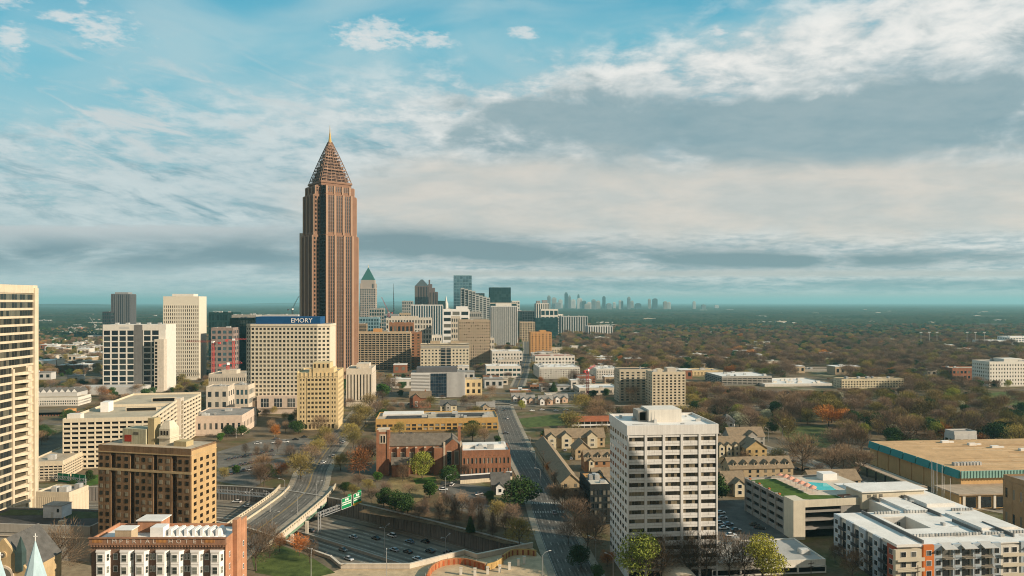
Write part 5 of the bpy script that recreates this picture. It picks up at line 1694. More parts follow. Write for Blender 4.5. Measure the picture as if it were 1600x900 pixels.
# ================================================================ garage with turf and pool on its deck
def turf_garage():
    b = Bld('turf_garage', 'grey parking garage with green turf, pink parasols and a pool on its deck', 'parking garage', 112.5, 283, 9)
    w_, d_, h = 46, 38, 14.2
    b.poly(w_, d_)
    M_g = coat('garage_grey', (.30, .28, .25), var=.1, streak=.45)
    M_gc = coat('garage_cream', (.60, .54, .42), var=.1, streak=.3)
    m = MB()
    for k in range(5):
        z = k * 3.45
        m.box(.6, w_ - .3, .5, d_ - .3, z - .3, z)
    m.box(w_ - 14, w_ - .4, 14, d_ - .4, 0, h)
    for k in range(6):                                   # left face: spandrels with slots, piers
        y = 5.5 + k * (d_ - 5.5) / 5
        m.obox((0, d_), (0, -1), d_ - y - .4, d_ - y + .4, -.8, .55, 0, h + 1)
    for k in range(5):
        z = k * 3.45
        m.obox((0, d_), (0, -1), 0, d_ - 5, -.25, .25, z - .2 if k else 0, z + (1.75 if k < 4 else 1.0))
    m.box(0, w_, -.1, .3, h - 1.9, h + 1.0)
    for k in range(1, 4):
        m.box(4.5, 22, 0, .3, k * 3.45 - .35, k * 3.45 + .55)
    for x in (4.5, 21.5, 30):
        m.box(x, x + .8, -.05, 1, 0, h - 1.9)
    m.box(22.3, w_, 0, .3, 0, h - 1.9)
    m.box(0, w_, d_ - .3, d_, 0, h + 1)
    b.part('deck_frame', m, M_g)
    b.part('stair_tower', MB().box(-.6, 4.5, -2.2, 5, 0, h + 1.6), M_gc)
    b.part('front_parapet', MB().box(4.5, w_, -.35, -.11, h - 1.9, h + 1.05), M_gc)
    b.part('side_opening', MB().box(.5, .56, 5, d_ - .4, .2, h - .6), G_void)
    deck = MB().box(.3, w_ - .3, .3, d_ - .3, h, h + .2)
    b.part('roof_deck', deck, M_pale)
    b.part('turf', MB().prism([(1, 6), (12, 2), (24, 1), (24, 7), (13.4, 9), (13.4, 36.5), (1, 36.5)], h + .2, h + .24), coat('synthetic_turf', (.075, .125, .022), var=.25, scale=.25))
    PL = [(21.5, 15), (29, 14), (31.5, 25), (25, 28), (21.5, 25.5)]
    b.part('pool_edge', MB().prism([(20.8, 14.3), (29.6, 13.2), (32.3, 25.5), (25, 28.9), (20.8, 26)], h + .2, h + .34), M_pale)
    b.part('pool_water', MB().prism(PL, h + .34, h + .37), coat('pool_water_turquoise', (.05, .50, .50), rough=.05, var=.08))
    b.part('pool_hut', MB().box(33, 40, 30, 35, h + .2, h + 3.2), M_pure)
    b.part('terrace', MB().box(24.5, 35, 1.5, 7, h + .2, h + .5), coat('rust_terrace', (.33, .13, .07)))
    b.part('railing', MB().box(23.8, 35.5, 1.0, 1.1, h + .2, h + 1.6), M_steel)
    for k in range(4):
        y = 9 + k * 8.3
        mm = MB().box(-.35, .5, y, y + .9, h + 1, h + 1.5)
        b.part('planter', mm, coat('orange_planter', (.50, .14, .05)))
    b.part('amenity_wing', MB().box(30, 58, -1.5, 9, h - 3.5, h + 3.4), M_gc)
    b.part('amenity_roof', MB().box(29.2, 59, -2.4, 10, h + 3.4, h + 3.9), M_roof_white)
    for k in range(3):
        b.part('window', MB().box(32.4 + k * 2.6, 33.9 + k * 2.6, -1.6, -1.5, h + .9, h + 2.4), G_dark)
    b.part('garage_slot', MB().box(38, 47, -1.58, -1.5, h - 3.0, h - 1.8), G_void)
    # parasols along the pool
    pr = None
    c, s_ = math.cos(b.rot), math.sin(b.rot)
    for k in range(13):
        x, y = 14.6 + (k % 2) * 1.7 + k * .1, 34.5 - k * 1.95
        loc = (b.x + c * x - s_ * y, b.y + s_ * x + c * y, h + .2)
        if pr is None:
            pr = thing('parasol', 'pink parasol between the green turf and the rooftop pool', 'parasol', loc, .3, 'pink parasols by the rooftop pool')
            MB().tube((0, 0, 0), (0, 0, 2.3), .06).obj('pole', M_steel, pr)
            mm = MB()
            R8 = [(1.7 * math.cos(i * math.pi / 4), 1.7 * math.sin(i * math.pi / 4)) for i in range(8)]
            mm.prism(R8, 2.25, 3.0, [(x_ * .05, y_ * .05) for x_, y_ in R8])
            mm.obj('canopy', coat('salmon_canvas', (.72, .36, .25), var=.1), pr)
            MB().tube((0, 0, 3.0), (0, 0, 3.15), .06).obj('finial', M_steel, pr)
            remember(pr)
        else:
            copy_thing(pr, loc, .3 + k)


turf_garage()


# ================================================================ white-roofed apartments, lower right
def roof_apartments():
    b = Bld('white_roof_apartments', 'large apartment block with bright white roofs, orange bay and tiers of balconies', 'apartment block', 127, 232, 6)
    w_, d_, h = 56, 78, 14.3
    b.poly(w_, d_)
    M_w = coat('apartment_offwhite', (.66, .63, .56), var=.07)
    M_bl = coat('pale_blue_siding', (.40, .46, .50), var=.06)
    M_og = coat('orange_siding', (.62, .19, .055), var=.08)
    M_rd = coat('rust_panel', (.34, .10, .06), var=.1)
    M_bg = coat('beige_siding', (.60, .54, .42), var=.06)
    gl = glass('flat_glass', (.03, .035, .04), (.2, .2, .18), .3)
    court = (14, 24, 16, 30)
    m = MB()
    x0, x1, y0, y1 = court
    m.box(0, x0, 0, 36, 0, h); m.box(x1, w_, 0, d_, 0, h - .01); m.box(x0, x1, 0, y0, 0, h - .02); m.box(x0, x1, y1, 36, 0, h - .02)
    b.part('wall', m, M_w)
    fl = 3.35
    zs = [h - 2.9 - k * fl for k in range(4)]

    def win(parent, o, u, c, z, w2=1.5, h2=1.5, n0=0.):
        mm = MB().obox(o, u, c - w2 / 2 - .1, c + w2 / 2 + .1, n0, n0 + .08, z - .1, z + h2 + .1)
        f = mm.obj('window', M_pure, parent)
        g_ = MB()
        for k in range(2):
            a = c - w2 / 2 + k * w2 / 2
            g_.obox(o, u, a + .04, a + w2 / 2 - .04, n0 + .08, n0 + .12, z, z + h2)
        g_.obj('pane', gl, f)

    fo, fu = (0, 0), (1, 0)
    # bays of the front: (from, to, colour, kind)
    bays = [(-1.5, 7.6, M_bg, 'corner'), (8.6, 12.4, M_og, 'w'), (12.4, 15.2, M_bl, 'w'), (15.2, 19.0, M_bg, 'b'), (19.0, 22.2, M_bl, 'w'), (22.2, 26.2, M_bg, 'b'), (26.2, 29.2, M_bl, 'w'), (29.2, 33.2, M_bg, 'b'), (33.2, 36.2, M_bl, 'w'), (36.2, 43.6, M_w, 'v'), (43.6, 47.5, M_bl, 'w'), (47.5, 56, M_bg, 'b')]
    for a, c, mt_, k in bays:
        out = {'w': .9, 'b': .15, 'corner': 1.3, 'v': .6}[k]
        p = b.part('bay', MB().box(a, c, -out, .02, 0, h + (.5 if k == 'w' else -.6)), mt_)
        mid = (a + c) / 2
        for z in zs:
            if k in ('w',):
                win(p, fo, fu, mid, z, 1.7, 1.6, out)
            elif k == 'b':
                q = MB().box(a + .2, c - .2, -2.3, -.15, z - 1.05, z - .85)
                for s_ in range(9):
                    x = a + .2 + (c - a - .4) * s_ / 8
                    q.box(x - .03, x + .03, -2.3, -2.24, z - .85, z + .15)
                q.box(a + .2, c - .2, -2.32, -2.22, z + .15, z + .22)
                q.obj('balcony', coat('balcony_metal', (.30, .27, .22)), p)
                MB().box(a + .7, c - .7, -.22, -.16, z - .8, z + 1.4).obj('balcony_door', gl, p)
            else:
                win(p, fo, fu, a + (c - a) * .3, z, 1.7, 1.6, out); win(p, fo, fu, a + (c - a) * .7, z, 1.7, 1.6, out)
                MB().box(a - .1, c + .2, -out - 1.3, -out, z - 1.1, z - .9).box(a - .1, c + .2, -out - 1.3, -out - 1.22, z - .9, z + .1).obj('balcony', M_bg, p)
        if k == 'b':
            b.part('canopy_roof', MB().loft([(a - .4, -2.9, h - .6), (c + .4, -2.9, h - .6), (c + .2, .6, h + .5), (a - .2, .6, h + .5)], [(a - .4, -2.9, h - .4), (c + .4, -2.9, h - .4), (c + .2, .6, h + .7), (a - .2, .6, h + .7)]), M_lgrey)
    # left face
    lo, lu = (0, 36), (0, -1)
    for k in range(9):
        a = k * 4
        mt_ = (M_bl, M_w, M_bl, M_w, M_bl, M_w, M_bl, M_bl, M_rd)[k]
        out = .9 if k % 2 == 0 else .1
        p = b.part('bay', MB().obox(lo, lu, a, a + 4, -.02, out, 0, h + (.4 if k % 2 == 0 else -.5)), mt_)
        for z in zs:
            if k % 2 == 0:
                win(p, lo, lu, a + 2, z, 1.7, 1.6, out)
            else:
                MB().obox(lo, lu, a + .2, a + 3.8, .1, 1.7, z - 1.05, z - .85).obox(lo, lu, a + .2, a + 3.8, 1.62, 1.7, z - .85, z + .2).obj('balcony', M_dark, p)
                MB().obox(lo, lu, a + .7, a + 3.3, .1, .16, z - .8, z + 1.4).obj('balcony_door', gl, p)
    # roofs
    r = MB()
    r.box(-.5, x0, -.6, 36, h, h + .35); r.box(x1, w_, -.6, d_, h, h + .34); r.box(x0, x1, -.6, y0, h, h + .33); r.box(x0, x1, y1, 36, h, h + .33)
    b.part('roof', r, M_roof_white)
    for a0, a1, b0, b1, hh in ((28, 36, 34, 52, .9), (40, 54, 12, 30, .8), (26, 38, 56, 74, 1.0), (40, 52, 40, 60, 1.3), (-1.2, 6.8, -1.4, 6, .9)):
        b.part('raised_roof', MB().box(a0, a1, b0, b1, h + .35, h + .35 + hh), M_roof_white)
    for (a, b0, b1) in ((9.6, 1, 35), (36.5, 8, 22), (36.5, 28, 44), (38.5, 50, 64), (25.5, 48, 62), (45, 4, 18)):
        b.part('parapet_wall', MB().box(a, a + .5, b0, b1, h + .35, h + 1.5), coat('grey_parapet', (.16, .16, .155)))
    for c_, y_ in ((x0, y0), ):
        q = b.part('courtyard_wall', MB().box(x0, x1, y1 - .3, y1 - .02, 0, h - .1), M_lgrey)
        win(q, (x0, y1 - .3), (1, 0), 2.5, h - 3.2); win(q, (x0, y1 - .3), (1, 0), 7, h - 3.2)
    rp = random.Random(12)
    for i in range(46):
        x, y = rp.uniform(25, 54), rp.uniform(3, 75)
        if i % 3 == 0:
            q = rp.uniform(3, 9); a_ = rp.choice((0, 1))
            b.part('rooftop_pipe', MB().tube((x, y, h + .55), (x + q * a_ * .6, y + q * (1 - a_), h + .55), .09), M_plant)
        elif i % 3 == 1:
            b.part('roof_hatch', MB().box(x, x + rp.uniform(.6, 1.6), y, y + rp.uniform(.6, 1.6), h + .34, h + rp.uniform(.7, 1.9)), M_plant)
        else:
            b.part('roof_stain', MB().prism([(x + rp.uniform(1.2, 2.6) * math.cos(k * .785), y + rp.uniform(.8, 2) * math.sin(k * .785)) for k in range(8)], h + .351, h + .354 + i * .0004), coat('ponding_stain', (.60, .57, .51), var=.12))
    rng = random.Random(5)
    for (a, b_, n, ax) in ((11, 7.2, 22, 'x'), (37.5, 7.0, 6, 'x'), (46, 7.4, 8, 'x'), (14, 33.2, 9, 'x'), (26, 33.2, 8, 'x'), (46, 34, 8, 'x')):
        for i in range(n):
            x = a + i * 1.15 + rng.uniform(-.1, .1)
            mm = MB().box(x, x + .75, b_, b_ + .75, h + .4, h + 1.25)
            mm.box(x + .1, x + .65, b_ + .1, b_ + .65, h + 1.25, h + 1.32)
            b.part('rooftop_unit', mm, M_plant)


roof_apartments()


# ================================================================ convention hall with teal fascia
def hall():
    b = Bld('convention_hall', 'broad orange-tan hall with a flat gravel roof and turquoise fascia', 'hall', 216, 339, 5)
    w_, d_, h = 130, 75, 13.2
    b.poly(w_, d_)
    M_o = coat('hall_tan', (.60, .39, .18), var=.1, streak=.3)
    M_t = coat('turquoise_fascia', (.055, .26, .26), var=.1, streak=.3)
    m = MB().box(1, w_, 1, d_, 0, h - 1.5)
    for k in range(7):
        m.obox((1, d_), (0, -1), 6 + k * 10, 7.4 + k * 10, -.1, .35, 0, h - 3)
    b.part('wall', m, M_o)
    b.part('roof', MB().box(0, w_, 0, d_, h - 1.5, h), coat('hall_gravel_roof', (.58, .37, .19), var=.16, scale=.09))
    for k in range(7):
        y0, y1 = k * 10.6 + .2, k * 10.6 + 10.0
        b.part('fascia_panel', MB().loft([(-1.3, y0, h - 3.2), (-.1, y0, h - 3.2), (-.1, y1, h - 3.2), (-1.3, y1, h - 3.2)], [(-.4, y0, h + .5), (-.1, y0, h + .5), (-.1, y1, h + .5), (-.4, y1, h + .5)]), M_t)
    f = MB().box(0, w_, -.5, -.05, h - 3.0, h + .4)
    for k in range(80):
        f.box(k * 1.6, k * 1.6 + .5, -.75, -.5, h - 3.0, h + .4)
    b.part('fascia_panel', f, coat('sunlit_turquoise_fascia', (.26, .44, .38), var=.1), label='ribbed pale turquoise front fascia')  # paler copy of the side fascia colour, sunlight painted in
    rs_ = random.Random(31)
    for k in range(26):
        y = 1.5 + k * 2.8 + rs_.uniform(-.8, .8); x0 = rs_.uniform(1, 60); q = rs_.uniform(.25, 1.3)
        b.part('roof_seam', MB().box(x0, min(w_ - 1, x0 + rs_.uniform(25, 110)), y, y + q, h, h + .05 + k * .002), coat(*rs_.choice((('pale_roof_patch', (.62, .45, .27)), ('brown_roof_patch', (.42, .26, .13)), ('tan_roof_patch', (.52, .36, .2))))))
    rng = random.Random(8)
    for k in range(7):
        x = 40 + k * 9 + rng.uniform(-1, 1); y = 66 - k * 8
        mm = MB().box(x, x + 4.4, y, y + 2, h, h + 1.3); mm.box(x + 5, x + 7.5, y + .4, y + 1.6, h, h + .9)
        b.part('rooftop_unit', mm, M_roof_white)
    for k in range(9):
        b.part('roof_vent', MB().box(6 + k * 1.7, 7 + k * 1.7, 12, 14, h, h + 1.6), M_plant)
    # lower annexes in front
    lo = MB().box(-12, 46, -15, 1, 0, 6.4)
    lo = b.part('low_annex', lo, M_o)
    MB().box(-13, 47, -16, 1, 6.4, 7.0).obj('annex_roof', coat('annex_roof', (.42, .33, .24)), lo)
    for k in range(7):
        MB().box(-9 + k * 7.5, -4 + k * 7.5, -15.1, -15, .4, 5.4).obj('window', G_dark, lo)
        MB().box(-10.6 + k * 7.5, -9.4 + k * 7.5, -15.4, -15, 0, 6.4).obj('pier', M_white, lo)
    cv = MB().loft([(-20, 4, 5), (-14, 4, 5), (-14, 56, 5), (-20, 56, 5)], [(-20, 4, 5.5), (-14, 4, 5.5), (-14, 56, 5.5), (-20, 56, 5.5)])
    cv = b.part('entrance_canopy', cv, coat('annex_roof', (.42, .33, .24)))
    for k in range(7):
        MB().box(-19.6, -19, 5 + k * 8, 5.6 + k * 8, 0, 5).obj('post', M_dark, cv)
    block('park_pavilion', 'small grey pavilion with an open porch behind the broad tan hall', 1491, 1526, 674, 425, 8, M_lgrey, G_dark, (3, 1, .3, .4, .3), units=0)
    block('white_gatehouse', 'small white gatehouse with a strip of windows behind the broad tan hall', 1514, 1542, 691, 420, 5, M_pure, G_dark, (5, 1, .2, .5, .1), units=0)
    block('tan_brick_block', 'tan brick block with a grey roof at the right edge beside the small pool', 1652, 1740, 767, 268, 26, coat('plain_tan_brick', (.30, .20, .11), var=.12), G_dark, (6, 2, .7, .6, .1), units=4, z0=0)
    p = pg((1488, 793), (1487, 784), (1545, 783), (1563, 792))
    patch('pool_terrace', pg((1470, 799), (1472, 782), (1560, 780), (1582, 796)), M_plaza, .05)
    patch('swimming_pool', p, coat('pool_water_blue', (.10, .45, .52), rough=.05, var=.08), .12, .1)


hall()
# low gallery building
b = block('gallery', 'low grey-roofed gallery with a dark recessed front beside the white office tower', 1112, 1290, 880, 243, 22, M_white, G_void, (4, 1, .06, .35, .4), (4, 1, .2, .5, .2), units=9, roof=coat('pale_grey_roof', (.40, .39, .36), var=.12, scale=.12), par=.5, top=1.6, base=.2)
mm = MB()
for i in range(13):
    a0, a1 = math.pi * i / 12, math.pi * (i + 1) / 12
pts_ = [(5.2 * math.cos(math.pi * i / 12), 3.4 * math.sin(math.pi * i / 12)) for i in range(13)]
cn = thing('arched_canopy', 'cream arched entrance canopy at the foot of the white office tower', 'canopy', (56.5, 229, 0), R(5.6))
A = [(x, 0, 3.0 + z) for x, z in pts_] + [(x * .96, 0, 2.8 + z * .95) for x, z in pts_[::-1]]
B = [(x, 11.5, z) for x, y, z in A]
mm = MB(); n = len(A)
mm.add(A + B, [(i, (i + 1) % n, n + (i + 1) % n, n + i) for i in range(n)])
mm.obj('vault', M_cream, cn)
for x in (-5, 4.7):
    for y in (.2, 11):
        MB().box(x, x + .35, y, y + .35, 0, 3.1).obj('post', M_white, cn)
block('glasshouse_block', 'dark low block with orange roof grilles beside the white office tower', 922, 955, 757, 300, 22, coat('green_black_panel', (.03, .035, .035)), G_dark, (5, 5, .2, .3, .3), units=5, roof=M_roof_grey, pen=[(.1, .42, .6, .95, .5, M_orange), (.6, .95, .6, .95, .5, M_orange), (.05, .9, .02, .3, 1.0, M_pale)])
# walls and stone lodge beside the church car park
b = Bld('lodge', 'stone lodge with a steep grey roof half hidden by a dark magnolia', 'house', 2 - 8, 356, 5.6)
b.poly(9, 9)
gable_house('stone_lodge', 'small stone lodge with a white porch under the big dark magnolia', -10, 348, 5.6, 9, 10, 5, 9.5, coat('lodge_stone', (.2, .17, .14)), M_shd, 'x', 0, [(2, 6, 1.5, -1, M_pure)], chim=True)
bpy.data.objects.remove(b.root)
wt = thing('boundary_wall', 'cream wall with a dark upper panel along the church car park', 'wall', (0, 0, 0))
ribbon(pg((719, 756), (800, 750)), -.4, .4, 2.0, 2.0).obj('base_wall', M_cream, wt)
ribbon(pg((719, 756), (800, 750)), -.6, .3, 4.2, 2.2).obj('dark_panel', M_dark, wt)
ribbon(pg((719, 756), (800, 750)), -.7, .5, 4.6, .4).obj('coping', M_pure, wt)

# ================================================================ lower left
b = Bld('flat_roof_hall', 'low concrete hall with a dark weathered flat roof and pale parapet', 'hall', -205, 262, -5)
b.poly(51, 20)
b.part('wall', MB().box(0, 51, 0, 22, 0, 11).box(0, 51, -.3, .5, 10, 13).box(50.5, 51.2, .5, 22, 10, 12.98).box(0, 51, 21.5, 22, 10, 12.4), M_conc)
b.part('roof', MB().box(0, 50.5, .5, 21.5, 11, 12), M_roof_dark)
b.part('roof_moss', MB().prism([(3, 12), (20, 14), (36, 11), (49, 13), (49, 20), (3, 20)], 12, 12.03), coat('roof_moss', (.06, .075, .03), var=.3, scale=.4))
b.part('rooftop_unit', MB().box(36, 38, 3, 4.5, 12.03, 13.6), M_cream)
b.part('string_course', MB().box(0, 51, -.5, -.31, 8.6, 9.0), M_pale)
hx = thing('roof_cabin', 'small white cabin with a door and window standing on the dark flat roof', 'cabin', (-180.5, 271, 12), R(-5))
MB().box(0, 7.6, 0, 5.4, 0, 4.6).obj('wall', coat('cabin_white', (.66, .68, .70)), hx)
MB().box(-.2, 7.8, -.2, 5.6, 4.6, 4.8).obj('roof', M_roof_grey, hx)
MB().box(5.6, 6.5, -.06, 0, 2.2, 3.6).obj('window', G_dark, hx)
MB().box(3.2, 4.2, -.06, 0, 0, 2.2).obj('door', M_lgrey, hx)
block('ribbed_shed', 'cream ribbed shed with vents on its roof beside the balcony tower', 56, 108, 768, 300, 12, M_cream, M_cream, (16, 1, .5, .06, .12), units=4, rot=-5)
block('ramp_garage', 'cream parking garage with long slanted parapets beside the balcony tower', 40, 98, 722, 372, 40, M_cream, G_void, (8, 5, .1, .5, .5), units=2, rot=10, roof=M_roof_tan)
block('gabled_market', 'long low market hall with a row of white gables and glazed front', 44, 122, 622, 640, 24, M_white, G_dark, (22, 2, .35, .45, .3), units=0, rot=6, roof=M_roof_tan)
for i in range(9):
    pass
b = Bld('sawtooth_roof_hall', 'hall roof with a row of white-edged gables behind the parking deck', 'hall', *at(44, 655), 6)
m = MB(); m2 = MB()
for i in range(8):
    m.gable(i * 5.4, i * 5.4 + 5.4, 0, 20, 10.5, 13.4, 'y', .1)
    m2.loft([(i * 5.4, -.2, 10.5), (i * 5.4 + 5.4, -.2, 10.5), (i * 5.4 + 5.4, 0, 10.5), (i * 5.4, 0, 10.5)], [(i * 5.4 + 2.6, -.2, 13.5), (i * 5.4 + 2.8, -.2, 13.5), (i * 5.4 + 2.8, 0, 13.5), (i * 5.4 + 2.6, 0, 13.5)])
b.part('roof', m, M_shd); b.part('gable', m2, M_pure); b.part('wall', MB().box(.1, 43, .1, 19.9, 0, 10.4), M_lgrey)
block('brick_market', 'red brick block with arched openings below the row of white gables', 42, 105, 655, 585, 20, M_red, G_dark, (14, 3, .4, .4, .4), units=2, rot=6, roof=M_roof_white)
block('orange_gatehouse', 'small orange brick gatehouse beside the white stair head', 100, 112, 640, 600, 8, M_orange, G_dark, (2, 1, .5, .5, .1), units=0, rot=6)

# gothic church with pale spires
b = Bld('gothic_church', 'sandstone gothic church with pale blue spires and a round window', 'church', -141, 186, 0)
b.poly(16, 14)
M_ss = coat('sandstone', (.50, .37, .20), var=.15, streak=.2)
M_sp = coat('pale_blue_copper', (.42, .56, .60), var=.1, streak=.4)
m = MB().box(0, 13, 0, 14, 0, 24)
m.loft([(0, 0, 24), (13, 0, 24), (13, .8, 24), (0, .8, 24)], [(6.3, 0, 32.4), (6.7, 0, 32.4), (6.7, .8, 32.4), (6.3, .8, 32.4)])
b.part('wall', m, M_ss)
b.part('roof', MB().gable(0, 13, .8, 14, 24, 32, 'y', .1), M_shd)
circ = lambda cx, cz, r, n=18: [(cx + r * math.cos(2 * math.pi * i / n), cz + r * math.sin(2 * math.pi * i / n)) for i in range(n)]
f = MB().loft([(x, -.3, z) for x, z in circ(6.5, 28.2, 1.1)], [(x, 0, z) for x, z in circ(6.5, 28.2, 1.1)]).obj('round_window', M_ss, b.root)
MB().loft([(x, -.36, z) for x, z in circ(6.5, 28.2, .75)], [(x, -.3, z) for x, z in circ(6.5, 28.2, .75)]).obj('pane', G_dark, f)
f = MB().loft([(x, -.25, z) for x, z in circ(6.5, 22.5, 3.0)], [(x, 0, z) for x, z in circ(6.5, 22.5, 3.0)]).obj('rose_window', coat('church_stone', (.62, .52, .40)), b.root)
MB().loft([(x, -.3, z) for x, z in circ(6.5, 22.5, 2.4)], [(x, -.25, z) for x, z in circ(6.5, 22.5, 2.4)]).obj('pane', G_dark, f)
for x in (3.4, 11.0):
    mm = MB().box(x - .9, x + .9, -.6, 1.2, 24, 29)
    mm = b.part('pinnacle', mm, coat('dark_copper', (.05, .08, .075)))
    MB().prism([(x - .9, -.6), (x + .9, -.6), (x + .9, 1.2), (x - .9, 1.2)], 29, 33, [(x - .05, .25), (x + .05, .25), (x + .05, .35), (x - .05, .35)]).obj('pinnacle_cap', MATS['dark_copper'], mm)
for x, y, zt, r in ((25.2, -15, 37, 4.2), (18.2, -17, 33.2, 4.0)):
    P8 = [(x + r * math.cos(math.pi / 8 + i * math.pi / 4), y + r * math.sin(math.pi / 8 + i * math.pi / 4)) for i in range(8)]
    q = b.part('spire', MB().prism(P8, zt - 15.5, zt, [(x + (a - x) * .02, y + (c - y) * .02) for a, c in P8]), M_sp)
    MB().tube((x, y, zt), (x, y, zt + 1.8), .1).box(x - .45, x + .45, y - .08, y + .08, zt + 1.0, zt + 1.2).obj('cross', M_pure, q)
    b.part('spire_tower', MB().prism(P8, 0, zt - 15.5), M_ss)
b.part('nave', MB().box(13, 29, -20, -8, 0, 17), M_ss)

# ================================================================ unseen wedge added out of frame to cast the office tower's diagonal shadow
b = Bld('shadow_wedge', 'unseen concrete wedge added out of frame to shade the white office tower', 'skyscraper', 171.6, 186, 0)
P = [(0, 0), (-.7, -1.7), (96.9, -41.1), (101.8, -28.9)]
m = MB().prism(P, 0, 112)
u = Vector((97.6, -39.4)); L = u.length; u.normalize()
b.facade(m, (-.7, -1.7), (u.x, u.y), L, 2, 110, 20, 28, .3, .3, .2, G_dark)
b.part('wall', m, M_conc)
b.part('roof', MB().prism([(2, -1), (2, -2), (96.5, -40), (100, -29.5)], 112.02, 112.4), M_roof_grey)
b.close()
# ================================================================ skyline on the horizon
rng = random.Random(21)
HZ = [coat('far_grey', (.26, .28, .28)), coat('far_pale', (.6, .58, .54)), coat('far_dark', (.06, .09, .095)), coat('far_tan', (.42, .36, .3))]
FAR = [(858, 462, 5, 0), (866, 465, 7, 3), (876, 468, 6, 1), (885, 457, 5, 2), (890, 462, 4, 0), (896, 468, 7, 1), (904, 460, 3, 2), (906, 466, 8, 1), (913, 470, 6, 2), (921, 472, 7, 1), (928, 468, 6, 0), (935, 470, 6, 3), (944, 463, 4.5, 2), (952, 474, 7, 0), (960, 472, 4, 1), (969, 469, 3.6, 1), (972, 470, 4, 2), (983, 464, 4.6, 0), (988, 470, 4, 3), (998, 474, 8, 2), (1015, 467, 4, 3), (1024, 466.5, 7, 2), (1040, 471, 6, 3), (1046, 472, 4, 1), (1085, 471, 4, 1), (1100, 476, 6, 0), (1120, 477, 6, 1), (872, 473, 9, 0), (918, 475, 9, 3)]
NAMES = ['narrow grey tower', 'pale tower', 'dark glass tower', 'tan tower']
for i, (px, py, wp, k) in enumerate(FAR):
    Y = 8200 + rng.uniform(0, 1500)
    X, wd = span(px - wp / 2, px + wp / 2, Y, 4)
    h = ztop(py, Y)
    o = thing('skyline_tower', NAMES[k] + ' of the hazy cluster on the horizon', 'skyscraper', (X, Y, 0), R(4), 'far towers on the horizon, ' + NAMES[k])
    m = MB().box(0, wd, 0, wd * .8, 0, h * .93); m.box(wd * .15, wd * .85, wd * .1, wd * .7, h * .93, h)
    for j in range(6):
        m.box(wd * j / 6 + 1, wd * j / 6 + wd / 12, -2, 0, 4, h * .9)
    m.obj('wall', HZ[k], o)
    MB().box(wd * .35, wd * .65, wd * .2, wd * .6, h, h + 4).obj('roof_block', HZ[0], o)

# low buildings peeping out between the trees
def small(px, py, wpx, hh, dd, k, lab, grp, rot=5.6):
    Y = F * H / (py - 472)
    X, wd = span(px - wpx / 2, px + wpx / 2, Y, rot)
    wall = (M_apt, M_pale, M_red, M_lgrey, M_tan)[k]
    o = thing('low_building', lab, 'building', (X, Y, 0), R(rot), grp)
    m = MB().box(0, wd, 0, dd, 0, hh)
    n = max(2, min(12, int(wd / 6)))
    m.obj('wall', wall, o)
    MB().box(-.4, wd + .4, -.4, dd + .4, hh, hh + .5).obj('roof', (M_roof_white, M_roof_tan, M_roof_white, M_roof_grey, M_roof_white)[k], o)
    for i in range(n):
        link('window', pane_mesh(wd / n * .5, hh * .45, G_dark), o, (wd * (i + .5) / n, -.02, hh * .3), 0)
    MB().box(wd * .3, wd * .45, dd * .4, dd * .6, hh + .5, hh + 2.2).obj('rooftop_unit', M_plant, o)
    for i in range(max(1, int(wd / 14)) + 1):
        a = wd * i / max(1, int(wd / 14))
        FOOT.append((X + math.cos(R(rot)) * a, Y + dd / 2, dd / 2 + 5))
    return o


KIND = ['white', 'cream', 'red brick', 'grey', 'tan']
for zone, (x0, x1, y0, y1, n) in {'beside the left-hand woods': (58, 158, 512, 600, 70), 'between the cranes behind the hospital tower': (322, 470, 520, 590, 16), 'along the streets before the midtown towers': (560, 965, 545, 618, 130), 'in the eastern woods': (930, 1600, 500, 600, 80), 'on the hazy plain': (900, 1600, 484, 498, 22), 'on the hazy western plain': (58, 460, 486, 515, 20)}.items():
    for i in range(n):
        k = rng.choice((0, 0, 1, 2, 3, 4))
        py = rng.uniform(y0, y1)
        Y = F * H / (py - 472)
        wm = rng.uniform(12, 34) * (1 if Y < 2500 else 2.2)
        px = rng.uniform(x0, x1)
        X = (px - 800) * Y / F
        if Y < 1700 and (any((X - a) ** 2 + (Y - c) ** 2 < (r + 9) ** 2 for a, c, r in FOOT) or any((X - a) ** 2 + (Y - c) ** 2 < (r + 7) ** 2 for a, c, r in ROADS)):
            continue
        small(px, py, wm * F / Y, rng.uniform(5, 11) * (1 if Y < 2500 else 1.3), rng.uniform(10, 22), k, 'low %s flat-roofed building %s' % (KIND[k], zone), 'low %s buildings %s' % (KIND[k], zone))
# ================================================================ trees
F_bare = foliage('bare_twigs', [(.15, .10, .07), (.235, .165, .105), (.19, .135, .10), (.135, .095, .075), (.21, .14, .085)])
F_wint = foliage('grey_twigs', [(.12, .09, .065), (.15, .105, .07)])
F_rust = foliage('rust_buds', [(.34, .13, .045), (.40, .17, .045), (.28, .12, .055)])
F_olive = foliage('olive_buds', [(.19, .165, .055), (.23, .19, .06), (.20, .15, .07)])
F_spring = foliage('spring_leaves', [(.22, .25, .045), (.28, .27, .05), (.18, .22, .045)])
F_green = foliage('evergreen_leaves', [(.03, .065, .02), (.045, .085, .022), (.035, .07, .028)])
F_white = foliage('pale_blossom', [(.42, .42, .32), (.34, .36, .26)])
F_bright = foliage('fresh_leaves', [(.05, .11, .02), (.06, .13, .02)])
M_bark = coat('bark', (.10, .078, .058), var=.25, scale=1.2)


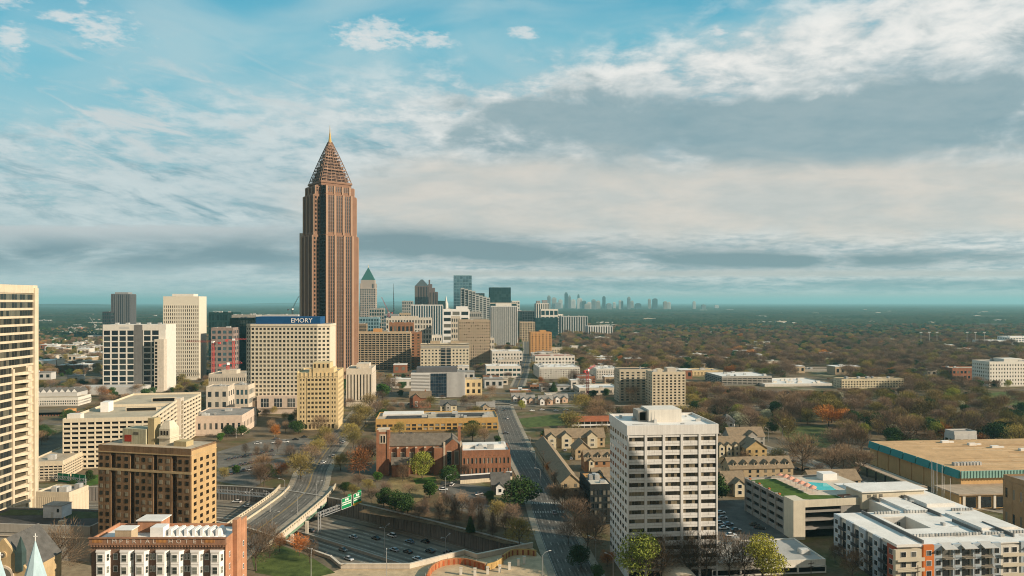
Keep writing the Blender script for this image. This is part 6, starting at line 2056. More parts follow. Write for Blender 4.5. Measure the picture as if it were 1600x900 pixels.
def lobes(rng, w_, h, z0, n):
    """uneven crown: overlapping balls inside an egg"""
    out = []
    for i in range(n):
        a = rng.uniform(0, 2 * math.pi); f = rng.uniform(.15, .62) * (1 if i else 0)
        zz = rng.uniform(.18, .82)
        env = math.sin(math.pi * min(.95, zz * .8 + .15))
        out.append((Vector((math.cos(a) * f * w_ / 2 * env * 1.25, math.sin(a) * f * w_ / 2 * env * 1.25, z0 + zz * h)), rng.uniform(.24, .40) * w_ * (.7 + .3 * env)))
    return out


def crown(seed, w_, h, z0, n, twig, ln, wd_, nl=9, cone=0):
    """many small leaf- or twig-sized faces spread through the crown"""
    rng = random.Random(seed)
    m = MB()
    if cone:
        L = [(Vector((0, 0, z0 + h * (i + .3) / 9)), w_ / 2 * (1 - i / 9.6) ** .8) for i in range(9)]
    else:
        L = lobes(rng, w_, h, z0, nl)
    tot = sum(r * r for _, r in L)
    cen = Vector((0, 0, z0 + h * .35))
    for c, r in L:
        for i in range(int(n * r * r / tot)):
            d = Vector((rng.gauss(0, 1), rng.gauss(0, 1), rng.gauss(0, 1))).normalized()
            k = rng.random() ** (.45 if twig else .3)
            p = c + Vector((d.x, d.y, d.z * (.8 if not cone else .45))) * r * k
            if p.z < z0 - .2:
                p.z = z0 + rng.random()
            if twig:
                g_ = ((p - cen).normalized() + Vector((0, 0, .55)) + Vector((rng.uniform(-.7, .7), rng.uniform(-.7, .7), rng.uniform(-.5, .5)))).normalized()
                s_ = g_.cross(Vector((rng.uniform(-1, 1), rng.uniform(-1, 1), rng.uniform(-1, 1)))).normalized() * wd_
                q = p + g_ * ln * rng.uniform(.6, 1.3)
                m.add([p - s_, p + s_, q], [(0, 1, 2)])
            else:
                a = Vector((rng.uniform(-1, 1), rng.uniform(-1, 1), rng.uniform(-.6, 1))).normalized()
                b_ = a.orthogonal().normalized(); c_ = a.cross(b_)
                s_ = ln * rng.uniform(.6, 1.4)
                m.add([p + b_ * s_, p + c_ * s_ * .7, p - b_ * s_, p - c_ * s_ * .7], [(0, 1, 2, 3)])
    return m


def limbs(seed, w_, h, z0, r0):
    """tapered trunk with forking limbs"""
    rng = random.Random(seed)
    m = MB()
    top = Vector((rng.uniform(-.3, .3), rng.uniform(-.3, .3), z0))
    m.tube((0, 0, -.3), top, r0, r0 * .72, 7)

    def grow(p, d, L, r, lev):
        q = p + d * L
        m.tube(p, q, r, r * .6, 5 if lev < 2 else 3)
        if lev < 3:
            for i in range(3 if lev else 3):
                e = (d + Vector((rng.uniform(-.75, .75), rng.uniform(-.75, .75), rng.uniform(-.15, .5)))).normalized()
                grow(p + d * L * rng.uniform(.6, 1), e, L * rng.uniform(.6, .8), r * .58, lev + 1)
    n = 5
    for i in range(n):
        a = 2 * math.pi * (i + rng.uniform(-.3, .3)) / n
        d = Vector((math.cos(a) * .75 * w_ / h, math.sin(a) * .75 * w_ / h, rng.uniform(.7, 1.1))).normalized()
        grow(top, d, (h - z0) * .36, r0 * .5, 0)
    grow(top, Vector((0, 0, 1)), (h - z0) * .42, r0 * .6, 0)
    return m


PROTO = {}


def proto(kind, var, name, h, w_, z0, mat, n, twig, ln, wd_, cone=0, nl=9):
    seed = hash_(kind) + var * 17
    t_ = thing(name, '', 'tree', (0, 0, 0))
    limbs(seed, w_, h, z0, .30 if not cone else .22).obj('trunk', M_bark, t_)
    crown(seed + 1, w_, h - z0 * .8, z0 * .8, n, twig, ln, wd_, nl, cone).obj('crown', mat, t_)
    remember(t_)
    PROTO.setdefault(kind, []).append(t_)
    return t_


def hash_(s_):
    return sum(ord(c) * (i + 1) for i, c in enumerate(s_))


for v in range(3):
    proto('bare', v, 'bare_tree', 15, 13 + v, 4, F_bare, 2600, True, 1.5, .055, nl=9 + v * 2)
    proto('olive', v, 'budding_tree', 14, 12 + v, 3.6, F_olive, 2600, True, 1.1, .10, nl=9 + v * 2)
    proto('green', v, 'evergreen_tree', 11, 9 + v, 1.6, F_green, 4200, False, .30, 0, nl=9 + v)
for v in range(2):
    proto('rust', v, 'rust_tree', 13, 11 + v, 3, F_rust, 2600, True, 1.1, .10, nl=10)
    proto('spring', v, 'spring_tree', 11, 9.5 + v, 3, F_spring, 4600, False, .19, 0, nl=10)
    proto('feather', v, 'feathery_tree', 14, 6.5, 2.5, F_bare, 2200, True, 1.0, .06, cone=1)
proto('blossom', 0, 'blossoming_tree', 9, 9, 2, F_white, 3600, False, .21, 0)
proto('conifer', 0, 'conifer', 10, 6, 1, F_green, 3400, False, .27, 0, cone=1)
proto('fresh', 0, 'leafy_tree', 8, 7.5, 1.6, F_bright, 3600, False, .26, 0)
proto('winter', 0, 'winter_tree', 16, 12, 4, F_wint, 2000, True, 1.6, .05, nl=12)     # open branches, seen close
USED = set()
COUNT = [0]
HAND = [
    # column, base row, height, kind, width factor, label
    (92, 905, 19, 'winter', 1.25, 'big leafless tree with an open crown beside the blue spires'),
    (400, 892, 17, 'winter', 1.0, 'leafless tree at the orange side wall of the brick hotel'),
    (421, 872, 13, 'winter', 1.0, 'leafless tree at the near end of the road bridge'),
    (366, 905, 12, 'winter', .9, 'thin leafless tree just behind the orange pier of the brick hotel'),
    (468, 868, 8.5, 'rust', .9, 'reddish tree on the bright green bank, nearest the bridge balustrade'),
    (484, 880, 8.5, 'winter', .9, 'small leafless tree on the bright green bank, beside the motorway wall'),
    (437, 862, 7, 'rust', .8, 'small reddish tree under the bridge balustrade'),
    (562, 744, 17, 'rust', 1.05, 'large orange-brown tree left of the church bell tower'),
    (470, 748, 14, 'olive', 1.2, 'broad olive tree beside the boulevard kerb'),
    (439, 746, 8.5, 'rust', 1.0, 'rusty small tree at the edge of the left-hand car park'),
    (419, 748, 8, 'green', 1.0, 'dark round evergreen at the edge of the left-hand car park'),
    (369, 741, 5, 'fresh', 1.0, 'small clipped round green tree standing alone in the car park'),
    (507, 700, 14, 'olive', .9, 'olive tree at the foot of the yellow stepped building'),
    (517, 706, 12, 'bare', .8, 'brown tree next to the yellow stepped building, by the street'),
    (552, 700, 11, 'olive', 1.0, 'olive tree across the street from the yellow stepped building'),
    (560, 655, 13, 'olive', 1.1, 'olive tree between the pale slotted block and the boulevard'),
    (577, 640, 14, 'olive', 1.2, 'tall olive tree right of the pale slotted block'),
    (598, 622, 14, 'fresh', 1.1, 'bright green tree below the balcony flats'),
    (583, 605, 15, 'bare', 1.2, 'dark brown tree in front of the balcony flats'),
    (612, 612, 15, 'bare', 1.3, 'broad brown tree below the balcony flats, towards the louvred building'),
    (560, 618, 14, 'bare', 1.1, 'brown tree beside the shaded end of the balcony flats'),
    (582, 722, 13, 'bare', 1.1, 'dark brown tree touching the church bell tower'),
    (590, 752, 5, 'fresh', 1.1, 'low green bush at the foot of the church bell tower'),
    (660, 748, 14, 'spring', 1.05, 'yellow-green tree in front of the church nave'),
    (629, 752, 10, 'winter', .9, 'thin leafless tree in front of the church chapel'),
    (703, 757, 10, 'green', 1.0, 'dark evergreen before the church hall'),
    (726, 752, 9, 'bare', .9, 'purplish bare tree between the church and its low hall'),
    (738, 690, 13, 'olive', 1.45, 'broad brown-olive tree in front of the ochre school'),
    (757, 692, 10, 'bare', 1.2, 'brown tree in front of the ochre school, nearer the avenue'),
    (778, 694, 6, 'green', 1.0, 'clipped dark bush on the corner of the avenue and side street'),
    (600, 792, 9, 'green', 1.0, 'dark evergreen on the motorway bank, first from the bridge'),
    (618, 798, 9, 'green', 1.05, 'dark evergreen on the motorway bank, second from the bridge'),
    (637, 804, 9, 'green', 1.1, 'dark evergreen on the motorway bank, third from the bridge'),
    (671, 778, 8, 'fresh', 1.15, 'rounded bright green tree below the church lawn'),
    (580, 786, 7, 'bare', 1.1, 'pale brown bush above the motorway wall near the sign gantry'),
    (552, 778, 7, 'olive', 1.1, 'olive bush beside the bridge abutment'),
    (538, 772, 6, 'green', 1.0, 'dark bush tucked against the bridge balustrade'),
    (664, 806, 10, 'feather', 1.0, 'feathery brown tree on the bank, nearest the rounded green tree'),
    (687, 813, 12, 'feather', 1.0, 'feathery brown tree on the bank, second from the rounded green tree'),
    (711, 820, 13, 'feather', 1.0, 'tallest feathery brown tree on the bank'),
    (737, 815, 10, 'feather', 1.0, 'feathery brown tree on the bank beside the dark cone bush'),
    (735, 832, 7, 'conifer', 1.0, 'dark cone-shaped evergreen above the motorway wall'),
    (752, 832, 11, 'feather', .9, 'slim brown tree right of the dark cone bush'),
    (770, 838, 11, 'feather', .9, 'slim brown tree nearer the avenue, on the bank'),
    (790, 838, 9, 'bare', 1.0, 'brown tree on the bank below the magnolia'),
    (812, 856, 12, 'olive', .95, 'dense olive-brown tree at the end of the overpass parapet'),
    (810, 790, 13, 'green', 1.45, 'big dark magnolia beside the stone lodge'),
    (764, 786, 6, 'green', 1.0, 'dark bush left of the stone lodge'),
    (878, 800, 12, 'bare', 1.25, 'broad dark bare tree right of the avenue, farthest of three'),
    (897, 830, 13, 'bare', 1.2, 'broad dark bare tree right of the avenue, middle of three'),
    (917, 862, 13, 'bare', 1.2, 'broad dark bare tree right of the avenue, nearest of three'),
    (932, 800, 10, 'bare', 1.0, 'bare tree beside the dark block with orange roof grilles'),
    (949, 885, 6, 'rust', 1.0, 'low orange-brown bush at the corner of the white office tower'),
    (935, 905, 5, 'green', 1.2, 'dark hedge bush near the street lamp below the white office tower'),
    (1000, 912, 17, 'spring', .95, 'yellow-green tree in front of the white office tower'),
    (1032, 912, 17, 'winter', 1.0, 'leafless tree in front of the white office tower, left of the arch'),
    (1078, 912, 17, 'winter', 1.0, 'leafless tree in front of the white office tower, right of the arch'),
    (1103, 905, 17, 'winter', 1.1, 'tall leafless tree at the right corner of the white office tower'),
    (1140, 905, 16, 'winter', 1.0, 'leafless tree in front of the low gallery'),
    (1164, 905, 15, 'winter', .9, 'leafless tree between the gallery and the yellow-green tree'),
    (1192, 908, 15, 'spring', 1.15, 'broad yellow-green tree in front of the low gallery'),
    (1332, 905, 10, 'bare', 1.1, 'bare brown tree beside the shaded wall of the white-roofed apartments'),
    (1305, 880, 7, 'bare', 1.0, 'bare bush between the gallery and the white-roofed apartments'),
    (925, 655, 15, 'olive', 1.7, 'very broad olive tree beyond the red-roofed motel'),
    (865, 612, 11, 'conifer', 1.3, 'dark conifer by the white terrace houses'),
    (845, 600, 9, 'rust', 1.0, 'small crimson tree beside the brick store'),
    (895, 600, 16, 'bare', 1.2, 'tall dark bare tree before the white apartments'),
    (855, 690, 8, 'green', 1.0, 'dark evergreen at the head of the avenue hedge'),
    (848, 700, 8, 'rust', .8, 'rusty hedge tree beside the avenue, first from the green'),
    (853, 720, 8, 'rust', .8, 'rusty hedge tree beside the avenue, second from the green'),
    (860, 742, 8, 'rust', .8, 'rusty hedge tree beside the avenue, third from the green'),
    (867, 762, 8, 'bare', .9, 'brown hedge tree beside the avenue, at the townhouse end'),
    (1155, 668, 11, 'blossom', 1.2, 'pale blossoming tree right of the white office tower roof'),
    (1128, 680, 9, 'green', 1.2, 'dark green tree touching the roof line of the white office tower'),
    (1100, 640, 10, 'spring', 1.0, 'yellow-green tree just beyond the white office tower roof'),
    (1300, 742, 14, 'bare', 1.35, 'large bare tree beyond the rooftop pool, nearest the turquoise fascia'),
    (1342, 745, 15, 'bare', 1.4, 'largest bare tree in front of the turquoise fascia'),
    (1318, 730, 13, 'bare', 1.2, 'bare brown tree behind the two biggest beside the turquoise fascia'),
    (1240, 720, 7, 'bare', 1.0, 'small kerbside tree beside the bleached street, farthest'),
    (1258, 730, 7, 'bare', 1.0, 'small kerbside tree beside the bleached street, middle'),
    (1278, 745, 7, 'bare', 1.0, 'small kerbside tree beside the bleached street, nearest'),
    (1545, 785, 6, 'green', 1.6, 'dark round tree behind the small swimming pool'),
    (1518, 776, 7, 'winter', .9, 'thin bare tree before the low front of the tan hall'),
    (1440, 790, 5, 'bare', 1.4, 'low bare bushes tree at the foot of the flagpoles'),
    (1425, 665, 9, 'spring', 1.3, 'yellow-green tree behind the far edge of the tan hall'),
    (1452, 668, 8, 'spring', 1.1, 'smaller yellow-green tree behind the far edge of the tan hall'),
    (1575, 712, 10, 'green', 1.1, 'dark evergreen behind the right part of the tan hall'),
    (385, 640, 9, 'olive', 1.0, 'olive tree at the foot of the hospital podium'),
    (377, 682, 8, 'green', 1.1, 'dark evergreen beside the pink-cream clinic'),
    (355, 684, 9, 'green', 1.0, 'dark evergreen between the clinic and the car park'),
    (424, 676, 9, 'bare', 1.1, 'brown tree before the hospital podium'),
    (446, 676, 8, 'bare', 1.0, 'brown tree nearer the yellow stepped building, before the hospital podium'),
    (345, 690, 6, 'fresh', 1.0, 'small green tree behind the brick high-rise'),
    (140, 752, 6, 'green', 1.0, 'dark green tree below the parking deck banner'),
    (112, 762, 4, 'green', 1.2, 'dark hedge under the far green road sign'),
    (384, 712, 8, 'winter', .9, 'thin leafless tree on a strip of the left car park, farthest left'),
    (400, 716, 8, 'winter', .9, 'thin leafless tree on a strip of the left car park, second from the left'),
    (416, 712, 8, 'winter', .9, 'thin leafless tree on a strip of the left car park, in its middle'),
    (434, 706, 8, 'bare', .9, 'small brown tree on a strip of the left car park, towards the boulevard'),
    (454, 722, 10, 'bare', 1.1, 'brown tree at the corner of the left car park beside the boulevard'),
    (404, 750, 8, 'winter', 1.0, 'leafless tree at the wall between the left car park and the motorway'),
    (350, 748, 6, 'olive', 1.1, 'olive bush at the wall between the left car park and the motorway'),
    (549, 690, 13, 'olive', 1.2, 'olive tree across from the yellow building, second along the pavement'),
    (556, 676, 14, 'olive', 1.3, 'olive tree across from the yellow building, third along the pavement'),
    (571, 662, 14, 'olive', 1.2, 'olive tree between the slotted block and the ochre school'),
    (588, 652, 13, 'bare', 1.3, 'brown tree at the far corner of the ochre school'),
    (569, 712, 11, 'bare', 1.2, 'dark brown tree between the boulevard and the church tower'),
    (600, 646, 12, 'olive', 1.2, 'olive tree behind the ochre school roof, leftmost'),
    (592, 634, 13, 'bare', 1.3, 'brown tree left of the brick villa'),
    (532, 735, 10, 'olive', 1.1, 'olive tree on the right kerb of the boulevard before the bridge'),
    (486, 728, 12, 'bare', 1.2, 'brown tree on the left kerb of the boulevard before the bridge'),
    (494, 716, 12, 'olive', 1.1, 'olive tree on the left kerb, between the car park and the boulevard'),
    (772, 655, 9, 'bare', 1.2, 'brown tree behind the right end of the ochre school'),
    (735, 652, 9, 'bare', 1.2, 'brown tree between the two cream houses'),
    (815, 640, 8, 'spring', 1.1, 'light green tree at the avenue corner by the cottages'),
    (835, 606, 10, 'olive', 1.2, 'olive tree beside the low dark-roofed brick store'),
    (880, 606, 12, 'olive', 1.3, 'wide olive tree before the white apartments'),
    (910, 610, 13, 'bare', 1.3, 'bare tree near the low store with the loading bay'),
    (602, 772, 6, 'bare', 1.3, 'pale brown bush at the upper edge of the dry church lawn'),
    (560, 762, 7, 'bare', 1.3, 'brown bush below the orange-brown tree, towards the bridge'),
    (576, 768, 6, 'olive', 1.3, 'olive bush between the church lawn and the sign gantry'),
    (640, 775, 6, 'bare', 1.3, 'brown bush between the church lawn and the rounded green tree'),
    (655, 812, 7, 'bare', 1.2, 'brown shrub at the top of the motorway wall, left of the feathery trees'),
    (698, 800, 9, 'bare', 1.2, 'brown tree behind the feathery row, left part'),
    (722, 803, 9, 'bare', 1.2, 'brown tree behind the feathery row, middle part'),
    (748, 806, 9, 'bare', 1.2, 'brown tree behind the feathery row, right part'),
    (778, 815, 9, 'olive', 1.2, 'olive-brown tree between the feathery row and the avenue'),
    (800, 822, 9, 'bare', 1.2, 'brown tree beside the avenue pavement below the magnolia'),
    (866, 790, 9, 'bare', 1.2, 'smaller dark bare tree at the avenue kerb behind the three broad ones'),
    (905, 812, 13, 'bare', 1.3, 'dark bare tree filling the gap beside the dark block with orange grilles'),
    (888, 850, 9, 'bare', 1.1, 'low dark bare tree leaning over the right pavement of the avenue'),
    (908, 888, 8, 'green', 1.0, 'dark evergreen shrub under the nearest broad bare tree'),
    (930, 850, 12, 'bare', 1.2, 'dark bare tree between the broad three and the white office tower'),
]


def plant(kind, X, Y, h, wf, label, group, rng):
    ps = PROTO[kind]
    p = ps[rng.randrange(len(ps))]
    base = {'bare': 15, 'olive': 14, 'green': 11, 'rust': 13, 'spring': 11, 'feather': 14, 'blossom': 9, 'conifer': 10, 'fresh': 8, 'winter': 16}[kind]
    s_ = h / base
    rz = rng.uniform(0, 6.28)
    COUNT[0] += 1
    if p.name not in USED:
        USED.add(p.name)
        p.location = (X, Y, 0); p.rotation_euler = (0, 0, rz); p.scale = (s_ * wf, s_ * wf, s_)
        p['label'] = label
        if group:
            p['group'] = group
        return p
    c = copy_thing(p, (X, Y, 0), rz, (s_ * wf, s_ * wf, s_), label, group)
    if not group and 'group' in c:
        del c['group']
    return c


rng = random.Random(99)
for px, py, h, kind, wf, lab in HAND:
    Y = F * H / (py - 472)
    plant(kind, (px - 800) * Y / F, Y, h, wf, lab, None, rng)
    FOOT.append(((px - 800) * Y / F, Y, 5))

# scattered woods: candidates by zone, the largest in the picture become trees, the rest woodland
KINDS = ['bare'] * 14 + ['olive'] * 7 + ['rust'] + ['green'] * 5 + ['spring'] + ['blossom']
LAB = {'bare': 'bare brown tree', 'olive': 'olive-brown budding tree', 'rust': 'rusty orange tree', 'green': 'dark evergreen', 'spring': 'yellow-green tree', 'blossom': 'pale blossoming tree'}
cells = {}
for a, c, r in FOOT + ROADS:
    for i in range(int((a - r - 8) // 20), int((a + r + 8) // 20) + 1):
        for j in range(int((c - r - 8) // 20), int((c + r + 8) // 20) + 1):
            cells.setdefault((i, j), []).append((a, c, r))


def free(x, y, rad):
    return all((x - a) ** 2 + (y - c) ** 2 > (r + rad) ** 2 for a, c, r in cells.get((int(x // 20), int(y // 20)), ()))


OPEN = [pg((1500, 612), (1620, 608), (1700, 614), (1700, 632), (1560, 634)), pg((1420, 594), (1470, 590), (1475, 602), (1430, 607)), pg((800, 640), (900, 640), (910, 672), (815, 672)), pg((1120, 782), (1165, 775), (1240, 850), (1120, 850)),
        [(148, 500), (185, 500), (238, 300), (186, 300)], [(205, 330), (420, 330), (420, 425), (205, 425)], [(105, 225), (260, 225), (260, 345), (105, 345)], hole, pg((340, 690), (480, 680), (500, 690), (455, 715), (337, 755)), [(-70, 250), (10, 250), (10, 300), (-70, 380)],
        pg((690, 752), (770, 762), (760, 792), (716, 790), (684, 765)), pg((1215, 668), (1320, 672), (1330, 700), (1250, 705))]


def dens(x, y):
    """woods of the photograph: how likely a spot carries a tree"""
    px = 800 + F * x / y
    if y > 900:
        return .97 if px > 880 or px < 300 else .45
    if px > 1085:
        return 1.0 if y > 470 else .55
    if px > 880:
        return .75 if y > 520 else .12
    if px > 560:
        return .5 if y > 540 else .12
    return .55 if y > 480 else .2


# buildings the photograph shows over the treetops: trees before them stay below this row
VIEWS = [(1128, 1206, 800, 604), (1195, 1300, 790, 610), (1315, 1412, 770, 606), (1252, 1318, 960, 590), (1546, 1640, 790, 594), (1488, 1540, 850, 588), (1073, 1130, 900, 596), (968, 1072, 640, 634), (843, 968, 870, 592), (642, 756, 697, 617), (657, 733, 960, 576), (557, 642, 985, 578), (162, 262, 748, 596), (326, 384, 690, 600), (44, 122, 640, 640)]
cand = []
ring = 330.0
while ring < 2600:
    step = 15.5 if ring < 1000 else 15.5 + (ring - 1000) * .004
    half = .76 * ring
    n = int(2 * half / step)
    for i in range(n):
        x = -half + (i + rng.uniform(-.45, .45)) * step; y = ring + rng.uniform(-.45, .45) * step
        if rng.random() > dens(x, y) or any(inside((x, y), q) for q in OPEN):
            continue
        if not free(x, y, 1.5 if y > 480 else 4):
            continue
        px = 800 + F * x / y
        cap = 99.
        for a0, a1, yb, row in VIEWS:
            if a0 - 6 < px < a1 + 6 and yb - 210 < y < yb:
                cap = min(cap, H - (row - 472) * y / F)
        if cap < 4.5:
            continue
        k = rng.choice(KINDS)
        if y > 1300 and rng.random() < min(.65, (y - 1300) * .0007):
            k = 'green'
        if px < 560 and rng.random() < .2:
            k = 'green'
        h = {'bare': 16, 'olive': 15, 'rust': 14, 'green': 12, 'spring': 11, 'blossom': 8}[k] * rng.uniform(.6, 1.25)
        if px < 880:
            h *= .7
        h = min(h, cap)
        cand.append((y, x, k, h, rng.uniform(.95, 1.4), px))
    ring += step * .9
cand.sort()
GROUND_ZONES = ((1085, 1700, 'in the eastern woods, right of the white office tower'), (880, 1085, 'between the avenue and the twin cream towers'), (560, 880, 'among the houses along the avenue'), (-400, 560, 'among the blocks left of the bronze tower'))
rest = []
single = 300 - COUNT[0]
for y, x, k, h, wf, px in cand:
    if single > 0 and 0 < px < 1600:
        z = next((q for q in GROUND_ZONES if q[0] <= px < q[1]), GROUND_ZONES[3])
        plant(k, x, y, h, wf, LAB[k] + ' ' + z[2], LAB[k] + 's ' + z[2], rng)
        single -= 1
    else:
        rest.append((y, x, k, h, wf))


def woodland(name, kind, pts_):
    """the farther trees of one kind as one mass"""
    src = [c for c in PROTO[kind][0].children if c.name.startswith('crown')][0]
    base = {'bare': 15, 'olive': 14, 'green': 11, 'rust': 13, 'spring': 11, 'blossom': 9}[kind]
    me = bpy.data.meshes.new(name)
    n = len(pts_)
    me.vertices.add(n)
    me.vertices.foreach_set('co', np.array([(x, y, 0) for y, x, k, h, wf in pts_], dtype=np.float32).ravel())
    a = me.attributes.new('size', 'FLOAT_VECTOR', 'POINT')
    a.data.foreach_set('vector', np.array([(h / base * wf, h / base * wf, h / base) for y, x, k, h, wf in pts_], dtype=np.float32).ravel())
    a = me.attributes.new('turn', 'FLOAT_VECTOR', 'POINT')
    a.data.foreach_set('vector', np.array([(0, 0, (x * 7.3 + y * 3.1) % 6.28) for y, x, k, h, wf in pts_], dtype=np.float32).ravel())
    o = link(name, me)
    g_ = bpy.data.node_groups.new(name, 'GeometryNodeTree')
    g_.interface.new_socket('Geometry', in_out='INPUT', socket_type='NodeSocketGeometry')
    g_.interface.new_socket('Geometry', in_out='OUTPUT', socket_type='NodeSocketGeometry')
    N = g_.nodes.new
    gi, go, oi, ip, a1, a2 = N('NodeGroupInput'), N('NodeGroupOutput'), N('GeometryNodeObjectInfo'), N('GeometryNodeInstanceOnPoints'), N('GeometryNodeInputNamedAttribute'), N('GeometryNodeInputNamedAttribute')
    oi.inputs['Object'].default_value = src
    oi.inputs['As Instance'].default_value = True
    oi.transform_space = 'ORIGINAL'
    for a_, nm in ((a1, 'size'), (a2, 'turn')):
        a_.data_type = 'FLOAT_VECTOR'; a_.inputs['Name'].default_value = nm
    Lk = g_.links.new
    Lk(gi.outputs[0], ip.inputs['Points']); Lk(oi.outputs['Geometry'], ip.inputs['Instance'])
    Lk(a1.outputs['Attribute'], ip.inputs['Scale']); Lk(a2.outputs['Attribute'], ip.inputs['Rotation'])
    Lk(ip.outputs[0], go.inputs[0])
    o.modifiers.new('trees', 'NODES').node_group = g_
    tag(o, kind='stuff')


for k, nm in (('bare', 'bare_woodland'), ('olive', 'budding_woodland'), ('rust', 'rusty_woodland'), ('green', 'evergreen_woodland'), ('spring', 'spring_woodland'), ('blossom', 'blossom_woodland')):
    q = [r for r in rest if r[2] == k]
    if q and any(p.name in USED for p in PROTO[k]):
        woodland(nm, k, q)
for k, ps in PROTO.items():                      # prototypes no spot used
    for p in ps:
        if p.name not in USED:
            for c in list(p.children):
                bpy.data.objects.remove(c)
            bpy.data.objects.remove(p)

# the forest carpet beyond, out to the horizon
nr, na = 430, 620
rr = 2150 * (1.0069 ** np.arange(nr))
aa = np.linspace(R(-44), R(44), na)
rs = np.random.RandomState(4)
RR, AA = np.meshgrid(rr, aa, indexing='ij')
jit = rs.uniform(-.35, .35, RR.shape)
X_ = (RR * (1 + jit * .0069)) * np.sin(AA + rs.uniform(-.4, .4, RR.shape) * R(88) / na); Y_ = RR * np.cos(AA)
big = np.sin(X_ * .0031 + 1.3 * np.sin(Y_ * .0019)) * np.sin(Y_ * .0023 + 1.1 * np.sin(X_ * .0017))
Z_ = 4.5 + rs.uniform(0, 1, RR.shape) ** 1.5 * 11 + big * 3.0
Z_[0, :] = -1
gap = (np.sin(X_ * .0061 + 2 * np.sin(Y_ * .0037)) + np.sin(Y_ * .0083 + 1.7 * np.sin(X_ * .0049))) < -1.25
Z_[gap] = -.6
co = np.stack([X_, Y_, Z_], -1).reshape(-1, 3).astype(np.float32)
idx = np.arange(nr * na).reshape(nr, na)
quads = np.stack([idx[:-1, :-1], idx[:-1, 1:], idx[1:, 1:], idx[1:, :-1]], -1).reshape(-1, 4)
me = bpy.data.meshes.new('forest')
me.vertices.add(len(co)); me.vertices.foreach_set('co', co.ravel())
me.loops.add(quads.size); me.loops.foreach_set('vertex_index', quads.ravel().astype(np.int32))
me.polygons.add(len(quads)); me.polygons.foreach_set('loop_start', np.arange(0, quads.size, 4, dtype=np.int32))
me.update(calc_edges=True)
mt = bpy.data.materials.new('forest_canopy'); mt.use_nodes = True
t = NT(mt.node_tree)
ob = t.n('ShaderNodeTexCoord').outputs['Object']
n1 = t.noise(ob, .0022, 6, .62); n2 = t.noise(ob, .05, 3, .6)
c = t.ramp(t.m('ADD', t.m('MULTIPLY', n1, .65), t.m('MULTIPLY', n2, .35)), [(.34, (.018, .04, .02)), (.48, (.035, .055, .03)), (.6, (.07, .07, .042)), (.7, (.12, .10, .065))])
p = t.n('ShaderNodeBsdfPrincipled'); t.put(p.inputs['Base Color'], c); p.inputs['Roughness'].default_value = 1; p.inputs['Specular IOR Level'].default_value = 0
t.put(t.n('ShaderNodeOutputMaterial').inputs[0], p.outputs[0])
me.materials.append(mt)
tag(link('forest', me), kind='stuff')
# ================================================================ cars
def car(paint, suv=False):
    t_ = thing('car', '', 'car', (0, 0, 0))
    L, W = 4.5, 1.82
    zb, zr = (.95, 1.75) if suv else (.82, 1.42)
    m = MB()
    lower = [(-L / 2, -.78, .32), (-L / 2, .78, .32), (L / 2, .74, .32), (L / 2, -.74, .32)]
    mid = [(-L / 2 + .05, -W / 2, .6), (-L / 2 + .05, W / 2, .6), (L / 2 - .02, W / 2 - .05, .6), (L / 2 - .02, -W / 2 + .05, .6)]
    top = [(-L / 2 + .12, -W / 2 + .1, zb), (-L / 2 + .12, W / 2 - .1, zb), (L / 2 - .25, W / 2 - .16, zb - .08), (L / 2 - .25, -W / 2 + .16, zb - .08)]
    m.loft(lower, mid); m.loft(mid, top)
    a0, a1, r0, r1 = (-2.05, 1.0, -1.85, .35) if suv else (-1.75, 1.05, -1.05, .35)
    roof = [(r0, -.62, zr), (r0, .62, zr), (r1, .62, zr), (r1, -.62, zr)]
    m.loft(roof, [(r0 + .1, -.55, zr + .06), (r0 + .1, .55, zr + .06), (r1 - .1, .55, zr + .06), (r1 - .1, -.55, zr + .06)])
    body = m.obj('body', paint, t_)
    MB().loft([(a0, -.78, zb - .02), (a0, .78, zb - .02), (a1, .74, zb - .06), (a1, -.74, zb - .06)], roof).obj('window', coat('car_glass', (.015, .018, .02), rough=.1, spec=.8), t_)
    for x in (-1.4, 1.42):
        for s_ in (-1, 1):
            MB().tube((x, s_ * .68, .33), (x, s_ * .9, .33), .33, .33, 10).obj('wheel', coat('tyre_rubber', (.02, .02, .02)), t_)
    for s_ in (-.55, .55):
        MB().box(L / 2 - .06, L / 2 + .02, s_ - .2, s_ + .2, .55, .72).obj('headlight', M_pure, t_)
        MB().box(-L / 2 - .02, -L / 2 + .06, s_ - .2, s_ + .2, .6, .78).obj('tail_light', coat('red_lens', (.3, .01, .01), rough=.3), t_)
    return remember(t_)


CARS = {}


def put_car(kind, px, py, zg, ang, label, group=None):
    Y = F * (H - zg - .7) / (py - 472); X = (px - 800) * Y / F
    loc, rz = (X, Y, zg + .01), R(ang)
    if kind not in CARS:
        c, suv = {'black': ((.012, .012, .014), False), 'dark_suv': ((.015, .016, .018), True), 'silver': ((.42, .44, .46), False), 'white': ((.75, .75, .73), False), 'white_suv': ((.72, .72, .70), True), 'blue': ((.12, .2, .28), False), 'grey': ((.13, .13, .135), False)}[kind]
        CARS[kind] = car(coat('car_paint_' + kind, c, rough=.25, spec=.6, var=.03), suv)
        o = CARS[kind]
        o.location = loc; o.rotation_euler = (0, 0, rz); o['label'] = label
        if group:
            o['group'] = group
    else:
        o = copy_thing(CARS[kind], loc, rz, None, label, group)
        if not group and 'group' in o:
            del o['group']
    return o


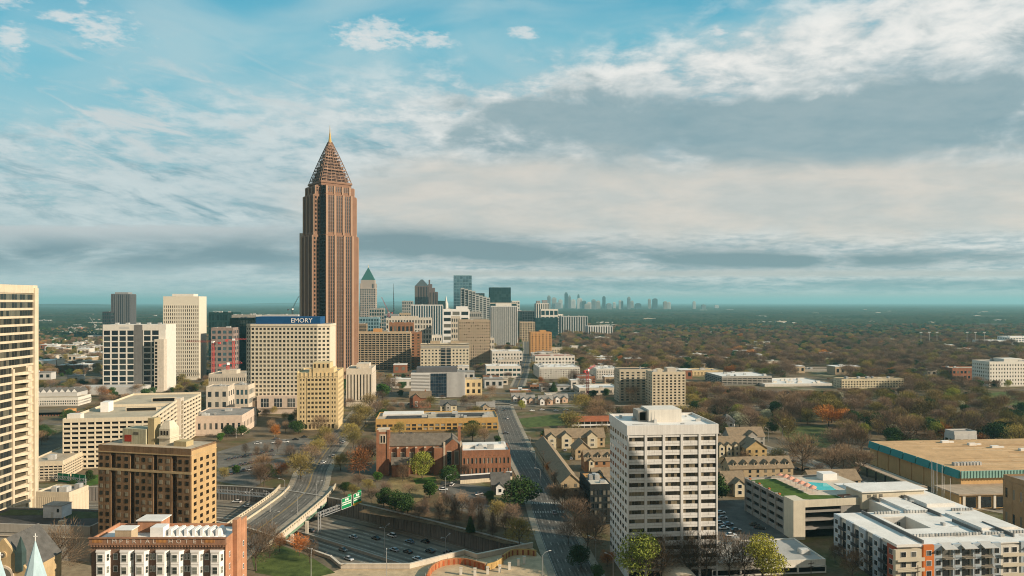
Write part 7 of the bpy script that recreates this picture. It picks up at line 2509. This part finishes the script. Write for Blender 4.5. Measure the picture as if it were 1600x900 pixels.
for k, px, py, lab in (('black', 511, 866, 'black car nearest the concrete wall on the motorway'), ('dark_suv', 582, 885, 'dark jeep-like car low on the motorway'), ('black', 625, 887, 'black car beside the overpass parapet on the motorway'), ('black', 488, 846, 'dark car in the reddish tree shade on the near motorway lanes')):
    put_car(k, px, py, ZH, -38, lab)
for k, px, py, lab in (('silver', 552, 838, 'silver car just beyond the sign gantry on the far lanes'), ('black', 587, 840, 'black car in the middle of the far motorway lanes'), ('blue', 640, 845, 'blue-grey car on the far motorway lanes'), ('black', 637, 861, 'black car just left of the double street lamp'), ('white', 652, 872, 'white car at the median of the motorway'), ('black', 672, 860, 'black car beside the double street lamp'), ('grey', 486, 828, 'grey car half under the road bridge'), ('white', 386, 790, 'white car beyond the road bridge on the motorway'), ('black', 142, 774, 'dark car on the motorway left of the brick high-rise'), ('white', 152, 770, 'white car on the motorway left of the brick high-rise')):
    put_car(k, px, py, ZH, 142 if px > 430 else 170, lab)
for k, px, py, lab in (('silver', 545, 872, 'silver car between the two dark cars on the near motorway lanes'), ('white', 604, 893, 'white car just above the parapet on the near motorway lanes'), ('grey', 536, 858, 'grey car on the near lanes below the sign gantry')):
    put_car(k, px, py, ZH, -38, lab)
for k, px, py, lab in (('white_suv', 612, 836, 'white tall car close to the far motorway wall'), ('grey', 700, 862, 'grey car deep in the far lanes near the parapet'), ('silver', 616, 858, 'silver car in the lane left of the white median car'), ('black', 664, 845, 'black car near the far motorway wall, towards the parapet'), ('white', 370, 783, 'white car on the motorway beyond the bridge, second'), ('black', 404, 797, 'black car about to pass under the road bridge')):
    put_car(k, px, py, ZH, 142 if px > 430 else 170, lab)
for k, px, py, a, lab in (
        ('white', 403, 692, 10, 'white car at the left end of the long car park row'), ('white', 430, 691, 10, 'white car in the middle of the long car park row'), ('white_suv', 446, 690, 10, 'white tall car next to the middle of the long car park row'), ('black', 462, 686, 10, 'black car at the right end of the long car park row'), ('grey', 432, 685, 10, 'grey car behind the long car park row'), ('grey', 424, 710, 20, 'dark car alone on the lower part of the left car park'), ('silver', 390, 733, 30, 'silver car near the clipped green tree'), ('black', 476, 682, 10, 'dark car beside the yellow stepped building'),
        ('white_suv', 706, 757, 80, 'white tall car in the church car park'), ('white', 693, 764, 5, 'white car beside the rounded green tree'), ('grey', 748, 771, 30, 'grey car in the church car park shade'),
        ('white', 1126, 800, 15, 'white car in the worn lot, farthest along the office tower'), ('silver', 1129, 808, 15, 'silver car in the worn lot, second along the office tower'), ('white_suv', 1125, 817, 15, 'white tall car in the worn lot against the office tower'), ('blue', 1138, 818, 15, 'blue car in the worn lot'), ('white', 1131, 824, 15, 'white car in the worn lot, nearest to its blue neighbour'), ('white', 1142, 835, 8, 'white car at the near corner of the worn lot'), ('grey', 1150, 827, 8, 'grey car in the worn lot near its front corner'), ('black', 1180, 819, -20, 'black car beside the garage wall, farther of two'), ('black', 1187, 824, -20, 'black car beside the garage wall, nearer of two'),
        ('white', 793, 653, 95, 'white car at the avenue crossing'), ('grey', 790, 676, 8, 'grey car turning out of the side street'), ('grey', 788, 640, 95, 'grey car waiting beyond the avenue crossing'), ('black', 1268, 691, 5, 'black car parked under the trees of the park'), ('black', 1240, 720, 50, 'dark car on the bleached street'), ('black', 1245, 732, 15, 'dark car parked at the lower end of the bleached street, left one'), ('dark_suv', 1262, 734, 15, 'dark car parked at the lower end of the bleached street, right one'), ('white', 505, 722, 80, 'white car on the boulevard'), ('silver', 866, 800, 92, 'silver car on the dark avenue')):
    put_car(k, px, py, .06, a, lab)
# more parked and moving cars, alike in the photograph
rc = random.Random(17)
for kind, grp, lab, rows in (
        ('grey', 'cars in the left car park', 'small car parked among others in the left-hand car park', [(358 + i * 8.5, 716 - i * 1.6, 100) for i in range(9)] + [(366 + i * 9, 727 - i * 1.8, 100) for i in range(6)] + [(352 + i * 10, 741 - i * 2.5, 100) for i in range(7)]),
        ('silver', 'pale cars at the kerb of the boulevard', 'pale car at the kerb of the boulevard beside the hospital', [(536, 690, 84), (541, 682, 84), (553, 664, 84), (522, 712, 84)]),
        ('black', 'dark cars along the cross street', 'dark car on the cross street behind the ochre school', [(640, 631, 5), (668, 630, 5), (710, 629, 5), (748, 629, 185)]),
        ('white', 'white cars beside the cottages', 'white car parked before the pink-cream cottages', [(832, 641, 20), (846, 640, 20), (884, 640, 20), (868, 641, 20)]),
        ('grey', 'grey cars behind the church hall', 'grey car parked between the ochre school and the church', [(628, 677, 6), (642, 677, 6), (668, 677, 6), (694, 678, 6), (708, 678, 6)]),
        ('silver', 'cars under the townhouse gables', 'silver car in the townhouse court', [(893, 716, 80), (884, 703, 80), (1150, 742, 5)]),
        ('white', 'white cars in the lots by the long clinic', 'white car in the lot behind the parking deck', [(300, 655, 10), (312, 656, 10), (72, 600, 10), (90, 602, 10), (118, 603, 10), (132, 600, 10)])):
    for px, py, a in rows:
        put_car(kind, px + rc.uniform(-1, 1), py, .06, a, lab, grp)

# ================================================================ street lamps
def lamp(double=False, h=11):
    t_ = thing('street_lamp', '', 'street lamp', (0, 0, 0))
    MB().box(-.25, .25, -.25, .25, 0, .5).obj('base', M_conc, t_)
    m = MB().tube((0, 0, .4), (0, 0, h - 1.2), .13, .08, 6)
    m.obj('pole', M_steel, t_)
    for s_ in ((1, -1) if double else (1,)):
        MB().path([(0, 0, h - 1.3), (s_ * .8, 0, h - .4), (s_ * 2.4, 0, h)], .06, 5).obj('arm', M_steel, t_)
        MB().loft([(s_ * 2.3, -.18, h - .08), (s_ * 3.2, -.16, h - .02), (s_ * 3.2, .16, h - .02), (s_ * 2.3, .18, h - .08)], [(s_ * 2.3, -.1, h + .12), (s_ * 3.1, -.1, h + .1), (s_ * 3.1, .1, h + .1), (s_ * 2.3, .1, h + .12)]).obj('lamp_head', M_lgrey, t_)
    return remember(t_)


def lamps(double, rows, h):
    first = None
    for px, py, zg, a, lab in rows:
        Y = F * (H - zg) / (py - 472)
        loc = ((px - 800) * Y / F, Y, zg)
        if first is None:
            first = lamp(double, h)
            first.location = loc; first.rotation_euler = (0, 0, R(a)); first['label'] = lab
        else:
            copy_thing(first, loc, R(a), None, lab)


lamps(True, [(601, 868, ZH, 60, 'double street lamp on the motorway median near the silver car'), (696, 886, ZH, 60, 'double street lamp rising beside the overpass parapet'), (389, 806, ZH, 75, 'double street lamp beyond the road bridge')], 12)
lamps(False, [(604, 905, 0, 100, 'tall single lamp on the near motorway bank, before the parapet'), (486, 905, 0, 100, 'single lamp in front of the bright green bank'), (848, 905, 0, 20, 'single lamp on the overpass plaza beside the avenue'), (931, 880, 0, 150, 'single lamp below the dark trees beside the avenue'), (958, 910, 0, 150, 'single lamp at the corner of the white office tower'), (465, 805, 0, 0, 'lamp on the bridge balustrade, nearest'), (494, 782, 0, 0, 'lamp on the bridge balustrade, farthest'), (445, 778, 0, 180, 'lamp on the left footway of the road bridge, farther one'), (422, 800, 0, 180, 'lamp on the left footway of the road bridge, nearer one'), (425, 836, 0, 0, 'lamp at the near end of the bridge balustrade'),
              (1201, 690, 0, 200, 'lamp at the upper end of the bleached street'), (1254, 722, 0, 200, 'lamp halfway along the bleached street'), (1269, 724, 0, 20, 'lamp on the grass strip beside the bleached street'), (1223, 688, 0, 20, 'lamp at the park corner above the bleached street'), (837, 732, 0, 180, 'lamp beside the avenue hedge, farther one'), (844, 760, 0, 180, 'lamp beside the avenue hedge, nearer one'), (829, 705, 0, 180, 'lamp on the avenue pavement near the townhouses'), (369, 684, 0, 0, 'lamp at the back edge of the left car park'), (429, 682, 0, 0, 'lamp in the middle of the left car park'), (696, 772, 0, 0, 'lamp in the church car park')], 9.5)
# power poles along the avenue
pl = thing('utility_pole', 'wooden utility pole with crossarms beside the avenue hedge, nearest', 'utility pole', (24, 322, 0))
MB().tube((0, 0, 0), (0, 0, 12), .17, .12, 6).obj('pole', M_bark, pl)
MB().box(-1.3, 1.3, -.08, .08, 11, 11.2).box(-1, 1, -.08, .08, 9.9, 10.1).obj('crossarm', M_bark, pl)
remember(pl)
copy_thing(pl, (17.5, 395, 0), 0, None, 'wooden utility pole with crossarms beside the avenue hedge, farther')
copy_thing(pl, (96, 226, 0), .4, None, 'wooden utility pole in front of the low gallery')
copy_thing(pl, (128, 222, 0), .4, None, 'wooden utility pole in front of the white-roofed apartments')
for k in range(3):
    pts_ = [(96 + 32 * i / 8, 226 - 4 * i / 8, 11.2 - .5 * k - 1.6 * math.sin(math.pi * i / 8)) for i in range(9)]
    tag(MB().path(pts_, .025, 3).obj('power_cable', M_dark), ('upper', 'middle', 'lower')[k] + ' black cable strung between the two front utility poles', 'cable')

# ================================================================ sign gantries over the motorway
M_sign = coat('sign_green', (.015, .22, .085), var=.06, rough=.4)
M_sy = coat('sign_yellow', (.70, .42, .03), var=.05, rough=.4)


def gantry(label, px, py, rot, length, signs, hgt=8.4):
    Y = F * (H - ZH) / (py - 472)
    g_ = thing('sign_gantry', label, 'sign gantry', ((px - 800) * Y / F, Y, ZH), R(rot))
    for x in (0, ):
        MB().tube((x, 0, 0), (x, 0, hgt + 1), .28, .22, 7).obj('post', M_steel, g_)
        MB().tube((x + 1.5, 0, 0), (x + 1.5, 0, hgt + 1), .28, .22, 7).obj('post', M_steel, g_)
    m = MB()
    for z in (hgt - .6, hgt + .8):
        for y in (-.5, .5):
            m.tube((-.3, y, z), (length, y, z), .12, .12, 4)
    n = int(length / 1.8)
    for i in range(n):
        x = length * i / n
        m.tube((x, -.5, hgt - .6 if i % 2 else hgt + .8), (x + length / n, -.5, hgt + .8 if i % 2 else hgt - .6), .07, None, 4)
        m.tube((x, -.5, hgt - .6), (x, .5, hgt + .8), .06, None, 4)
    m.obj('truss', M_steel, g_)
    wk_ = MB().box(2, length, -1.2, -.55, hgt - 1.3, hgt - 1.2)
    for i in range(6):
        wk_.box(2 + (length - 2) * i / 6, 2.1 + (length - 2) * i / 6, -1.25, -1.15, hgt - 1.3, hgt + 2)
    wk_.obj('catwalk', M_steel, g_)
    for x0, x1, z0, z1, tabx, yel, tab_ in signs:
        s_ = MB().box(x0, x1, -1.5, -1.38, z0, z1).obj('sign_panel', M_sign, g_)
        mm = MB()
        e = .12
        for a in ((x0, x1, z1 - e, z1), (x0, x1, z0, z0 + e), (x0, x0 + e, z0 + e, z1 - e), (x1 - e, x1, z0 + e, z1 - e)):
            mm.box(a[0], a[1], -1.53, -1.5, a[2], a[3])
        mm.obj('sign_border', M_pure, s_)
        # illegible legend: a route shield pair and lines of lettering too small to read
        rl = random.Random(int(x0 * 10))
        mm = MB()
        wS = x1 - x0
        for k_ in range(2):
            cx = x0 + wS * (.42 + .2 * k_)
            mm.loft([(cx - .5, -1.53, z1 - 1.4), (cx + .5, -1.53, z1 - 1.4), (cx + .5, -1.5, z1 - 1.4), (cx - .5, -1.5, z1 - 1.4)], [(cx - .35, -1.53, z1 - .5), (cx + .35, -1.53, z1 - .5), (cx + .35, -1.5, z1 - .5), (cx - .35, -1.5, z1 - .5)])
        for r_ in range(2):
            x = x0 + .5
            while x < x1 - .8:
                q = rl.uniform(.25, .55)
                mm.box(x, x + q, -1.53, -1.5, z1 - 2.35 - r_ * .95, z1 - 1.85 - r_ * .95); x += q + .14
        mm.obj('sign_legend', M_pure, s_)
        if tab_:
            MB().box(x1 - tabx, x1 - .1, -1.49, -1.39, z1, z1 + .9).obj('exit_tab', M_sign, s_)
        if yel:
            MB().box(x0, x1, -1.54, -1.36, z0 - .02, z0 + 1.0).obj('exit_strip', M_sy, s_)


gantry('sign gantry with two green motorway signs, one with a yellow strip, beside the bridge', 497, 834, 62, 27, [(13.5, 20.2, 7.2, 12.2, 2.6, False, True), (21.5, 27.2, 7.0, 12.4, 2.6, True, True)])
gantry('far sign gantry with two pale green signs left of the brick high-rise', 134, 780, 160, 26, [(2, 12, 7, 12, 2, False, False), (13, 22, 7, 11.5, 2, False, False)], 9.5)
gantry('bare sign gantry beyond the road bridge', 420, 800, 164, 36, [], 8)
bb = thing('back_of_sign', 'blank white sign back beside the brick high-rise', 'sign', (-122, 285, ZH))
MB().box(-2.6, 2.6, 0, .15, 4.6, 10).obj('panel', M_lgrey, bb)
MB().tube((-1.5, .3, 0), (-1.5, .3, 10), .15).tube((1.5, .3, 0), (1.5, .3, 10), .15).obj('post', M_steel, bb)

# ================================================================ plaza on the overpass: curved coloured screens and posts
def screen(label, ctl, mat, pm, z1=2.3, stripes=0):
    pts_ = smooth(ctl, 6)
    o = thing('curved_screen', label, 'screen wall', (0, 0, 0))
    ribbon(pts_, -.2, .2, z1, z1 - .05).obj('panel', mat, o)
    m = MB()
    for p_, d_ in walk(pts_, 2.1):
        m.obox(p_, (d_.x, d_.y), -.35, .35, -.28, .28, .05, z1 - .35)
    m.obj('panel_stripe', pm, o)
    for p_, d_ in walk(pts_, 5.5):
        MB().tube((p_.x - d_.y * .5, p_.y + d_.x * .5, 0), (p_.x - d_.y * .5, p_.y + d_.x * .5, 2.6), .1).obj('post', M_steel, o)


M_ora = coat('orange_mural', (.42, .19, .09), var=.2)
M_amb = coat('amber_mural', (.50, .33, .13), var=.2)
screen('curved orange mural screen on the overpass plaza', pg((667, 908), (676, 893), (695, 884), (725, 882), (758, 891)), M_ora, coat('red_mural', (.40, .10, .04)))
screen('straight amber mural screen between the two curved ones', pg((761, 891), (775, 887), (786, 880)), M_amb, M_amb)
screen('amber and maroon mural screen curving to the avenue corner', pg((786, 876), (800, 868), (820, 867), (838, 869)), M_amb, coat('maroon_mural', (.25, .08, .04)))
first = None
for px, py, lab in ((720, 898, 'first from the orange screen'), (742, 899, 'second from the orange screen'), (762, 897, 'third, beside the amber screen'), (781, 894, 'fourth, beyond the amber screen'), (796, 890, 'fifth along the plaza'), (810, 884, 'sixth along the plaza'), (819, 880, 'last, nearest the avenue')):
    q = pg((px, py))[0]
    if first is None:
        first = thing('stone_post', 'short white stone post on the overpass plaza, ' + lab, 'bollard', (*q, .03))
        MB().box(-.45, .45, -.45, .45, 0, 2.2).obj('shaft', M_white, first)
        MB().box(-.55, .55, -.55, .55, 2.2, 2.5).obj('cap', M_pale, first)
        remember(first)
    else:
        copy_thing(first, (*q, .03), 0, None, 'short white stone post on the overpass plaza, ' + lab)

# ================================================================ flagpoles, stadium lights, masts, cranes
first = None
for i, (px, ptop, py) in enumerate(((1456, 719, 785), (1464, 719, 786), (1472, 726, 787), (1475, 745, 790), (1485, 748, 792), (1459, 735, 786))):
    Y = F * H / (py - 472); X = (px - 800) * Y / F
    hh = ztop(ptop, Y)
    o = thing('flagpole', 'bare white flagpole before the tan hall, ' + ('tallest on the left', 'second tallest', 'third along', 'short one in the middle', 'rightmost', 'short one between the two tallest')[i], 'flagpole', (X, Y, 0))
    MB().tube((0, 0, 0), (0, 0, hh), .16, .09, 6).obj('pole', M_pure, o)
    MB().tube((0, 0, hh), (0, 0, hh + .3), .18, .05, 6).obj('finial', M_steel, o)
    MB().box(-.4, .4, -.4, .4, 0, .3).obj('base', M_conc, o)
for i, px in enumerate((1439, 1452, 1464, 1511, 1524, 1538)):
    Y = 1450; X = (px - 800) * Y / F
    o = thing('floodlight_mast', ('first', 'second', 'third', 'fourth', 'fifth', 'sixth')[i] + ' floodlight mast of the stadium beyond the woods', 'floodlight', (X, Y, 0))
    MB().tube((0, 0, 0), (0, 0, 33), .55, .35, 6).obj('mast', M_lgrey, o)
    MB().box(-2.6, 2.6, -.5, .5, 31.5, 33.6).obj('lamp_rack', M_lgrey, o)
Y = 2300; X = (615 - 800) * Y / F
o = thing('antenna_mast', 'thin dark antenna mast standing alone behind midtown', 'mast', (X, Y, 0))
hh = ztop(443, Y)
m = MB()
for k in range(3):
    a = k * 2.094
    m.tube((4 * math.cos(a), 4 * math.sin(a), 0), (.6 * math.cos(a), .6 * math.sin(a), hh * .8), .7, .5, 4)
for j in range(16):
    r_ = 4 - 3.4 * j / 16
    for k in range(3):
        a, c = k * 2.094, (k + 1) * 2.094
        m.tube((r_ * math.cos(a), r_ * math.sin(a), hh * .8 * j / 16), (r_ * math.cos(c), r_ * math.sin(c), hh * .8 * (j + 1) / 16), .35, .35, 3)
m.obj('lattice', M_dark, o)
MB().tube((0, 0, hh * .78), (0, 0, hh), .9, .4, 5).obj('aerial', M_dark, o)
o = thing('water_spire', 'small pale pointed tower beside the teal midrise', 'tower', ((697 - 800) * 2600 / F, 2600, 0))
MB().tube((0, 0, 0), (0, 0, ztop(474, 2600)), 9, 8, 8).obj('shaft', M_white, o)
MB().tube((0, 0, ztop(474, 2600)), (0, 0, ztop(462, 2600)), 6, .5, 8).obj('cap', M_white, o)


def crane(label, X, Y, zm, jib, ang, lift, mat, zb=0, wd_=1.0):
    """tower crane: lattice mast, cab, jib, counter-jib"""
    o = thing('tower_crane', label, 'crane', (X, Y, zb), R(ang))
    m = MB()
    for a in (-wd_, wd_):
        for c in (-wd_, wd_):
            m.tube((a, c, 0), (a, c, zm), .22, .22, 4)
    n = int(zm / (wd_ * 3))
    for j in range(n):
        z0, z1 = zm * j / n, zm * (j + 1) / n
        s_ = 1 if j % 2 else -1
        for c in (-wd_, wd_):
            m.tube((-wd_ * s_, c, z0), (wd_ * s_, c, z1), .14, None, 3)
            m.tube((c, -wd_ * s_, z0), (c, wd_ * s_, z1), .14, None, 3)
    m.obj('mast', mat, o)
    dx_, dz_ = math.cos(R(lift)), math.sin(R(lift))
    P = lambda s_, e: (dx_ * s_ - dz_ * e, 0, zm + 1 + dz_ * s_ + dx_ * e)
    m = MB()
    n = int(jib / 3)
    for j in range(n):
        s0, s1 = jib * j / n, jib * (j + 1) / n
        for y in (-.7, .7):
            a, c = P(s0, 0), P(s1, 0)
            m.tube((a[0], y, a[2]), (c[0], y, c[2]), .16, None, 3)
            d_ = P((s0 + s1) / 2, 1.5)
            m.tube((a[0], y, a[2]), d_, .1, None, 3); m.tube((c[0], y, c[2]), d_, .1, None, 3)
        if j:
            m.tube(P((s0 + s1) / 2 - jib / n, 1.5), P((s0 + s1) / 2, 1.5), .16, None, 3)
    m.obj('jib', mat, o)
    MB().box(-9, -1, -.8, .8, zm + .8, zm + 1.3).box(-9, -6.5, -1, 1, zm - 1.2, zm + 1).obj('counter_jib', mat, o)
    MB().box(-1.4, 1.4, -1.4, 1.4, zm, zm + 2.2).obj('cab', M_pure, o)


M_cr_ = coat('crane_pink_red', (.55, .09, .08), rough=.5)
M_cw = coat('crane_white', (.66, .64, .6), rough=.5)
crane('pink luffing crane with a raised jib right of the copper-roofed tower', *at(607, 1400), ztop(489, 1400), 34, 160, 62, M_cr_, wd_=1.4)
crane('slim red tower crane with a level jib in front of the dark green glass slab', *at(365, 820), ztop(532, 820), 40, 5, 0, M_cr_)
crane('red tower crane beside the banded pink apartments', *at(333, 800), ztop(536, 800), 34, 170, 0, M_cr_)
crane('short red mast crane on the clinic roof', *at(356, 700), ztop(570, 700), 14, 40, 0, M_cr_)
crane('dark luffing crane on the white laboratory roof', *at(457, 1250), ztop(484, 1250), 26, 40, 62, M_dark)
crane('bright red crane in front of the white apartments', *at(918, 700), ztop(580, 700), 20, 60, 8, M_cr_)
crane('far white crane with a slanting jib above the left-hand woods', *at(148, 2300), ztop(508, 2300), 40, 150, 40, M_cw, wd_=1.6)
